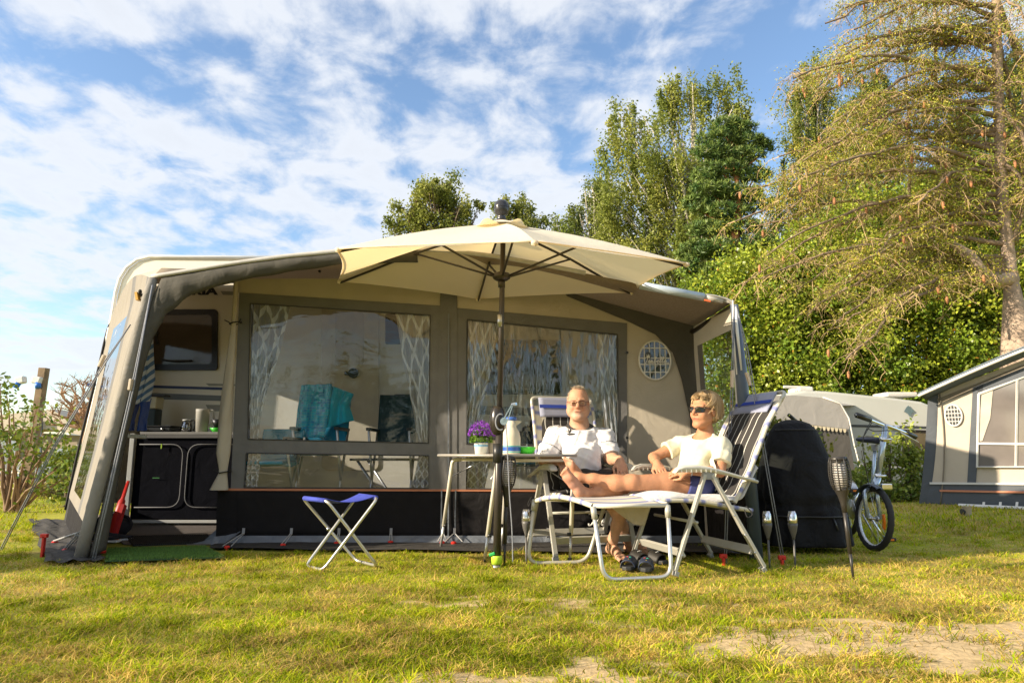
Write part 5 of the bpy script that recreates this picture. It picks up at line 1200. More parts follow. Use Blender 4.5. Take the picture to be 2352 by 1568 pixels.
m = MB(); m.beam(W(282, 1000, 6.4), W(335, 1003, 6.5), .2, .035, (0, 0, 1)); tag(m.build('wall_shelf', mat('pale_upright', (.58, .57, .52), .4), None, bevel=.004), 'small pale shelf under the hanging blue shorts', 'shelf')
def doorway_stuff():
    a, b = W(295, 1104, 6.6), W(259, 1193, 6.4); b.z = .05; r = empty('hand_brush', b, 'red plastic dustpan brush leaning inside the awning doorway', 'brush')
    m = MB(); m.tube([a, a.lerp(b, .35), a.lerp(b, .4), b], [.016, .02, .035, .045], 10, flat=.5); m.build('handle', red_plastic, r, True); d = Vector((.03, 0, -.01)); m = MB(); m.beam(a.lerp(b, .45)+d, b+d, .03, .05); m.build('bristles', mat('red_bristles', (.5, .02, .02), .8), r)
    for x, y, Y, c, nm, lab, h, rr in ((270, 1165, 6.5, (.05, .42, .10), 'squeeze_bottle', 'green squeeze bottle beside the red brush', .20, .035), (255, 1180, 6.5, (.75, .20, .03), 'squeeze_bottle', 'orange squeeze bottle left of the green bottle', .17, .035)):
        g = G(x, 1222); m = MB(); m.lathe([(0, 0), (rr, 0), (rr*1.05, h*.6), (rr*.6, h*.85), (rr*.3, h), (0, h)], (g.x, g.y, .0), 14); o = empty(nm, (g.x, g.y, 0), lab, 'bottle', 'bottles in the doorway'); m.build('body', mat('bottle_%d' % int(c[0]*100), c, .4), o, True); m = MB(); m.lathe([(0, h), (rr*.32, h), (rr*.3, h+.03), (0, h+.03)], (g.x, g.y, 0), 10); m.build('cap', MATS['white_plastic'], o, True)
    g = G(255, 1232); m = MB()
    m.grid(lambda u, v: Vector((g.x+.17*math.cos(6.283*u)*math.sin(math.pi*v)**.7*(1+.1*math.sin(5*u*6.28)), g.y+.1*math.sin(6.283*u)*math.sin(math.pi*v)**.7, .10-.10*math.cos(math.pi*(1-v))+.01*math.sin(u*30))), 24, 14); tag(m.build('bag', mat('dark_bag', (.012, .012, .02), .8, wr=.8, wscale=12), None, True), 'crumpled dark bag lying just inside the left doorway side', 'bag')
    for k, (x, lab) in enumerate(((238, 'white and orange trainer in front of the dark bag, left one'), (268, 'white and orange trainer in front of the dark bag, right one'))):
        g = G(x, 1246+k*-4); r = empty('trainer', g, lab, 'shoe', 'trainers by the bag'); m = MB(); m.grid(lambda u, v: Vector((g.x-.13+.26*v, g.y+.04*math.cos(6.283*u)*math.sin(math.pi*(.1+.8*v))**.5, .04+.035*(1.2-v)*math.sin(6.283*u))), 14, 12); m.build('upper', mat('dark_mesh', (.03, .03, .04), .8), r, True)
        m = MB(); m.box((g.x, g.y, .014), (.27, .085, .02)); m.build('sole', mat('white_sole', (.7, .7, .72), .5), r, bevel=.008); m = MB(); m.box((g.x-.02, g.y-.044, .02), (.12, .004, .008)); m.build('stripe', mat('bottle_75', (.75, .2, .03)), r)
doorway_stuff()

# ------------------------------------------------------------------ things seen through the awning windows
teal = mat('turquoise_fabric', (.01, .30, .46), .8, 0, .1, 5, wr=.4, wscale=5)
def inner_chair(x0, x1, ytop, ys, yb, Y, lab, dark=False):
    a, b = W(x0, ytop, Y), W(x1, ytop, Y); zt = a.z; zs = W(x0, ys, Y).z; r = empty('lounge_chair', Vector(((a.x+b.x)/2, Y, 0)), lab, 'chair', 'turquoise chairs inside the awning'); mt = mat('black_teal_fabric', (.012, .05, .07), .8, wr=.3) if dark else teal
    m = MB(); m.grid(lambda u, v: Vector((a.x+(b.x-a.x)*u, Y+.12*(1-v)+.03*math.sin(math.pi*u), zt+(zs-zt)*v)), 12, 14); m.build('backrest', mt, r, True, solid=.03)
    m = MB(); m.grid(lambda u, v: Vector((a.x+(b.x-a.x)*u, Y+.12-.5*v-.1, zs-.03*math.sin(math.pi*v))), 12, 10); m.build('seat', teal, r, True, solid=.03)
    for s, x in ((0, a.x), (1, b.x)):
        for k in (0, 1):
            m = MB(); m.tube([(x, Y-.45*k+.05, zs+.2), (x, Y-.45*(1-k)+.05, 0.01)], .013, 8); m.build('leg', alu, r, True)
        m = MB(); m.box((x, Y-.2, zs+.21), (.05, .45, .03)); m.build('armrest', black_plastic, r, bevel=.006)
    return r
inner_chair(705, 800, 905, 1035, 1120, 6.95, 'turquoise folding chair draped with a striped towel behind the left window')
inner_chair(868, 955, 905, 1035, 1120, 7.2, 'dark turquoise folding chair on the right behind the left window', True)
inner_chair(596, 690, 985, 1060, 1120, 6.6, 'low turquoise beach chair at the left end behind the left window')
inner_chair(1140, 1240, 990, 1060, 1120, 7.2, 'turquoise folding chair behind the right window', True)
def towel_pat():
    m = mat('turquoise_check_terry', (.05, .4, .5), .95); nt, N, L, b = nodes_of(m); N = N.new; L = L.new
    at = N('ShaderNodeAttribute'); at.attribute_name = 'col'; w = N('ShaderNodeTexBrick'); w.inputs['Scale'].default_value = 5; w.inputs['Color1'].default_value = (.03, .60, .75, 1); w.inputs['Color2'].default_value = (.04, .30, .62, 1); w.inputs['Mortar'].default_value = (.08, .5, .6, 1); w.inputs['Mortar Size'].default_value = .03; w.offset = 0; L(at.outputs['Vector'], w.inputs['Vector']); L(w.outputs[0], b.inputs['Base Color']); return m
tp_ = towel_pat()
cloth_hang('bath_towel', ([(692, 884, 6.85), (682, 940, 6.75), (677, 1004, 6.75)], [(762, 882, 6.95), (756, 940, 6.75), (744, 1004, 6.75)]), tp_, 'turquoise checked towel hanging over the chair behind the left window', 'towel', 3, .02)
cloth_hang('bath_towel', ([(752, 882, 6.95), (748, 930, 6.8), (742, 985, 6.8)], [(812, 905, 7.0), (800, 930, 6.9), (812, 965, 6.9)]), towel_mat('turquoise_terry', (.03, .55, .72)), 'plain turquoise towel on the same chair, right of the checked one', 'towel', 2, .03)
def inner_table():
    a, b = W(600, 1012, 6.7), W(990, 1012, 7.3); r = empty('dining_table', Vector(((a.x+b.x)/2+1.6, 7.2, 0)), 'low camping table inside the awning behind the windows', 'table')
    c = W(880, 1040, 7.0); m = MB(); m.box((c.x+.1, 7.35, .70), (.9, .6, .025)); m.build('tabletop', mat('grey_worktop', (.30, .28, .25), .4), r, bevel=.004)
    for s in (-1, 1):
        for k in (-1, 1): m = MB(); m.tube([(c.x+.1+s*.38, 7.35+.25*k, .69), (c.x+.1-s*.1, 7.35+.25*k, .01)], .014, 8); m.build('leg', alu, r, True)
inner_table()
# ------------------------------------------------------------------ signed distance field bodies (one continuous surface)
class SDF:
    def __init__(s, lo, hi, h):
        s.lo = np.array(lo, np.float32); s.h = h; s.n = np.ceil((np.array(hi)-s.lo)/h).astype(int)+1
        s.d = np.full(s.n, .1, np.float32)
    def _win(s, lo, hi):
        a = np.maximum(np.floor((lo-s.lo)/s.h).astype(int), 0); b = np.minimum(np.ceil((hi-s.lo)/s.h).astype(int)+1, s.n)
        if (b <= a).any(): return None
        ax = [(s.lo[i]+s.h*np.arange(a[i], b[i])).astype(np.float32) for i in range(3)]
        return (slice(a[0], b[0]), slice(a[1], b[1]), slice(a[2], b[2])), ax[0][:, None, None], ax[1][None, :, None], ax[2][None, None, :]
    def _mix(s, w, v, k, op):
        o = s.d[w]
        if op == 'u':
            h = np.maximum(k-np.abs(o-v), 0)/k if k > 0 else 0; s.d[w] = np.minimum(o, v)-h*h*k/4
        else:
            v = -v; h = np.maximum(k-np.abs(o-v), 0)/k if k > 0 else 0; s.d[w] = np.maximum(o, v)+h*h*k/4
    def cone(s, a, b, ra, rb, k=.02, op='u', sq=None):
        a = np.array(a, np.float32); b = np.array(b, np.float32); m = max(ra, rb)+k+.02
        w = s._win(np.minimum(a, b)-m, np.maximum(a, b)+m)
        if w is None: return
        w, X, Y, Z = w; ab = b-a; L2 = float(ab@ab)+1e-9
        t = np.clip(((X-a[0])*ab[0]+(Y-a[1])*ab[1]+(Z-a[2])*ab[2])/L2, 0, 1)
        v = np.sqrt((X-a[0]-t*ab[0])**2+(Y-a[1]-t*ab[1])**2+(Z-a[2]-t*ab[2])**2)-(ra+(rb-ra)*t); s._mix(w, v, k, op)
    def ell(s, c, r, ax=None, k=.02, op='u'):
        c = np.array(c, np.float32); r = np.array(r, np.float32); m = float(r.max())+k+.02; w = s._win(c-m, c+m)
        if w is None: return
        w, X, Y, Z = w; ax = np.eye(3) if ax is None else np.array(ax)
        q = [(X-c[0])*ax[i][0]+(Y-c[1])*ax[i][1]+(Z-c[2])*ax[i][2] for i in range(3)]
        k0 = np.sqrt(sum((q[i]/r[i])**2 for i in range(3))); k1 = np.sqrt(sum((q[i]/r[i]**2)**2 for i in range(3)))+1e-6
        s._mix(w, k0*(k0-1)/k1, k, op)
    def chain(s, P, R, k=.02, op='u'):
        for i in range(len(P)-1): s.cone(P[i], P[i+1], R[i], R[i+1], k, op)
    def cut(s, p, n, k=.004, lo=None, hi=None):
        """remove everything on the side n points to, optionally only inside a box"""
        p = np.array(p); n = np.array(n)/np.linalg.norm(n); w = s._win(s.lo if lo is None else np.array(lo), s.lo+s.h*(s.n-1) if hi is None else np.array(hi))
        w, X, Y, Z = w; v = -((X-p[0])*n[0]+(Y-p[1])*n[1]+(Z-p[2])*n[2]); s._mix(w, v, k, 's')
    def noise(s, fn):
        w = (slice(None),)*3; X = s.lo[0]+s.h*np.arange(s.n[0]); Y = s.lo[1]+s.h*np.arange(s.n[1]); Z = s.lo[2]+s.h*np.arange(s.n[2])
        near = np.argwhere(np.abs(s.d) < .03); i, j, k = near.T; s.d[i, j, k] += fn(X[i], Y[j], Z[k])
    def mesh(s):
        d = s.d; ins = d < 0
        c = sum(ins[a:ins.shape[0]-1+a, b:ins.shape[1]-1+b, e:ins.shape[2]-1+e].astype(np.int8) for a in (0, 1) for b in (0, 1) for e in (0, 1))
        cells = np.argwhere((c > 0) & (c < 8)); n = len(cells); idm = np.full(c.shape, -1, np.int32); idm[tuple(cells.T)] = np.arange(n)
        acc = np.zeros((n, 3)); cnt = np.zeros(n)
        corner = [(a, b, e) for a in (0, 1) for b in (0, 1) for e in (0, 1)]
        for p in corner:
            for axn in range(3):
                if p[axn]: continue
                q = list(p); q[axn] = 1
                d0 = d[tuple((cells+p).T)]; d1 = d[tuple((cells+q).T)]; m = (d0 < 0) != (d1 < 0); t = np.where(m, d0/(d0-d1+1e-12), 0)
                pt = np.array(p)[None]+np.zeros((n, 3)); pt[:, axn] += t; acc[m] += pt[m]; cnt[m] += 1
        V = s.lo+s.h*(cells+acc/cnt[:, None])
        F = []
        for axn in range(3):
            o = [i for i in range(3) if i != axn]; sl0 = [slice(None)]*3; sl1 = [slice(None)]*3; sl0[axn] = slice(0, -1); sl1[axn] = slice(1, None)
            a, b = ins[tuple(sl0)], ins[tuple(sl1)]
            for flip, mk in ((0, a & ~b), (1, b & ~a)):
                e = np.argwhere(mk); ok = (e[:, o[0]] > 0) & (e[:, o[1]] > 0) & (e[:, o[0]] < c.shape[o[0]]) & (e[:, o[1]] < c.shape[o[1]]) & (e[:, axn] < c.shape[axn]); e = e[ok]
                q = []
                for du, dv in ((-1, -1), (0, -1), (0, 0), (-1, 0)):
                    t = e.copy(); t[:, o[0]] += du; t[:, o[1]] += dv; q.append(idm[tuple(t.T)])
                q = np.stack(q, -1)
                if (flip == 1) != (axn == 1): q = q[:, ::-1]
                F.append(q)
        F = np.concatenate(F); F = F[(F >= 0).all(1)]
        # light smoothing of the lattice
        for _ in range(1):
            A = np.zeros_like(V); N = np.zeros(len(V))
            for i in range(4):
                np.add.at(A, F[:, i], V[F[:, (i+1) % 4]]); np.add.at(N, F[:, i], 1); np.add.at(A, F[:, i], V[F[:, (i-1) % 4]]); np.add.at(N, F[:, i], 1)
            V = V*.5+.5*A/np.maximum(N, 1)[:, None]
        return V, F
def npv(*a): return np.array(a, float)
def lerpn(a, b, t): return np.array(a)+(np.array(b)-np.array(a))*t
class Frame:
    def __init__(s, c, f, u, sc=1.0):
        s.c = np.array(c, float); s.f = np.array(f, float); s.f /= np.linalg.norm(s.f); u = np.array(u, float); u = u-s.f*(u@s.f); s.u = u/np.linalg.norm(u); s.s = np.cross(s.u, s.f)*1.0; s.k = sc
    def __call__(s, x, y, z): return s.c+s.k*(x*s.s+y*s.f+z*s.u)   # x: subject's left, y: forward, z: up
    def ax(s): return np.array([s.s, s.f, s.u])
def head(S, H, fem=False):
    k = H.k; E = lambda x, y, z, a, b, c, kk=.015, op='u': S.ell(H(x, y, z), (a*k, b*k, c*k), H.ax(), kk, op); Cn = lambda a, b, ra, rb, kk=.012, op='u': S.cone(H(*a), H(*b), ra*k, rb*k, kk, op)
    jw = .050 if fem else .060
    E(0, -.014, .036, .077, .096, .084, .02); E(0, .022, -.022, .063, .068, .082, .03)
    for q in (-1, 1):
        Cn((q*jw, .0, -.055), (q*.016, .066, -.100), .022 if fem else .027, .020, .025)
        E(q*.036, .056, -.032, .027, .026, .030, .02)
        Cn((q*.012, .086, .026), (q*.046, .072, .025), .010, .010, .014)
        E(q*.079, -.006, -.008, .009, .019, .032, .008); E(q*.087, .000, -.006, .004, .009, .018, .004, 's')
    E(0, .066, -.103, .022, .019, .017, .018)
    for q in (-1, 1):
        E(q*.0315, .096, .003, .021, .019, .014, .010, 's'); E(q*.0315, .0725, .003, .0145, .0135, .0125, .004)
    Cn((0, .084, .018), (0, .110, -.024), .0085, .0150 if not fem else .0112, .008); Cn((0, .100, -.030), (0, .088, -.036), .010, .008, .006)
    for q in (-1, 1): E(q*.013, .094, -.033, .0085, .010, .0075, .005)
    E(0, .074, -.062, .030, .018, .022, .014)
    E(0, .0880, -.0600, .026, .0065, .0046, .004); E(0, .0870, -.0690, .023, .0065, .0050, .004); E(0, .096, -.0645, .032, .013, .0024, .002, 's')
    if not fem: E(0, .035, -.112, .045, .045, .022, .025); E(-.055, .02, -.060, .028, .042, .042, .02); E(.055, .02, -.060, .028, .042, .042, .02); E(0, .045, -.09, .05, .035, .03, .02)
    else: E(0, .03, -.105, .038, .04, .018, .02)
def hand(S, wrist, d, nrm, side, curl=.5, k=1.0, spread=.18, rw=.026):
    """d: direction of the fingers, nrm: back-of-hand normal, side: +1 thumb on cross(d,nrm) side"""
    d = np.array(d, float)/np.linalg.norm(d); nrm = np.array(nrm, float); nrm -= d*(nrm@d); nrm /= np.linalg.norm(nrm); t = np.cross(d, nrm)*side; w = np.array(wrist, float)
    P = lambda a, b, c: w+k*(a*d+b*t+c*nrm)
    S.ell(P(.045, 0, 0), (.050*k, .040*k, .0155*k), [d, t, nrm], .015); S.cone(w-d*.02, P(.03, 0, 0), rw, .023*k, .02)
    L = [(.030, .078, .074, 1.0), (.010, .086, .082, 1.08), (-.011, .083, .076, 1.0), (-.030, .075, .060, .8)]
    for i, (b, st, ln, sc) in enumerate(L):
        c0 = curl*(1+.12*i); p = P(st-.008, b, .003); a = -spread*(b/.03)*-.5; r = (.0088-.0006*(i == 3))*k; dirn = d*math.cos(.15*c0)+nrm*-math.sin(.15*c0)+t*a; prev = p; segs = (.46, .30, .24)
        ang = .15*c0
        for j, sg in enumerate(segs):
            ang += (0.45, .75, .5)[j]*c0; dj = d*math.cos(ang)-nrm*math.sin(ang)+t*a; nx = prev+dj*ln*sg*k; S.cone(prev, nx, r, r*.93, .005); prev = nx; r *= .93
    p = P(.018, .026, -.006); q = P(.048, .052, -.018); S.cone(p, q, .014*k, .011*k, .014); S.cone(q, P(.078, .050, -.028), .0105*k, .009*k, .004); S.cone(P(.078, .050, -.028), P(.094, .044, -.032), .009*k, .008*k, .004)
def foot(S, heel, toe, up, ankle, side, k=1.0):
    """up: direction of the instep (away from the sole); side +1: big toe on cross(toe-heel, up) side"""
    heel = np.array(heel, float); toe = np.array(toe, float); d = toe-heel; L = np.linalg.norm(d); d /= L; up = np.array(up, float); up -= d*(up@d); up /= np.linalg.norm(up); t = np.cross(d, up)*side
    P = lambda a, b, c: heel+d*a*L+t*b*k+up*c*k
    S.ell(P(.10, 0, .028), (.036*k, .029*k, .030*k), [d, t, up], .02); S.cone(ankle, P(.20, 0, .055), .032*k, .030*k, .03); S.cone(P(.12, 0, .035), P(.45, .0, .038), .027*k, .028*k, .02)
    S.cone(P(.25, .0, .055), P(.62, .008, .030), .027*k, .023*k, .03); S.cone(P(.40, -.012, .022), P(.68, -.018, .016), .021*k, .017*k, .02); S.ell(P(.70, .018, .020), (.030*k, .022*k, .017*k), [d, t, up], .02); S.ell(P(.68, -.016, .017), (.030*k, .022*k, .015*k), [d, t, up], .02)
    for i, (b, a0, a1, r) in enumerate(((.027, .76, .985, .0125), (.008, .78, .965, .0088), (-.007, .765, .935, .0082), (-.020, .745, .90, .0078), (-.032, .72, .86, .0075))):
        S.cone(P(a0, b*.9, .017), P(a1-.03, b, .013), r*.9*k, r*k, .007); S.ell(P(a1-.03, b, .013), (r*1.15*k, r*1.05*k, r*k), [d, t, up], .004)
skin_m = None
def skin(name, V, F, parent, base, spots, H=None, tanlow=None):
    """vertex colour: base skin with redder lips, nose, cheeks, knuckles; creases darkened as painted shade"""
    c = np.repeat(np.array([base]), len(V), 0)
    n = .5+.5*np.sin(V[:, 0]*61+3*np.sin(V[:, 1]*47))*np.sin(V[:, 2]*53+2*np.sin(V[:, 0]*38)); c *= (.93+.12*n[:, None])
    for p, r, col, a in spots:
        w = np.exp(-(np.linalg.norm(V-np.array(p), axis=1)/r)**2)[:, None]*a; c = c*(1-w)+np.array(col)*w
    global skin_m
    if skin_m is None:
        skin_m = mat('skin', (1, 1, 1), .58, 0, .08, 45, .5, 140, attr=True, spec=.3); b = skin_m.node_tree.nodes['Principled BSDF']; b.inputs['Subsurface Weight'].default_value = .12; b.inputs['Subsurface Radius'].default_value = (.02, .008, .004); b.inputs['Subsurface Scale'].default_value = .6
    return np_mesh(name, V, F, skin_m, parent, col=c, smooth=True)
def surf(V, x, y, r=.012):
    """front-most vertex of V under the display pixel"""
    o = np.array([0, 0, CH]); p = np.array(W(x, y, 5.0))-o; p /= np.linalg.norm(p); q = V-o; t = q@p; dd = np.linalg.norm(q-t[:, None]*p, axis=1); m = np.where(dd < r)[0]
    if len(m) == 0: m = np.argsort(dd)[:5]
    return Vector(V[m[np.argmin(t[m])]])
def strands(name, P, width, cols, material, parent):
    """P: (n, k, 3) polylines -> flat ribbons"""
    n, k, _ = P.shape; T = np.gradient(P, axis=1); T /= np.linalg.norm(T, axis=2, keepdims=True)+1e-9
    rs = np.random.RandomState(8); a = rs.randn(n, 1, 3); S_ = np.cross(T, np.repeat(a, k, 1)); S_ /= np.linalg.norm(S_, axis=2, keepdims=True)+1e-9
    w = width*np.linspace(1, .3, k)[None, :, None]; V = np.stack([P-S_*w, P+S_*w], 2).reshape(-1, 3)
    i = (np.arange(n)[:, None]*k+np.arange(k-1)[None]).ravel()*2; F = np.stack([i, i+1, i+3, i+2], -1)
    return np_mesh(name, V, F, material, parent, col=np.repeat(cols, k*2, 0), smooth=True)
hair_m = mat('hair', (1, 1, 1), .42, 0, .05, 30, attr=True, spec=.5, trans=.15)
shirt_m = None
def A(v): return np.array(v, float)
def wr_(X, Y, Z, a, f, ph=0): return a*(np.sin(f*(X*1.3+Z*.9)+2.2*np.sin(f*.45*(Y+Z*1.7)+ph))*.6+np.sin(f*1.9*(Z*.6-X*1.1+Y*.4)+1.7*np.sin(f*.7*X+ph*2))*.4)

# ------------------------------------------------------------------ the man
def build_man():
    root = empty('person', Vector((.6, 5.45, 0)), 'older man in glasses and white T-shirt with black trim, sitting facing the camera', 'person')
    hc = A(W(1328, 926, 5.50)); H = Frame(hc, (-.12, -.985, -.06), (.02, -.05, 1), 1.07)
    neck = A(W(1331, 978, 5.56)); shR = A(W(1279, 1000, 5.58)); shL = A(W(1387, 1004, 5.54)); chest = A(W(1333, 1020, 5.55)); belly = A(W(1338, 1068, 5.48)); pel = A(W(1345, 1100, 5.50)); 
    elR = A(W(1252, 1058, 5.52)); wrR = A(W(1284, 1058, 5.22)); elL = A(W(1400, 1052, 5.42)); wrL = A(W(1424, 1058, 5.20))
    kL = A(W(1446, 1108, 5.06)); kR = A(W(1392, 1112, 5.02)); aL = A(W(1408, 1238, 5.20)); aR = A(W(1442, 1240, 5.40)); hipR = A(W(1322, 1103, 5.46)); hipL = A(W(1375, 1104, 5.47))
    S = SDF((.10, 4.88, -.02), (1.02, 5.80, 1.36), .0040)
    head(S, H); S.cone(H(0, -.022, -.06), neck, .060*1.08, .066, .02); S.cone(neck, chest, .07, .10, .05)
    S.chain([shR, chest, shL], [.058, .095, .058], .06); S.cone(chest, belly, .12, .135, .05); S.cone(belly, pel, .135, .13, .04)
    for h, kn, an in ((hipR, kR, aR), (hipL, kL, aL)):
        S.chain([h, lerpn(h, kn, .5), kn], [.092, .078, .057], .04); calf = lerpn(kn, an, .33)+A((.0, .018, 0)); S.chain([kn, calf, lerpn(kn, an, .75), an], [.055, .060, .040, .034], .03)
    S.chain([shR, lerpn(shR, elR, .45), elR], [.056, .050, .043], .03); S.chain([elR, lerpn(elR, wrR, .35), wrR], [.044, .044, .030], .02)
    S.chain([shL, lerpn(shL, elL, .45), elL], [.056, .050, .043], .03); S.chain([elL, lerpn(elL, wrL, .35), wrL], [.044, .045, .030], .02)
    hand(S, wrR, A(W(1316, 1096, 5.05))-wrR, (.3, -.75, .6), -1, .55, 1.08)
    hand(S, wrL, A(W(1436, 1104, 5.08))-wrL, (.05, -.85, .5), 1, .50, 1.08)
    foot(S, G(1397, 1268, .010), G(1440, 1296, .012), (0, 0, 1), aL, 1, 1.12); hl = A((aR[0]-.01, aR[1]+.04, .012)); foot(S, hl, hl+A((.20, -.14, 0)), (0, 0, 1), aR, -1, 1.12)
    V, F = S.mesh(); base = (.50, .285, .185); red = (.50, .14, .08)
    sp = [(H(0, .11, -.028), .022, red, .55), (H(-.04, .075, -.03), .03, red, .35), (H(.04, .075, -.03), .03, red, .35), *[(H(x_, .093, -.0645), .0062, (.22, .05, .035), .9) for x_ in (-.028, -.021, -.014, -.007, 0, .007, .014, .021, .028)], *[(H(q_*.0315, .088, .016), .010, (.30, .12, .06), .5) for q_ in (-1, 1)], *[(H(q_*.034, .082, -.048), .012, (.34, .13, .07), .4) for q_ in (-1, 1)], *[(H(x_, .09, -.085), .018, (.56, .42, .34), .55) for x_ in (-.03, 0, .03)], (H(0, .08, .07), .06, (.62, .27, .16), .4), (H(.08, 0, 0), .03, red, .35), (H(-.08, 0, 0), .03, red, .35)]  # mouth line, lid hollows and smile folds darkened in colour like shade
    body = skin('body', V, F, root, base, sp)
    # shirt
    T = SDF((.12, 5.12, .50), (.95, 5.80, 1.12), .0045); o = .020
    T.cone(neck-A((0, 0, .005)), chest, .088, .115+o, .05); T.chain([shR, chest, shL], [.060+o, .10+o, .060+o], .06); T.cone(chest, belly, .125+o, .150+o, .05); T.cone(belly, pel, .150+o, .150+o, .04)
    T.ell(lerpn(chest, belly, .8)+A((0, -.05, 0)), (.145, .12, .13), None, .05)
    for sh, el, in ((shR, elR), (shL, elL)): T.chain([sh, lerpn(sh, el, .5), lerpn(sh, el, 1.12)], [.060+o, .062+o, .060+o], .03)
    T.noise(lambda X, Y, Z: wr_(X, Y, Z, .0085, 24)+wr_(X, Y, Z, .0035, 55, 1))
    for sh, el, wx in ((shR, elR, 0), (shL, elL, 1)):
        d = (el-sh)/np.linalg.norm(el-sh); p = lerpn(sh, el, .93); lo = p-.14; hi = p+.14
        if wx == 0: hi[0] = p[0]+.085
        else: lo[0] = p[0]-.068
        T.cut(p, d, .003, lo, hi)
    T.cut(neck+A((0, 0, .018)), (0, -.55, 1), .003, neck+A((-.10, -.14, -.03)), neck+A((.10, .14, .16)))
    T.cut(pel+A((0, 0, -.035)), (0, .15, -1), .003); T.cone(neck+A((0, .01, -.01)), neck+A((-.01, -.02, .12)), .066, .075, .004, 's')
    V2, F2 = T.mesh(); c = np.repeat(np.array([[.72, .71, .73]]), len(V2), 0)
    blk = np.array([.012, .012, .014])
    def line(a, b, w, y0=None):   # a,b display points: paint vertices near the plane through the camera and the line
        o_ = np.array([0, 0, CH]); A_, B_ = A(W(*a, 5.3))-o_, A(W(*b, 5.3))-o_; n_ = np.cross(A_, B_); n_ /= np.linalg.norm(n_); q = V2-o_; dist = np.abs(q@n_); t = (q@(B_-A_)-A_@(B_-A_)*q[:, 1]/5.3)/((B_-A_)@(B_-A_)*q[:, 1]/5.3); return (dist < w) & (t > -.05) & (t < 1.05) & (V2[:, 1] < 5.75)
    front = V2[:, 1] < 6
    # shoulder stripes: three cords along each shoulder, and a piping round each sleeve
    for sh, el, q in ((shR, elR, -1), (shL, elL, 1)):
        nb = neck+A((q*.075, 0, -.005)); top = sh+A((q*.03, 0, 0)); ab = top-nb; t = np.clip(((V2-nb)@ab)/(ab@ab), 0, 1); pr = nb+t[:, None]*ab; off = V2-pr; up = off[:, 2] > 0; yy = off[:, 1]
        for yo in (-.030, -.012, .006): c[(np.abs(yy-yo) < .0042) & up & (t > .0) & (t < 1)] = blk
        d = (el-sh)/np.linalg.norm(el-sh); s_ = (V2-lerpn(sh, el, .50))@d; rr_ = np.linalg.norm(V2-(lerpn(sh, el, .50)+s_[:, None]*d), axis=1); c[(np.abs(s_) < .0032) & (rr_ < .095) & ((V2[:, 0]-sh[0])*q > -.055)] = blk
    dn = V2-(neck+A((-.003, -.01, .045))); rr_ = np.linalg.norm(dn*np.array([1, 1, .75]), axis=1)
    a0, a1 = neck+A((0, .01, -.01)), neck+A((-.01, -.02, .12)); ab = a1-a0; t = ((V2-a0)@ab)/(ab@ab); rho = np.linalg.norm(V2-a0-t[:, None]*ab, axis=1); pn = A((0, -.55, 1)); pn /= np.linalg.norm(pn); c[(rho < .125) & ((V2-neck-A((0, 0, .018)))@pn > -.016)] = blk
    sh_o = np_mesh('t_shirt', V2, F2, mat('white_jersey', (1, 1, 1), .85, 0, .015, 10, .3, 300, attr=True, sheen=.2, wr=.25, wscale=9), root, col=c, smooth=True)
    # collar band
    # chest emblem: three slanted bars over small lower-case letters
    p = surf(V2, 1307, 985); q = p+Vector((0, -.009, 0)); u = KD*p.y/FPX; m = MB()
    for i, (x, h) in enumerate(((-9, 5), (-3.5, 10), (2.5, 15))): m.prism([q+Vector((x*u*.8, 0, -5*u*.8)), q+Vector(((x+4)*u*.8, 0, -5*u*.8)), q+Vector(((x+4-2.2*h/5)*u*.8, 0, (h-5)*u*.8)), q+Vector(((x+.6-2.2*h/5+1)*u*.8, 0, (h-5+2.2)*u*.8))], (0, .006, 0))
    m.build('emblem', mat('emblem_black', (.01, .01, .012), .6), sh_o); text_obj('emblem_text', 'adidas', .026, q+Vector((.008, -.014, -.027)), (R_(90), 0, R_(-28)), MATS['emblem_black'], sh_o, .003, 0, 1.0, .0006)
    # shorts
    T = SDF((.35, 5.0, .42), (1.0, 5.75, .72), .0055)
    T.cone(pel, hipR, .150, .118, .04); T.cone(pel, hipL, .150, .118, .04)
    for h, kn in ((hipR, kR), (hipL, kL)): T.cone(h, lerpn(h, kn, .95), .115, .082, .03)
    T.noise(lambda X, Y, Z: wr_(X, Y, Z, .006, 26))
    for h, kn in ((hipR, kR), (hipL, kL)): T.cut(lerpn(h, kn, .72), kn-h, .003)
    V3, F3 = T.mesh(); np_mesh('shorts', V3, F3, mat('black_shorts', (.022, .020, .022), .8, 0, .1, 10, wr=.3), root, smooth=True)
    # hair: thin and short, bald forehead
    rs = np.random.RandomState(2); n = 5200; th = rs.rand(n)*6.283; ph = rs.rand(n)*1.95
    fwd_ = np.cos(th); keep = (ph > .35+1.35*np.clip(fwd_, 0, 1)**1.2) | ((ph < .62) & (rs.rand(n) < .8)); keep &= ~((fwd_ > .45) & (ph > .80)); keep &= (ph < 1.55+.35*(fwd_ < 0)); th, ph = th[keep], ph[keep]; n = len(th)
    r = lambda e: np.stack([.077*(1+e)*np.sin(ph)*np.sin(th), .096*(1+e)*np.sin(ph)*np.cos(th)-.014, .084*(1+e)*np.cos(ph)+.036], -1)
    a = r(.0); out = r(.18)-a; out /= np.linalg.norm(out, axis=1)[:, None]; comb = np.stack([rs.randn(n)*.4-.2, rs.randn(n)*.3+.5*(ph < .6), -.6*np.ones(n)+1.0*(ph < .6)], -1); ln = (.008+.009*rs.rand(n)+.004*(ph < .6))[:, None]
    pts = [a+(out*t*.38+comb*t*1.0)*ln for t in np.linspace(0, 1, 4)]; P = np.stack(pts, 1); P = H.c+H.k*(P[..., 0:1]*H.s+P[..., 1:2]*H.f+P[..., 2:3]*H.u)
    hs = strands('hair', P, .0015, np.array([.58, .50, .40])*(.65+.6*rs.rand(n, 1)), hair_m, root)
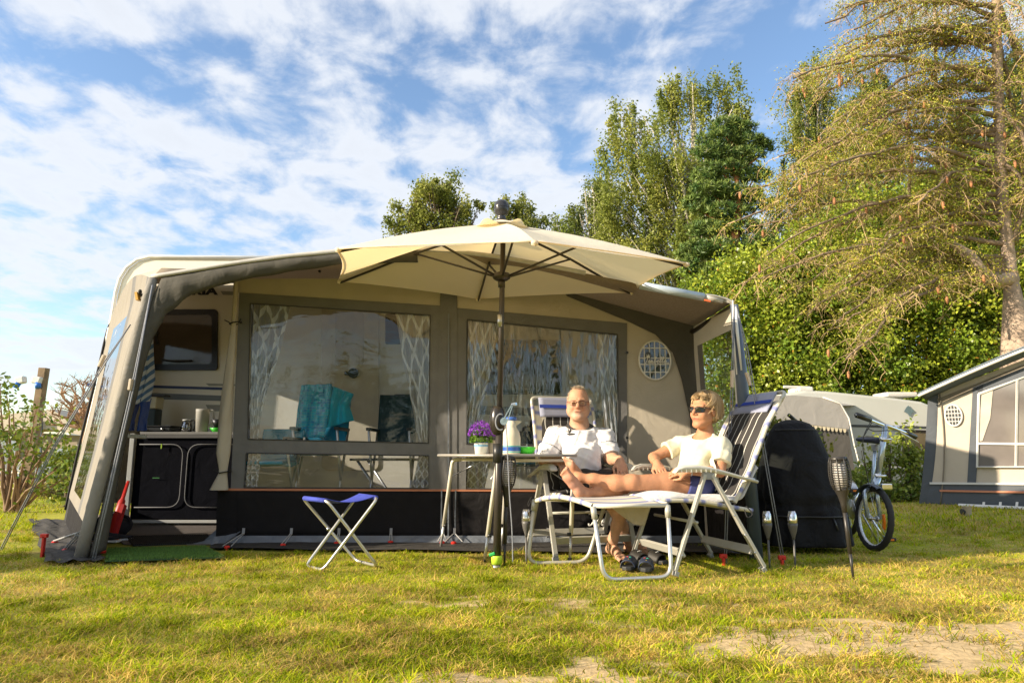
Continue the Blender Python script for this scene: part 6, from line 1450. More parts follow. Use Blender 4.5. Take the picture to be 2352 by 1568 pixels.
    # brows
    n = 160; x = (rs.rand(n)*.034+.014)*np.where(rs.rand(n) < .5, 1, -1); z = .030+.004*rs.randn(n)*.5; a = np.stack([x, np.full(n, .084)-np.abs(x)*.22, z], -1); P = np.stack([a+np.stack([np.sign(x)*t*.008, 0*x+.003, -.001*t+0*x], -1) for t in (0, .5, 1)], 1); P = H.c+H.k*(P[..., 0:1]*H.s+P[..., 1:2]*H.f+P[..., 2:3]*H.u); strands('eyebrows', P, .001, np.array([[.42, .28, .15]]*n), hair_m, root)
    # eyes: narrow dark slits between the lids
    for q in (-1, 1):
        m = MB(); m.lathe([(0, -.0001), (.0055, 0), (.0062, .001), (0, .0018)], Vector(H(q*.0305, .0862, .0035)), 12, rot=Matrix(((H.s[0], H.u[0]*.42, H.f[0]), (H.s[1], H.u[1]*.42, H.f[1]), (H.s[2], H.u[2]*.42, H.f[2]))), sx=1.7); m.build('eye', mat('eye_dark', (.05, .035, .03), .15), root, True)
    glasses(root, H, False)
def glasses(root, H, sun_):
    fr = empty('glasses' if not sun_ else 'sunglasses', (0, 0, 0)); fr.parent = root; fr.location = Vector(H(0, .1, 0))-root.location
    bp = mat('dark_glasses_frame', (.02, .016, .014), .25); m = MB(); V = lambda x, y, z: Vector(H(x, y, z))
    zc = -.001; lens = pane_mat('spectacle_lens', (.97, .97, .97), -.02, 0) if not sun_ else mat('black_lens', (.006, .006, .007), .05, 0, 0, 1, coat=1)
    for q in (-1, 1):
        pts = []
        for a in np.linspace(0, 6.283, 29):
            ca, sa = math.cos(a), math.sin(a); ex = .6 if not sun_ else .75; x = math.copysign(abs(ca)**ex, ca)*(.026 if not sun_ else .029); z = math.copysign(abs(sa)**ex, sa)*(.0165 if not sun_ else .0175)
            if sun_: z += .004*q*0
            pts.append(V(q*.0335+x, (.106 if not sun_ else .103)-abs(q*.0335+x)**2*(6 if not sun_ else 9), zc+z))
        g = MB(); g.tube(pts, .0016 if not sun_ else .0028, 6); g.build('rim', bp, fr, True)
        g = MB(); g.poly(pts[:-1]); lo = g.build('lens', lens, fr)
        g = MB(); g.tube([V(q*.062, .085 if not sun_ else .078, zc+.012), V(q*.083, .05, zc+.011), V(q*.084, -.01, zc+.010)], .0018 if not sun_ else .0042, 6); g.build('temple', bp, fr, True)
    g = MB(); g.tube([V(-.010, .104, zc+.006), V(0, .107, zc+.009), V(.010, .104, zc+.006)], .0017 if not sun_ else .003, 6); g.build('bridge', bp, fr, True)
build_man()

# ------------------------------------------------------------------ the woman
def build_woman():
    root = empty('person', Vector((1.3, 4.88, 0)), 'woman in sunglasses and pale yellow T-shirt reclining with bare legs on the footstool', 'person')
    hc = A(W(1617, 943, 4.93)); H = Frame(hc, (-.80, -.58, .06), (.10, .0, 1), 1.04)
    neck = A(W(1620, 1000, 4.97)); shN = A(W(1659, 1024, 4.82)); shF = A(W(1563, 1020, 5.10)); chest = A(W(1614, 1042, 4.98)); belly = A(W(1598, 1085, 4.94)); pel = A(W(1602, 1108, 4.92))
    elN = A(W(1654, 1083, 4.72)); wrN = A(W(1578, 1082, 4.68)); elF = A(W(1501, 1050, 5.04)); wrF = A(W(1509, 1064, 4.88))
    hN = A(W(1600, 1112, 4.82)); hF = A(W(1598, 1114, 4.98)); kN = A(W(1452, 1108, 4.74)); aN = A(W(1330, 1097, 4.80)); kF = A(W(1445, 1124, 4.90)); aF = A(W(1345, 1133, 4.74))
    S = SDF((.28, 4.52, .40), (1.70, 5.26, 1.28), .0040)
    head(S, H, True); S.cone(H(0, -.022, -.06), neck, .046, .050, .02); S.cone(neck, chest, .055, .085, .05)
    S.chain([shF, lerpn(neck, chest, .6), shN], [.045, .07, .045], .05); S.cone(chest, belly, .10, .095, .05); S.cone(belly, pel, .10, .115, .04)
    for h, kn, an, r in ((hF, kF, aF, .95), (hN, kN, aN, 1)):
        S.chain([h, lerpn(h, kn, .45), kn], [.088, .073*r, .050], .035); d = an-kn; calf = lerpn(kn, an, .30)+A((0, 0, -.012)); S.chain([kn, calf, lerpn(kn, an, .72), an], [.048, .053*r, .036, .029], .03); S.ell(kn+A((.01, -.01, .018)), (.034, .036, .034), None, .02)
    S.chain([shN, lerpn(shN, elN, .5), elN], [.046, .042, .035], .02); S.chain([elN, lerpn(elN, wrN, .3), wrN], [.036, .036, .023], .015)
    S.chain([shF, lerpn(shF, elF, .5), elF], [.046, .041, .035], .02); S.chain([elF, lerpn(elF, wrF, .4), wrF], [.036, .034, .023], .015)
    hand(S, wrN, A(W(1540, 1084, 4.72))-wrN, (-.1, -.75, .65), -1, .45, .93, rw=.021)
    hand(S, wrF, A(W(1527, 1096, 4.76))-wrF, (-.1, -.80, .6), 1, .30, .93, rw=.021)
    # feet, toes up, soles towards the left
    foot(S, A(W(1330, 1143, 4.70)), A(W(1291, 1078, 4.64)), (.45, .8, .30), aF, -1, 1.06)
    foot(S, A(W(1318, 1106, 4.84)), A(W(1301, 1052, 4.80)), (.62, .62, .25), aN, 1, 1.02)
    V, F = S.mesh(); base = (.46, .225, .125); pink = (.58, .27, .19)
    sp = [*[(H(x_, .093, -.0645), .0066, (.32, .06, .05), .9) for x_ in (-.024, -.018, -.012, -.006, 0, .006, .012, .018, .024)], (H(0, .11, -.028), .02, (.5, .17, .11), .3), (H(-.04, .07, -.03), .03, (.52, .17, .11), .3)]
    for p, r in ((A(W(1312, 1120, 4.64)), .07), (A(W(1298, 1090, 4.62)), .05), (A(W(1300, 1062, 4.78)), .045)): sp.append((p, r, (.64, .34, .27), .75))
    skin('body', V, F, root, base, sp)
    T = SDF((1.0, 4.62, .50), (1.72, 5.26, 1.02), .0045); o = .014
    T.cone(neck-A((0, 0, .03)), chest, .06, .10+o, .05); T.chain([shF, lerpn(neck, chest, .6), shN], [.048+o, .075+o, .048+o], .05); T.cone(chest, belly, .105+o, .105+o, .05); T.cone(belly, pel, .105+o, .125+o, .04); T.cone(pel, pel+A((.0, -.0, -.04)), .13+o, .125, .04)
    for q in (-.055, .060): T.ell(chest+A((-.075+q*.6, -.065-q*.6, -.005)), (.058, .058, .058), None, .05)
    for sh, el in ((shN, elN), (shF, elF)): T.chain([sh, lerpn(sh, el, .6), lerpn(sh, el, 1.0)], [.048+o, .053+o, .056+o], .02)
    T.noise(lambda X, Y, Z: wr_(X, Y, Z, .005, 28)+wr_(X, Y, Z, .003, 50, 2))
    for sh, el, f, lo, hi in ((shN, elN, .70, (-.05, -.2, -.2), (.2, .10, .1)), (shF, elF, .52, (-.2, -.1, -.2), (.055, .2, .1))):
        p = lerpn(sh, el, f); T.cut(p, el-sh, .003, p+A(lo), p+A(hi))
    T.cut(pel+A((-.035, 0, -.02)), (-.75, -.1, -.66), .004); nk = neck+A((-.035, -.035, .005)); T.ell(nk, (.072, .072, .060), None, .004, 's'); T.cone(neck, H(0, -.02, -.05), .058, .06, .003, 's')
    V2, F2 = T.mesh(); sh_o = np_mesh('t_shirt', V2, F2, mat('pale_yellow_cotton', (.64, .61, .46), .88, 0, .02, 10, .3, 300, sheen=.2, wr=.25, wscale=9), root, smooth=True)
    T = SDF((1.0, 4.66, .42), (1.55, 5.2, .72), .005); T.cone(pel, hF, .125, .105, .03); T.cone(pel, hN, .125, .105, .03)
    for h, kn, f in ((hF, kF, .5), (hN, kN, .5)): T.cone(h, lerpn(h, kn, f), .103, .083, .03)
    T.noise(lambda X, Y, Z: wr_(X, Y, Z, .003, 30))
    for h, kn, f in ((hF, kF, .30), (hN, kN, .40)): T.cut(lerpn(h, kn, f), kn-h+A((0, 0, .12)), .003)
    V3, F3 = T.mesh(); so = np_mesh('shorts', V3, F3, mat('navy_shorts', (.035, .045, .17), .7, 0, .08, 10, wr=.3), root, smooth=True)
    p = surf(V3, 1568, 1105); u = KD*p.y/FPX*.8; q = p+Vector((0, -.010, 0)); m = MB()
    for x, h in ((-9, 5), (-3.5, 10), (2.5, 15)): m.prism([q+Vector((x*u, 0, -5*u)), q+Vector(((x+5)*u, 0, -5*u)), q+Vector(((x+5-2.2*h/5)*u, 0, (h-5)*u)), q+Vector(((x+1.6-2.2*h/5)*u, 0, (h-2.8)*u))], (0, .006, 0))
    m.build('emblem', mat('emblem_white', (.7, .7, .72), .6), so); text_obj('emblem_text', 'adidas', .030, q+Vector((.012, 0, -.024)), (R_(90), R_(25), 0), MATS['emblem_white'], so, .002)
    # watch, ring, necklace
    w0 = lerpn(wrN, elN, .10); d = (elN-wrN)/np.linalg.norm(elN-wrN); a_ = np.cross(d, [0, 0, 1]); a_ /= np.linalg.norm(a_); b_ = np.cross(d, a_)
    m = MB(); m.tube([Vector(w0+.029*(math.cos(t)*a_+math.sin(t)*b_)) for t in np.linspace(0, 6.283, 25)], .005, 6); wt = m.build('watch', steel, root, True); m = MB(); c = Vector(w0)+Vector((0, -.029, .010)); m.tube([c, c+Vector((0, -.008, .002))], .015, 16); m.build('watch_face', mat('watch_dial', (.25, .25, .22), .2, .4), wt)
    # hair: a mass under layered strands
    T = SDF(hc-.17, hc+.17, .0045); k = H.k; E = lambda x, y, z, a, b, c, kk=.015, op='u': T.ell(H(x, y, z), (a*k, b*k, c*k), H.ax(), kk, op)
    E(0, -.028, .048, .088, .105, .088); E(0, -.075, -.01, .080, .055, .075); E(.07, -.035, -.01, .026, .05, .062); E(-.07, -.035, -.01, .026, .05, .062); E(0, .055, -.045, .075, .085, .082, .01, 's'); E(0, .10, .02, .06, .035, .042, .01, 's')
    for q in (-1, 1): E(q*.09, .012, -.02, .03, .028, .040, .01, 's')
    Vh, Fh = T.mesh(); rs = np.random.RandomState(9); c = np.array([.36, .25, .12])*(.6+.7*(np.sin(Vh[:, 0:1]*300)*.5+.5)); np_mesh('hair_mass', Vh, Fh, hair_m, root, col=c, smooth=True)
    K = 90; n = 7200; lk = rs.randint(0, K, n); lth = np.sort(rs.rand(K))*6.283; th = lth[lk]+rs.randn(n)*.055; f_ = np.cos(th); lend = rs.rand(K)[lk]; lr = rs.rand(K)[lk]; lsw = (rs.randn(K)*.30+.10)[lk]; t0 = rs.rand(n)**.8*1.25
    end = np.where(f_ > .60, 1.00+.34*lend, np.where(f_ > .1, 1.62+.42*lend, 2.05+.60*lend)); t0 = np.minimum(t0, end-.45); kk = 9; lift = .99+.12*lr+.05*rs.rand(n); pts = []; fl = rs.randn(n)*.02
    for i in range(kk):
        t = i/(kk-1); ph = t0+(end-t0)*t; tt = th+lsw*t*t*1.1+rs.randn(n)*.004; e = lift+.015*np.sin(ph*3+lr*9)+fl*t+np.where(f_ > .4, .10*t, .05*t*(1+lr))-.10*np.maximum(t-.8, 0)*(1-f_)
        sph = np.sin(np.minimum(ph, 1.72)); x = .087*e*sph*np.sin(tt); y = .104*e*sph*np.cos(tt)-.028; z = .088*e*np.cos(np.minimum(ph, 1.6))+.046-np.maximum(ph-1.6, 0)*.095; pts.append(np.stack([x, y, z], -1))
    P = np.stack(pts, 1); P = H.c+H.k*(P[..., 0:1]*H.s+P[..., 1:2]*H.f+P[..., 2:3]*H.u); dark = np.clip(rs.rand(K)[lk]*.8+rs.rand(n)*.4-.05, 0, 1)[:, None]
    cols = np.array([.74, .56, .32])*dark+np.array([.24, .15, .07])*(1-dark); strands('hair', P, .0017, cols, hair_m, root)
    glasses(root, H, True)
build_woman()
# ------------------------------------------------------------------ vegetation
def leaf_mesh(name, P, size, cols, material, parent, aspect=.55, down=0.0, seed=0, align=None):
    """one small kite of two triangles' worth per leaf; P (n,3), size (n,)"""
    rs = np.random.RandomState(seed); n = len(P); a = rs.randn(n, 3)
    if align is not None: a = a*.45+align
    a[:, 2] -= down; a /= np.linalg.norm(a, axis=1)[:, None]; b = np.cross(a, rs.randn(n, 3)); b /= np.linalg.norm(b, axis=1)[:, None]
    s = np.asarray(size)[:, None] if np.ndim(size) else size
    V = np.stack([P-a*s*.5, P-b*s*.5*aspect, P+a*s*.5, P+b*s*.5*aspect], 1).reshape(-1, 3)
    return np_mesh(name, V, np.arange(4*n).reshape(-1, 4), material, parent, col=np.repeat(cols, 4, 0))
def pxblob(x, y, rx, ry, Y, d=None):
    c = np.array(W(x, y, Y)); m = KD*Y/FPX; return c, np.array([rx*m, (d if d else (rx+ry)/2*m), ry*m])
def crown_points(blobs, Y, n, clump, rs, shell=.55, depth=None):
    """clump centres spread through the ellipsoids, favouring the outside"""
    vol = np.array([b[2]*b[3] for b in blobs], float); vol /= vol.sum(); out = []
    for b, v in zip(blobs, vol):
        c, r = pxblob(b[0], b[1], b[2], b[3], b[4] if len(b) > 4 else Y, depth); k = max(1, int(n*v)); d = rs.randn(k, 3); d /= np.linalg.norm(d, axis=1)[:, None]; out.append(c+d*r*((shell+(1-shell)*rs.rand(k))[:, None]))
    return np.concatenate(out)
def limb(m, a, b, r0, r1, bow=0, n=6, rs=random):
    a, b = Vector(a), Vector(b); k = 5; L = (b-a).length; pts = []
    for i in range(k+1):
        t = i/k; p = a.lerp(b, t); p.z += bow*L*math.sin(math.pi*t); j = .03*L*math.sin(math.pi*t); p += Vector((rs.uniform(-j, j), rs.uniform(-j, j), rs.uniform(-j, j)*.6)); pts.append(p)
    m.tube(pts, [r0+(r1-r0)*i/k for i in range(k+1)], n, caps=False); return pts
leafm = lambda nm, tr=.42, ro=.5: mat(nm, (1, 1, 1), ro, 0, .15, .7, attr=True, trans=tr, spec=.35)
bark = mat('grey_brown_bark', (.16, .12, .085), .9, 0, .45, 5, 1.0, 14); pale_bark = mat('pale_birch_bark', (.50, .45, .38), .8, 0, .4, 3, .5, 20); red_bark = mat('orange_pine_bark', (.34, .145, .055), .85, 0, .4, 5, .8, 20)
def broad_tree(name, lab, blobs, Y, trunk, nclump, per, lsize, cols, barkm, r0, seed, group=None, droop=.35, spread=.32, shell=.5, cat='tree'):
    rs = np.random.RandomState(seed); base = Vector((W(trunk[0], 1000, Y).x, Y, 0)); root = empty(name, base, lab, cat, group)
    top = W(trunk[1], trunk[2], Y); C = crown_points(blobs, Y, nclump, per, rs, shell); m = MB(); rr = random.Random(seed)
    tp = [base+Vector((0, 0, -.1)), base.lerp(top, .3)+Vector((rr.uniform(-.2, .2), 0, 0)), base.lerp(top, .6)+Vector((rr.uniform(-.3, .3), 0, 0)), top]; sp = spline(tp, 6); m.tube(sp, [r0*(1-.88*i/(len(sp)-1)) for i in range(len(sp))], 9, caps=False); m.build('trunk', barkm, root, True)
    m = MB()
    for c in C[:: max(1, len(C)//130)]:
        h = min(max((c[2]-1.5)*.75-abs(c[0]-base.x)*.45, base.lerp(top, .12).z), top.z*.97); a = base.lerp(top, h/top.z); limb(m, a, c, r0*.26*(1-h/top.z*.6), .016, .06, 5, rr)
    m.build('limbs', barkm, root, True)
    C = C+rs.randn(len(C), 3)*.22
    n = nclump*per; idx = rs.randint(0, len(C), n); w = (.35+1.1*rs.rand(len(C)))[idx][:, None]; q = rs.rand(len(C), 3)-.5; dirs = q/np.linalg.norm(q, axis=1)[:, None]; t = rs.rand(n, 1)*1.6
    d = rs.randn(n, 3)*spread*.55*w+dirs[idx]*t*spread*w; d[:, 2] -= np.abs(rs.randn(n))*droop*t[:, 0]*.9; P = C[idx]+d; P = P[P[:, 2] > .3]
    n = len(P); tone = rs.rand(len(C))[idx[:n]][:, None]; t2 = rs.rand(n, 1); c = np.array(cols[0])*(1-tone)+np.array(cols[1])*tone; c = c*(.65+.7*t2)
    if len(cols) > 2: k = rs.rand(n) < cols[3]; c[k] = np.array(cols[2])*(.7+.6*rs.rand(k.sum(), 1))
    leaf_mesh('crown', P, lsize*(.6+.8*rs.rand(n)), c, leafm('leaves_'+name), root, .6, .35, seed); return root
TG = 'trees behind the awning'
broad_tree('birch_tree', 'tall birch with drooping yellow green crown, highest of the trees right of the parasol', [(1440, 262, 50, 45), (1420, 330, 45, 70), (1550, 235, 65, 60), (1590, 215, 50, 45), (1660, 225, 60, 55), (1700, 290, 40, 60), (1500, 380, 95, 110), (1610, 400, 110, 130), (1420, 480, 80, 70), (1520, 560, 130, 110), (1640, 560, 110, 120), (1360, 560, 60, 50)], 25, (1600, 1590, 190), 400, 190, .105, [(.16, .21, .035), (.36, .37, .08)], pale_bark, .28, 11, TG, .8, .24, .25)
broad_tree('birch_tree', 'smaller dark birch between the parasol finial and the tall birch', [(1385, 440, 50, 60), (1345, 500, 60, 50), (1300, 520, 40, 35), (1390, 560, 70, 60), (1310, 590, 50, 50)], 28, (1370, 1380, 400), 110, 160, .11, [(.10, .145, .03), (.20, .23, .05)], pale_bark, .2, 12, TG, .6, .25, .3)
broad_tree('birch_tree', 'birch with rounded top half hidden behind the dead branched spruce', [(1868, 185, 50, 45), (1840, 235, 65, 50), (1905, 240, 55, 55), (1860, 310, 75, 60), (1940, 330, 60, 80), (1870, 420, 80, 90), (1960, 470, 70, 90), (1800, 480, 50, 60), (1790, 570, 50, 60), (1880, 560, 90, 80)], 27, (1880, 1875, 150), 280, 170, .105, [(.14, .19, .035), (.30, .32, .07)], pale_bark, .25, 13, TG, .7, .24, .25)
broad_tree('oak_tree', 'small bushy tree behind the awning left of the parasol finial', [(1000, 450, 65, 40), (945, 480, 40, 30), (1050, 480, 60, 45), (960, 520, 60, 40), (1040, 540, 80, 40), (1020, 425, 30, 22), (910, 525, 22, 14)], 26, (1010, 1010, 420), 130, 140, .115, [(.14, .18, .03), (.32, .33, .07)], bark, .2, 14, TG, .1, .28, .2)
broad_tree('oak_tree', 'low crown peeping out just right of the parasol finial', [(1190, 475, 38, 22), (1160, 495, 40, 25), (1220, 510, 40, 25), (1250, 540, 40, 25), (1190, 545, 60, 30)], 29, (1190, 1190, 460), 80, 130, .115, [(.14, .18, .03), (.30, .31, .07)], bark, .18, 15, TG, .1, .27, .2)
# pine: flat needle pads on an orange stem
def needle_pads(name, blobs, Y, per, ln, cols, parent, seed, mname):
    rs = np.random.RandomState(seed); Ps, Cs, Al = [], [], []
    for b in blobs:
        c, r = pxblob(b[0], b[1], b[2], b[3], Y); k = int(per*b[2]*b[3]/600); tuft = rs.randn(k, 3); tuft /= np.linalg.norm(tuft, axis=1)[:, None]; tuft = c+tuft*r*(.45+.6*rs.rand(k, 1)**.6); tone = rs.rand(k, 1)
        nn = 16; d = rs.randn(k, nn, 3)*.5+np.array([0, 0, .55]); d /= np.linalg.norm(d, axis=2, keepdims=True); P = tuft[:, None]+d*ln*.5; Ps.append(P.reshape(-1, 3)); Al.append(d.reshape(-1, 3)*3); col = np.array(cols[0])*(1-tone)+np.array(cols[1])*tone; Cs.append(np.repeat(col, nn, 0)*(.7+.6*rs.rand(k*nn, 1)))
    P, C, Aa = map(np.concatenate, (Ps, Cs, Al)); leaf_mesh('crown', P, np.full(len(P), ln), C, leafm(mname, .1, .5), parent, .16, 0, seed, Aa)
def pine():
    Y = 20; base = Vector((W(1690, 1000, Y).x, Y, 0)); r = empty('pine_tree', base, 'dark green pine with orange trunk standing in front of the birches', 'tree', TG); m = MB(); rr = random.Random(4)
    P = [base, W(1690, 690, Y), W(1696, 640, Y), W(1688, 560, Y), W(1697, 480, Y), W(1690, 400, Y), W(1675, 290, Y)]; sp = spline(P, 5); m.tube(sp, [.24-.21*i/(len(sp)-1) for i in range(len(sp))], 10, caps=False); m.build('trunk', red_bark, r, True)
    blobs = [(1665, 290, 38, 16), (1700, 300, 40, 18), (1650, 320, 50, 18), (1720, 330, 45, 18), (1635, 350, 48, 20), (1700, 362, 55, 20), (1755, 340, 26, 14), (1660, 390, 60, 20), (1620, 410, 36, 16), (1730, 405, 48, 18), (1640, 440, 60, 22), (1700, 450, 50, 20), (1600, 470, 38, 18), (1660, 490, 60, 20), (1740, 470, 45, 18), (1625, 530, 50, 20), (1700, 525, 50, 18), (1600, 580, 48, 22), (1660, 575, 62, 22), (1740, 560, 45, 22), (1585, 615, 36, 18), (1640, 630, 55, 22), (1720, 620, 45, 22), (1590, 660, 26, 14), (1660, 670, 34, 14), (1760, 650, 40, 22), (1780, 600, 30, 20), (1790, 690, 45, 26), (1740, 700, 45, 20)]
    m = MB()
    for b in blobs: c, _ = pxblob(b[0], b[1]+8, 1, 1, Y); z = min(max(c[2]-.7, 4.5), 10); a = min(sp, key=lambda p: abs(p.z-z)); limb(m, a, c, .06, .015, -.03, 5, rr)
    m.build('limbs', red_bark, r, True); needle_pads('crown', blobs, Y, 62, .19, [(.045, .105, .022), (.19, .25, .055)], r, 21, 'pine_needles')
pine()
# second pine/fir mass lower right of the pine
def fir(X0, y0, Y, lab, sd):
    base = Vector((W(X0, 1000, Y).x, Y, 0)); r = empty('fir_tree', base, lab, 'tree', TG); m = MB(); m.tube([base, W(X0, y0, Y)], [.25, .03], 8, caps=False); m.build('trunk', bark, r, True)
    rs = random.Random(sd); blobs = [(X0+rs.uniform(-1, 1)*(20+(y-y0)*.22), y, 36+(y-y0)*.07, 16) for y in range(y0+10, 760, 10)]; needle_pads('crown', blobs, Y, 34, .20, [(.05, .10, .025), (.16, .20, .05)], r, 22, 'fir_needles')
fir(2010, 180, 22, 'dark conifer left behind the dead branched spruce, beside the half hidden birch', 3)
fir(2200, 240, 23, 'dark conifer right behind the dead branched spruce, near its trunk', 5)
fir(2330, 130, 24, 'dark conifer hidden behind the pale spruce trunk at the right edge', 6)
# ------------------------------------------------------------------ the old spruce with dead branches, cones and pale trunk
def spruce():
    Y = 12.2; rr = random.Random(12); rs = np.random.RandomState(12); base = Vector((W(2345, 1000, Y).x, Y, 0)); r = empty('spruce_tree', base, 'old spruce at the right edge with thick pale trunk, dead drooping twigs and orange cones', 'tree')
    tb = mat('spruce_bark', (.36, .27, .20), .9, 0, .55, 4, 1.0, 9, wr=1.0, wscale=3)
    P = [base, W(2342, 850, Y), W(2330, 720, Y), W(2318, 600, Y), W(2302, 450, Y), W(2296, 300, Y), W(2290, 120, Y), W(2288, -40, Y), W(2280, -400, Y)]; sp = spline(P, 6); n = len(sp); m = MB(); m.tube(sp, [(.30 if i < 6 else .30-.19*min(1, (i-6)/10)-.04*max(0, (i-16)/(n-16))) for i in range(n)], 14, caps=False); m.build('trunk', tb, r, True)
    m = MB(); Q = spline([W(2325, 640, Y), W(2270, 640, Y-.2), W(2230, 590, Y-.3), W(2185, 560, Y-.3)], 6); m.tube(Q, [.14-.004*i for i in range(len(Q))], 9); m.build('limb', tb, r, True)
    for pts, r0 in (([(2150, 640), (2170, 470), (2150, 300), (2148, 60), (2140, -60)], .05), ([(2085, 520), (2090, 350), (2082, 180), (2086, 60)], .035), ([(2330, 560), (2350, 380), (2350, 150)], .07)):
        m = MB(); q = spline([W(x, y, Y+.4) for x, y in pts], 6); m.tube(q, [r0*(1-.6*i/len(q)) for i in range(len(q))], 7); m.build('limb', tb, r, True)
    # long arms: (start y on trunk, tip x, tip y, drop)
    arms = []
    for k in range(50):
        t = rr.random(); y0 = rr.uniform(-120, 660); side = 1
        tipx = 2290-rr.uniform(120, 600)*(.55+.45*min(1, (y0+200)/500)); tipy = y0+rr.uniform(-40, 190); arms.append((y0, tipx, tipy, rr.uniform(-1.4, 1.6)))
    arms += [(40, 1940, 10, -.5), (120, 1930, 90, 0), (200, 1925, 290, .3), (430, 1690, 480, -.6), (400, 1720, 420, .2), (470, 1760, 560, -.4), (560, 1830, 640, -.3), (600, 1850, 700, -.2), (350, 1790, 340, .6), (620, 1960, 760, -.8), (300, 1800, 470, .1), (520, 1740, 500, .4)]
    for k in range(14): arms.append((rr.uniform(-50, 640), 2290+rr.uniform(60, 200), rr.uniform(0, 700), rr.uniform(-1.5, 1.5)))
    m = MB(); tw = MB(); tips = []; needles = []; cones = []
    for y0, tx, ty, dy in arms:
        a = W(2296+ (y0-300)*.03, y0, Y); b = W(tx, ty, Y+dy); k = 12; L = (b-a).length; pts = []
        for i in range(k+1):
            t = i/k; p = a.lerp(b, t); p.z += (.10*math.sin(math.pi*t)-.04*t*t)*L; p += Vector((rr.uniform(-1, 1), rr.uniform(-1, 1), rr.uniform(-1, 1)))*.05*min(1, t*3); pts.append(p)
        m.tube(pts, [.045*(1-t/(k+3))*min(1, L/3)+.006 for t in range(k+1)], 6, caps=False)
        for s in range(int(L*10)):
            t = .12+.88*rr.random(); i = min(int(t*k), k-1); p = pts[i].lerp(pts[i+1], t*k-i); out = Vector((rr.uniform(-1, 1)-.3, rr.uniform(-1, 1), rr.uniform(-.4, .3))); ln = rr.uniform(.25, .85)
            q1 = p+out.normalized()*ln*.45+Vector((0, 0, -.06*ln)); q2 = q1+out.normalized()*ln*.4+Vector((0, 0, -.28*ln)); tw.tube([p, q1, q2], [.009, .006, .003], 3, caps=False)
            for _ in range(rr.randint(2, 5)):
                u = rr.random(); c = q1.lerp(q2, u); d = Vector((rr.uniform(-1, 1), rr.uniform(-1, 1), rr.uniform(-1.1, .1)))*rr.uniform(.06, .26); tw.tube([c, c+d*.6, c+d+Vector((0, 0, -.05))], [.0045, .0035, .002], 3, caps=False); tips.append(c+d)
            if rr.random() < .055: cones.append(q2)
            if rr.random() < .58: needles += [p.lerp(q1, rr.random()) for _ in range(2)]+[q1.lerp(q2, rr.random()) for _ in range(3)]
    m.build('branches', mat('branch_bark', (.22, .16, .11), .9, 0, .3, 4), r, True); tw.build('twigs', mat('dead_twigs', (.40, .28, .15), .9, 0, .3, 2), r)
    N_ = np.array([tuple(p) for p in needles]); nn = 18; d = rs.randn(len(N_), nn, 3)*.10; P_ = (N_[:, None]+d).reshape(-1, 3); tone = np.repeat(rs.rand(len(N_), 1), nn, 0); c = np.array([.20, .28, .02])*(1-tone)+np.array([.42, .34, .05])*tone; c = c*(.6+.8*rs.rand(len(c), 1)); leaf_mesh('needles', P_, .03+.035*rs.rand(len(P_)), c, leafm('spruce_needles', .25), r, .35, .5, 5)
    for k, p in enumerate(cones[:95]):
        mm = MB(); mm.lathe([(0, 0), (.020, -.012), (.028, -.05), (.024, -.11), (0, -.15)], p, 7); mm.build('cone', mat('orange_cone', (.34, .15, .06), .7, 0, .3, 20), r, True)
spruce()
# ------------------------------------------------------------------ leafy hedge wall behind the caravans, right of the awning
def leafy_wall():
    rs = np.random.RandomState(31); specs = [(1775, 'leftmost leafy tree of the tall green screen, next to the awning pole', 570), (1900, 'leafy tree of the green screen above the grill cover', 520), (2040, 'leafy tree of the green screen above the silver bicycle', 430), (2190, 'leafy tree of the green screen left of the spruce trunk', 390), (2340, 'leafy tree of the green screen behind the spruce trunk', 340)]
    for k, (x, lab, yt) in enumerate(specs):
        Y = 17+.25*(k % 2); base = Vector((W(x, 1000, Y).x, Y, 0)); r = empty('hedge_tree', base, lab, 'tree', 'leafy trees of the green screen'); m = MB(); rr = random.Random(k); top = W(x, yt+60, Y)
        for s in range(5): limb(m, base+Vector((rr.uniform(-.3, .3), rr.uniform(-.2, .2), -.1)), Vector((base.x+rr.uniform(-1.6, 1.6), Y+rr.uniform(-.5, .8), top.z*rr.uniform(.6, 1))), .09, .015, .02, 6, rr)
        m.build('trunk', bark, r, True)
        n = 52000; hz = W(x, yt, Y).z; C = np.stack([base.x+rs.randn(800)*1.0, Y+rs.randn(800)*.6, .4+(hz-.5)*rs.rand(800)**.9], -1); C[:, 2] *= 1-.10*np.abs((C[:, 0]-base.x)/1.6); C[:, 1] -= .35*np.sin(C[:, 2]*2+C[:, 0]*3)
        idx = rs.randint(0, 800, n); d = rs.randn(n, 3)*.17; P = C[idx]+d; tone = rs.rand(800)[idx][:, None]; c = np.array([.12, .21, .02])*(1-tone)+np.array([.36, .40, .04])*tone; c *= (.6+.8*rs.rand(n, 1)); y_ = rs.rand(n) < .012; c[y_] = (.45, .22, .04)
        leaf_mesh('crown', P, .085*(.6+.8*rs.rand(n)), c, leafm('hedge_leaves', .3, .35), r, .7, .4, 40+k)
leafy_wall()
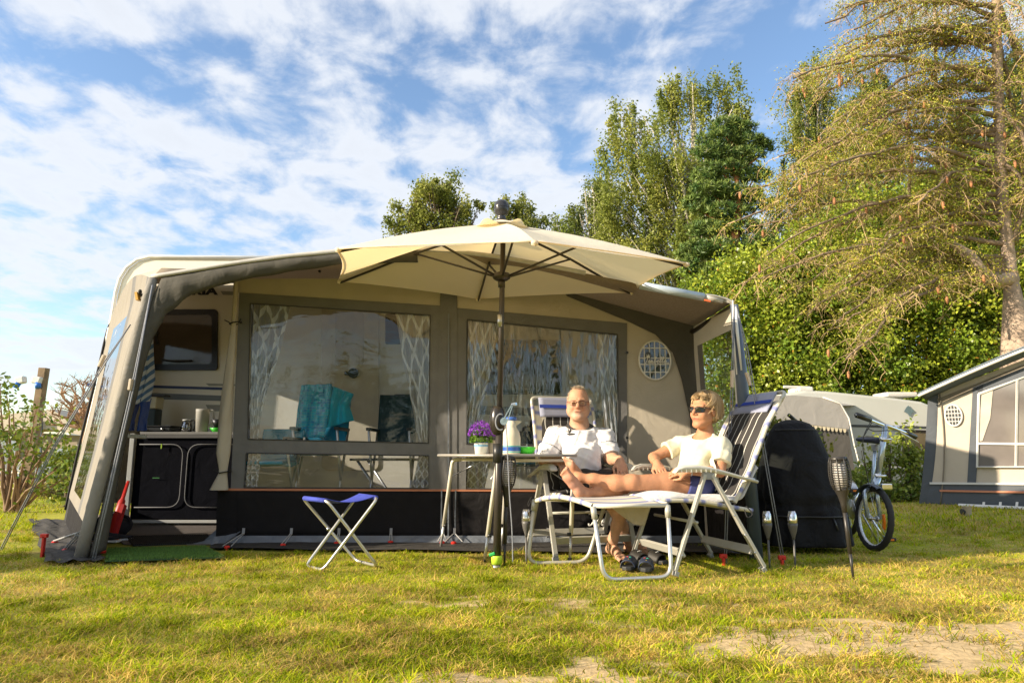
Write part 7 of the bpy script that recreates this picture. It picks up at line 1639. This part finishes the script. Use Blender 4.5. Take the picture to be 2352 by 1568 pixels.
def bush(name, lab, c, r_, n, ls, cols, seed, cat='bush', group=None, stems=8, barkm=bark, spread=.09):
    rs = np.random.RandomState(seed); rr = random.Random(seed); c = Vector(c); root = empty(name, (c.x, c.y, 0), lab, cat, group); m = MB(); K = max(20, n//70); d = rs.randn(K, 3); d /= np.linalg.norm(d, axis=1)[:, None]; C = np.array(c)+d*np.array(r_)*(.4+.6*rs.rand(K, 1)); C = C[C[:, 2] > .06]; K = len(C)
    for q in C[::max(1, K//(stems*5))]: limb(m, (c.x+rr.uniform(-.1, .1)*r_[0]*2, c.y, -.02), q, .016, .005, .03, 5, rr)
    m.build('stems', barkm, root, True); idx = rs.randint(0, K, n); P = C[idx]+rs.randn(n, 3)*spread; P = P[P[:, 2] > .02]; n = len(P); tone = rs.rand(K)[idx[:n]][:, None]; cc = (np.array(cols[0])*(1-tone)+np.array(cols[1])*tone)*(.65+.7*rs.rand(n, 1)); leaf_mesh('foliage', P, ls*(.6+.8*rs.rand(n)), cc, leafm('foliage_'+name, .3, .4), root, .65, .3, seed); return root
GL = [(.09, .15, .02), (.25, .28, .04)]
c = W(1785, 985, 8.6); bush('beech_hedge', 'clipped beech bush behind the chair headrest and the grill cover', (c.x, 8.6, .68), (.55, .35, .56), 8000, .065, [(.12, .16, .02), (.33, .30, .05)], 51, 'bush', None, 10)
c = W(1790, 705, 19); bush('shrub', 'bluish green shrub at the foot of the pine', (c.x, 19, 2.6), (1.2, .8, 2.6), 16000, .10, [(.05, .10, .025), (.14, .19, .04)], 52, 'bush', None, 10, bark, .22)
VX = [(1960, 1075, 1130), (1990, 1020, 1135), (2030, 990, 1140), (2075, 960, 1140), (2105, 1040, 1145), (1935, 1060, 1140), (2055, 1080, 1150), (2010, 1105, 1150), (2085, 1110, 1150)]
for k, (x, yt, yb) in enumerate(VX[:5]):
    Y = 11.5+.2*(k % 3); c = W(x, 1000, Y); h = W(x, yt, Y).z; bush('climbing_shrub', ['slim leafy shoot left of the bicycle stem', 'slim leafy shoot right behind the bicycle saddle', 'leafy shoot just right of the bicycle handlebar post', 'tallest leafy column between bicycle and far awning', 'thin leafy shoot beside the edge of the far awning'][k], (c.x, Y, h*.55), (.15 if k != 3 else .22, .14, h*.52), 420 if k != 3 else 1100, .065, [(.12, .19, .02), (.33, .36, .05)], 60+k, 'shrub', 'leafy shoots in front of the far caravan', 4)
c = W(2040, 1120, 11.3); bush('low_hedge', 'low leafy hedge at the foot of the shoots behind the bicycle', (c.x, 11.3, .12), (.95, .2, .16), 2200, .06, GL, 70, 'hedge', None, 8)
c = W(1905, 1125, 11.8); bush('low_hedge', 'low weeds behind the tall torch at the far awning foot', (c.x, 11.8, .1), (.5, .2, .2), 1500, .06, GL, 71, 'hedge', None, 6)

# ------------------------------------------------------------------ neighbours on the right
def far_caravan():
    Y = 13.6; r = empty('caravan', Vector((W(2000, 1000, Y).x, Y+1, 0)), 'pale grey caravan in the background right of the grill cover', 'caravan'); bm = mat('pale_caravan_paint', (.52, .53, .50), .35, 0, .04, 2)
    pf = [(1790, 905), (1850, 896), (1900, 898), (1990, 907), (2060, 914), (2118, 922), (2150, 935), (2168, 965), (2176, 1030), (2170, 1112), (1790, 1112)]
    m = MB(); m.prism([W(x, y, Y) for x, y in pf], (0, 2.2, 0)); m.build('body', bm, r, bevel=.05)
    m = MB(); q = lambda P, dy: [W(x, y, Y-dy) for x, y in P]; m.poly(q([(1850, 972), (2178, 980), (2178, 985), (1850, 978)], .01)); m.build('roof_groove', mat('groove_dark', (.05, .055, .06), .5), r)
    m = MB(); m.prism(q([(2066, 985), (2172, 989), (2176, 1052), (2090, 1051), (2078, 1035)], .03), (0, .02, 0)); w = m.build('window', mat('window_frame_black', (.012, .01, .009), .3), r); m = MB(); m.prism(q([(2074, 993), (2172, 996), (2174, 1044), (2092, 1043), (2084, 1032)], .035), (0, .004, 0)); m.build('pane', mat('olive_pane', (.10, .085, .05), .1, coat=.5), w)
    for x0, y0, x1, h in ((1822, 895, 1855, 5), (2020, 907, 2090, 8), ): m = MB(); a, b = W(x0, y0, Y+.8), W(x1, y0+2, Y+.8); m.box((a+b)/2, ((b-a).length, .6, .10)); m.build('roof_hatch', mat('hatch_white', (.62, .6, .56), .4), r, bevel=.03)
    m = MB(); m.tube([W(1800, 888, Y+.6), W(1860, 890, Y+.6)], .03, 6); m.tube([W(1830, 898, Y+.6), W(1830, 888, Y+.6)], .02, 6); m.build('antenna', mat('hatch_white', (.62, .6, .56), .4), r)
    c = W(2086, 945, Y-.02); s = .010; pts = [(-8, 0), (-5, 5), (-2, 9), (2, 12), (5, 8), (9, 4), (13, 0), (7, -3), (3, -10), (-1, -4)]; m = MB(); m.prism([c+Vector((x*s, 0, z*s)) for x, z in pts], (0, .008, 0)); m.build('emblem', mat('teal_grey_emblem', (.12, .18, .20), .5), r)
    m = MB(); m.beam(W(1850, 1078, Y-.02), W(2176, 1082, Y-.02), .02, .03); m.build('skirt_line', mat('groove_dark', (.05, .055, .06), .5), r)
far_caravan()
def far_awning():
    Y = 12.9; r = empty('awning', Vector((W(1820, 1000, Y).x, Y, 0)), 'grey background awning with scalloped trim attached to the pale caravan', 'awning'); g = mat('grey_awning_roof', (.36, .34, .32), .85, 0, .05, 3, wr=.3); d = mat('dark_taupe_wall', (.10, .092, .082), .9, 0, .12, 2, wr=.6, wscale=2); q = lambda P, dy=0: [W(x, y, Y-dy) for x, y in P]
    m = MB(); m.grid(lambda u, v: W(1690+ (1935-1690)*u, 925+6*u-6*math.sin(3.14*u)-0*v, Y).lerp(W(1690+(1975-1690)*u, 914-8*math.sin(math.pi*u*.7)+12*u*u*2, Y+1.0), v)+Vector((0, 0, .0)), 14, 4); 
    m.poly(q([(1690, 915), (1760, 908), (1830, 908), (1890, 913), (1930, 928), (1948, 960), (1950, 985), (1860, 975), (1690, 960)])); m.build('roof', g, r, solid=.01)
    m = MB(); m.tube(q([(1890, 912), (1930, 926), (1950, 960), (1962, 1020), (1975, 1070), (1985, 1112)], .02), .014, 6); m.build('edge_piping', mat('white_print', (.66, .64, .60), .6), r, True)
    m = MB(); n = 26
    for i in range(n): x = 1700+(1945-1700)*i/n; m.poly([W(x, 958+.11*(x-1700), Y-.05), W(x+8.5, 959+.11*(x-1700), Y-.05), W(x+7, 967+.11*(x-1700), Y-.06), W(x+3, 967+.11*(x-1700), Y-.06)])
    m.build('scalloped_trim', mat('cream_trim', (.60, .52, .36), .8), r)
    m = MB(); m.poly(q([(1690, 962), (1948, 986), (1968, 1112), (1690, 1112)])); m.build('front_wall', d, r, solid=.01)
    for P in ([(1775, 990), (1862, 995), (1880, 1112), (1775, 1100)],): m = MB(); m.prism(q(P, .03), (0, .01, 0)); w = m.build('window', mat('beige_window_back', (.34, .27, .19), .5, 0, .3, 2), r)
    for a, b in (((1838, 990), (1846, 1105)), ((1775, 1040), (1870, 1042)), ((1870, 985), (1890, 1100))): m = MB(); m.beam(W(*a, Y-.05), W(*b, Y-.05), .05, .02, (0, 1, 0)); m.build('window_bar', mat('white_print', (.66, .64, .60), .6), r)
far_awning()
def near_right_awning():
    """awning at the right edge: front wall turned towards us, roof rising to the right"""
    r = empty('awning', G(2200, 1160), 'beige and charcoal awning at the right edge with curtained window and round vent', 'awning')
    fb = mat('sand_awning_fabric', (.50, .43, .34), .88, 0, .05, 4, wr=.3, wscale=2); ch = mat('charcoal_awning_trim', (.085, .095, .11), .8, 0, .1, 4, wr=.5, wscale=3); wt = mat('white_print', (.66, .64, .60), .6)
    # the wall plane runs from (2145, y) at depth 10.7 to (2352+, y) at depth 9.6
    A0 = G(2150, 1157); A1 = G(2352, 1166); dirv = (A1-A0).normalized()
    def P(x, y, o=0):   # intersect pixel ray with the vertical plane through A0-A1
        n = Vector((-dirv.y, dirv.x, 0)); 
        if n.y > 0: n = -n
        a = W(x, y, 1.0)-Vector((0, 0, CH)); t = (A0-Vector((0, 0, CH))).dot(n)/a.dot(n); return Vector((0, 0, CH))+a*t+n*o
    m = MB(); m.poly([P(*p) for p in ((2150, 905), (2180, 892), (2420, 800), (2420, 1112), (2135, 1110))]); m.build('front_wall', fb, r, solid=.02)
    m = MB(); m.poly([P(*p, .02) for p in ((2137, 1109), (2420, 1112), (2420, 1172), (2118, 1156))]); m.build('skirt', ch, r, solid=.01)
    m = MB(); m.beam(P(2137, 1109, .04), P(2420, 1111, .04), .02, .03); m.build('skirt_piping', wt, r); m = MB(); m.beam(P(2160, 1126, .04), P(2420, 1131, .04), .02, .028); m.build('orange_line', mat('orange_piping_bright', (.55, .22, .12), .7), r)
    m = MB(); m.grid(lambda u, v: P(2126+16*v+8*v*u-(1-u)**2*-8-14*(u)**3, 905+(1158-905)*u, .05-.0*v).lerp(P(2152+ (1-u)*6-20*u**3, 900+(1156-900)*u, .0), v), 16, 6); m.build('corner_fold', ch, r, True)
    m = MB(); m.grid(lambda u, v: P(2124+(2430-2124)*u, 906-(906-775)*u-8*math.sin(3.14*u)*.4, .35*(1-v)+.0)+Vector((0, 0, -.08*v)), 20, 3); m.build('roof_edge', mat('slate_awning_roof', (.10, .13, .16), .7), r, True, solid=.02)
    m = MB(); m.tube([P(2124+(2430-2124)*u, 912-(912-783)*u-8*math.sin(3.14*u)*.4, .36) for u in np.linspace(0, 1, 12)], .022, 8); m.build('roof_bead', wt, r, True)
    m = MB(); m.poly([P(*p, .015) for p in ((2150, 917), (2250, 878), (2420, 808), (2420, 822), (2250, 893), (2160, 925))]); m.build('painted_shade_band', mat('sand_shade_paint', (.22, .185, .14), .9), r)  # shade below the roof edge painted as a darker strip
    m = MB(); m.poly([P(*p, .02) for p in ((2235, 890), (2260, 880), (2242, 1110), (2222, 1110))]); m.poly([P(*p, .02) for p in ((2235, 890), (2420, 818), (2420, 838), (2256, 905))]); m.build('window_surround', ch, r)
    pts = [(2250, 905), (2420, 842), (2420, 1072), (2246, 1072)]
    m = MB(); m.tube([P(*p, .05) for p in pts+pts[:1]], .02, 6); m.build('window_border', wt, r)
    m = MB(); m.poly([P(*p, .035) for p in pts]); w = m.build('window', mat('tinted_room_pane', (.17, .15, .14), .08, 0, .6, .9, coat=1), r)
    for a, b in (((2338, 872), (2335, 1072)), ((2248, 1018), (2420, 1020))): m = MB(); m.beam(P(*a, .055), P(*b, .055), .03, .012, (0, 1, 0)); m.build('glazing_bar', wt, w)
    m = MB(); m.poly([P(*p, .045) for p in ((2256, 905), (2282, 896), (2276, 960), (2258, 1012), (2248, 1014))]); m.build('curtain', mat('cream_net_curtain', (.55, .50, .42), .8, trans=.2), w)
    c = P(2190, 954, .03); ax_, az = dirv, Vector((0, 0, 1)); s = .0068; m = MB(); rx, rz = 15*s, 22*s
    m.poly([c+ax_*rx*1.0*math.cos(a)+az*rz*math.sin(a) for a in np.linspace(0, 6.283, 25)[:-1]]); v = m.build('vent_window', mat('vent_dark', (.03, .035, .04), .3), r)
    m = MB(); m.tube([c+ax_*rx*1.08*math.cos(a)+az*rz*1.06*math.sin(a)+Vector((0, -.01, 0)) for a in np.linspace(0, 6.283, 25)], .012, 6)
    for k in (-.6, -.2, .2, .6): h = math.sqrt(1-k*k); m.beam(c+ax_*rx*k-az*rz*h+Vector((0, -.01, 0)), c+ax_*rx*k+az*rz*h+Vector((0, -.01, 0)), .010, .006, (0, 1, 0)); m.beam(c-ax_*rx*h+az*rz*k+Vector((0, -.014, 0)), c+ax_*rx*h+az*rz*k+Vector((0, -.014, 0)), .010, .006, (0, 1, 0))
    m.build('grid', wt, v)
    m = MB(); m.tube([P(2160+10*math.sin(u*3), 905+250*u, .03) for u in np.linspace(0, 1, 14)], .010, 5); m.build('seam', mat('seam_taupe', (.2, .17, .13), .8), r, True)
    m = MB(); m.prism([P(2205, 1158, .1), P(2420, 1168, .1), P(2420, 1172, .12), P(2205, 1162, .12)], (0, 0, .02)); m.build('ground_strap', wt, r)
    for k, x in enumerate((2262, 2300, 2338)): m = MB(); m.beam(P(x, 1152, .06), P(x, 1166, .12), .03, .01); m.build('peg_tab', wt, r)
near_right_awning()
b = G(2222, 1184); m = MB(); m.lathe([(0, 0), (.05, 0), (.05, .10), (.055, .11), (0, .115)], b, 12); o = m.build('stub_pipe', mat('weathered_pipe', (.34, .27, .18), .7), None); tag(o, 'short weathered pipe stub sticking out of the lawn before the far awning', 'pipe')
m = MB(); m.lathe([(0, 0), (.035, 0), (.035, .06), (0, .06)], b+Vector((-.07, 0, .05)), 10, rot=Matrix.Rotation(R_(90), 3, 'Y')); o = m.build('pipe_cap', black_plastic, None); tag(o, 'small black cap lying against the weathered pipe stub', 'cap')

# ------------------------------------------------------------------ left side: post, shrub, bare bush and tents
def left_things():
    Y = 12.5; b = G(60, 1124); Y = b.y; r = empty('lamp_post', b, 'weathered square wooden post with two blue socket boxes at the left edge', 'post'); wd = mat('weathered_wood', (.20, .14, .085), .9, 0, .4, 6, 1, 12)
    m = MB(); t = W(67, 845, Y); m.beam(b+Vector((0, 0, -.1)), Vector((b.x+.1, Y, t.z)), .16, .16, (0, 1, 0)); m.build('timber', wd, r, bevel=.01)
    for s in (-1, 1):
        c = W(67+19*s, 873, Y-.1); m = MB(); m.box(c, (.20, .14, .16), Matrix.Rotation(R_(12*s), 3, 'Y')); k = m.build('socket_box', mat('box_white', (.60, .60, .58), .5), r, bevel=.03); m = MB(); m.tube([c+Vector((.03*s, -.02, -.06)), c+Vector((.07*s, -.05, -.17))], .058, 12); m.build('socket', mat('socket_blue', (.02, .14, .50), .4), k, True)
    # leafy shrub near us
    rs = np.random.RandomState(81); rr = random.Random(81); Y = 9.2; root = empty('shrub', Vector((W(40, 1000, Y).x, Y, 0)), 'loose leafy shrub in front of the wooden post at the left edge', 'bush'); m = MB(); C = []
    base = G(120, 1165); base.y = Y
    for tx, ty in ((0, 880), (15, 905), (-20, 930), (30, 940), (60, 950), (85, 930), (100, 990), (20, 1000), (-10, 980), (40, 1030), (120, 1010), (150, 1050), (130, 1080), (170, 1040), (100, 1050), (60, 985), (-30, 1010), (150, 975), (175, 1085), (-15, 905)):
        q = W(tx, ty, Y+rr.uniform(-.4, .4)); pts = limb(m, base+Vector((rr.uniform(-.1, .1), 0, 0)), q, .022, .006, .06, 5, rr); C += [pts[3], pts[4], pts[5], pts[5]]
    m.build('stems', mat('shrub_stem', (.20, .125, .075), .85), root, True); C = np.array([tuple(c) for c in C]); n = 1300; P = C[rs.randint(0, len(C), n)]+rs.randn(n, 3)*np.array([.10, .10, .08]); tone = rs.rand(n, 1); leaf_mesh('foliage', P, .062*(.6+.9*rs.rand(n)), np.array([.05, .11, .015])*(1-tone)+np.array([.22, .26, .03])*tone, leafm('shrub_leaves', .25, .3), root, .65, .3, 82)
    # bare pruned bush
    Y = 10.5; root = empty('bare_bush', Vector((W(190, 1000, Y).x, Y, 0)), 'bare pruned bush with knotty brown twigs beside the caravan nose', 'bush'); m = MB(); bs = W(215, 1120, Y); bs.z = 0
    hub_ = W(195, 985, Y)
    limb(m, bs, hub_, .06, .045, .02, 7, rr); mains = []
    for tx, ty in ((120, 950), (140, 905), (165, 890), (190, 885), (210, 890), (150, 930), (215, 915), (105, 975)):
        q = W(tx, ty, Y+rr.uniform(-.5, .5)); pts = limb(m, hub_, q, .035, .012, .05, 6, rr)
        for _ in range(12):
            i = rr.randint(2, 5); a = pts[i]; e = a+Vector((rr.uniform(-.25, .2), rr.uniform(-.2, .2), rr.uniform(.02, .26))); p2 = limb(m, a, e, .010, .004, .05, 4, rr)
            for _ in range(3): limb(m, p2[3], p2[3]+Vector((rr.uniform(-.1, .1), rr.uniform(-.1, .1), rr.uniform(0, .12))), .005, .002, 0, 3, rr)
    m.build('branches', mat('knotty_bark', (.27, .165, .10), .9, 0, .3, 8), root, True)
    bush('weeds', 'rough dry weeds at the foot of the wooden post and shrub', G(130, 1142)+Vector((0, 0, .08)), (1.0, .25, .12), 1600, .05, [(.14, .13, .03), (.28, .22, .07)], 85, 'weeds', None, 5)
    bush('shrub', 'small green shoots between the bare bush and the caravan nose', W(165, 1085, 10.2), (.38, .2, .5), 900, .085, [(.08, .15, .02), (.25, .30, .04)], 86, 'bush', None, 6)
    # stone
    b = G(95, 1132); m = MB(); rs2 = np.random.RandomState(2); m.grid(lambda u, v: b+Vector((.20*math.cos(6.283*u)*math.sin(math.pi*v), .14*math.sin(6.283*u)*math.sin(math.pi*v), .05-.10*math.cos(math.pi*v)+.01*math.sin(u*20))), 14, 8); tag(m.build('stone', mat('pale_stone', (.36, .30, .23), .9, 0, .2, 8, .6, 20), None, True), 'pale stone lying at the foot of the wooden post', 'stone')
    # tent / caravan row far left
    Y = 19; r = empty('awning', Vector((W(100, 1000, Y).x, Y, 0)), 'beige awning with dark posts in the background behind the wooden post', 'awning'); q = lambda P, dy=0: [W(x, y, Y-dy) for x, y in P]; bg = mat('beige_roof_sheet', (.50, .44, .35), .8)
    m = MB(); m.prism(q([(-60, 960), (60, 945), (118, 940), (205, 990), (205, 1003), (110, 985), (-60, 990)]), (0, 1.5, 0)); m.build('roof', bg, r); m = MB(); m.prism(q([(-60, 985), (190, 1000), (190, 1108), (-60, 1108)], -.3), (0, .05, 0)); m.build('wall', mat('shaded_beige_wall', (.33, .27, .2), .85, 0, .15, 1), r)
    for P in ([(-20, 1010), (40, 1012), (40, 1060), (-20, 1060)], [(130, 1030), (180, 1030), (180, 1060), (130, 1060)], [(-20, 1064), (120, 1066), (120, 1096), (-20, 1094)]): m = MB(); m.prism(q(P, -.2), (0, .03, 0)); m.build('window', mat('blue_grey_pane', (.30, .36, .44), .2, 0, .2, 1, coat=.5), r)
    m = MB(); m.prism(q([(-60, 1096), (190, 1096), (190, 1112), (-60, 1112)], -.15), (0, .05, 0)); m.build('skirt', mat('dark_blue_skirt', (.03, .04, .06), .8), r)
    for x in (78, 95): m = MB(); m.beam(W(x, 960, Y-.1), W(x-4, 1108, Y-.1), .06, .06, (0, 1, 0)); m.build('pole', mat('slate_tube', (.085, .11, .15), .35, .2), r)
    Y = 22; r = empty('caravan', Vector((W(180, 1000, Y).x, Y, 0)), 'white car sized caravan partly hidden behind the bare bush', 'caravan'); m = MB(); m.prism([W(x, y, Y) for x, y in ((150, 1000), (162, 968), (200, 962), (215, 975), (222, 1115), (150, 1115))], (0, 2, 0)); m.build('body', mat('hatch_white', (.62, .6, .56), .4), r, bevel=.1); m = MB(); m.prism([W(x, y, Y-.03) for x, y in ((160, 985), (200, 982), (205, 1010), (160, 1012))], (0, .02, 0)); m.build('window', MATS['blue_grey_pane'], r)
    # folding garden chairs, pale
    for k, (x, y, lab) in enumerate(((50, 1125, 'pale folding garden chair standing just left behind the wooden post'), (85, 1122, 'pale folding garden chair with tilted back right of the wooden post'))):
        g = G(x, y); r = empty('garden_chair', g, lab, 'chair', 'pale folding chairs by the beige awning'); pm = mat('cream_plastic', (.66, .61, .49)); s = 1 if k else -1
        for dx in (0, .45):
            for a, e in (((0, .9*s*0+.0, .78), (.5*s, 0, 0)), ((.5*s, 0, .45), (0, 0, 0))): m = MB(); m.tube([g+Vector((a[0], dx, a[2]*.9)), g+Vector((e[0], dx, 0))], .018, 6); m.build('leg', pm, r, True)
        m = MB(); m.grid(lambda u, v: g+Vector((.05*s+.45*s*u, .45*v, .42)), 4, 4); m.build('seat', pm, r, solid=.02); m = MB(); m.grid(lambda u, v: g+Vector((.5*s+.28*s*u, .45*v, .45+.5*u)), 4, 4); m.build('backrest', pm, r, solid=.02)
left_things()

# trees across the lane behind the photographer, seen mirrored in the awning windows
for k, (x, h, w) in enumerate(((-13, 5.2, 3.2), (-5.5, 3.4, 2.6), (1.5, 6.0, 3.0), (8.5, 4.2, 3.2), (16, 6.5, 3.5))):
    rs = np.random.RandomState(90+k); rr = random.Random(90+k); root = empty('oak_tree', (x, -13, 0), ['leftmost tree across the lane behind the camera', 'low tree across the lane, second from the left', 'tree across the lane, middle one mirrored in the windows', 'tree across the lane, second from the right', 'rightmost and tallest tree across the lane'][k], 'tree', 'trees across the lane'); m = MB(); m.tube([(x, -13, 0), (x+.2, -13, h*.8)], [.16, .05], 7, caps=False); m.build('trunk', bark, root, True); C = rs.randn(60, 3)*np.array([w*.45, .9, h*.22])+np.array([x, -13, h*.58]); m = MB()
    for c in C[::3]: limb(m, (x+.1, -13, h*.4), c, .05, .01, .04, 5, rr)
    m.build('limbs', bark, root, True); n = 5000; P_ = C[rs.randint(0, 60, n)]+rs.randn(n, 3)*.4; P_ = P_[P_[:, 2] > .3]; leaf_mesh('crown', P_, .2, np.array([.10, .15, .03])*(.6+.8*rs.rand(len(P_), 1)), leafm('lane_leaves'), root, .6, .3, 90+k)

bush('unseen_shade_bush', 'dense unseen bush added outside the left edge to shade the awning leg', (-6.15, 4.1, 1.0), (.5, .45, 1.05), 9000, .09, GL, 99, 'bush', None, 10)  # unseen bush, put in to cast shade on the awning leg
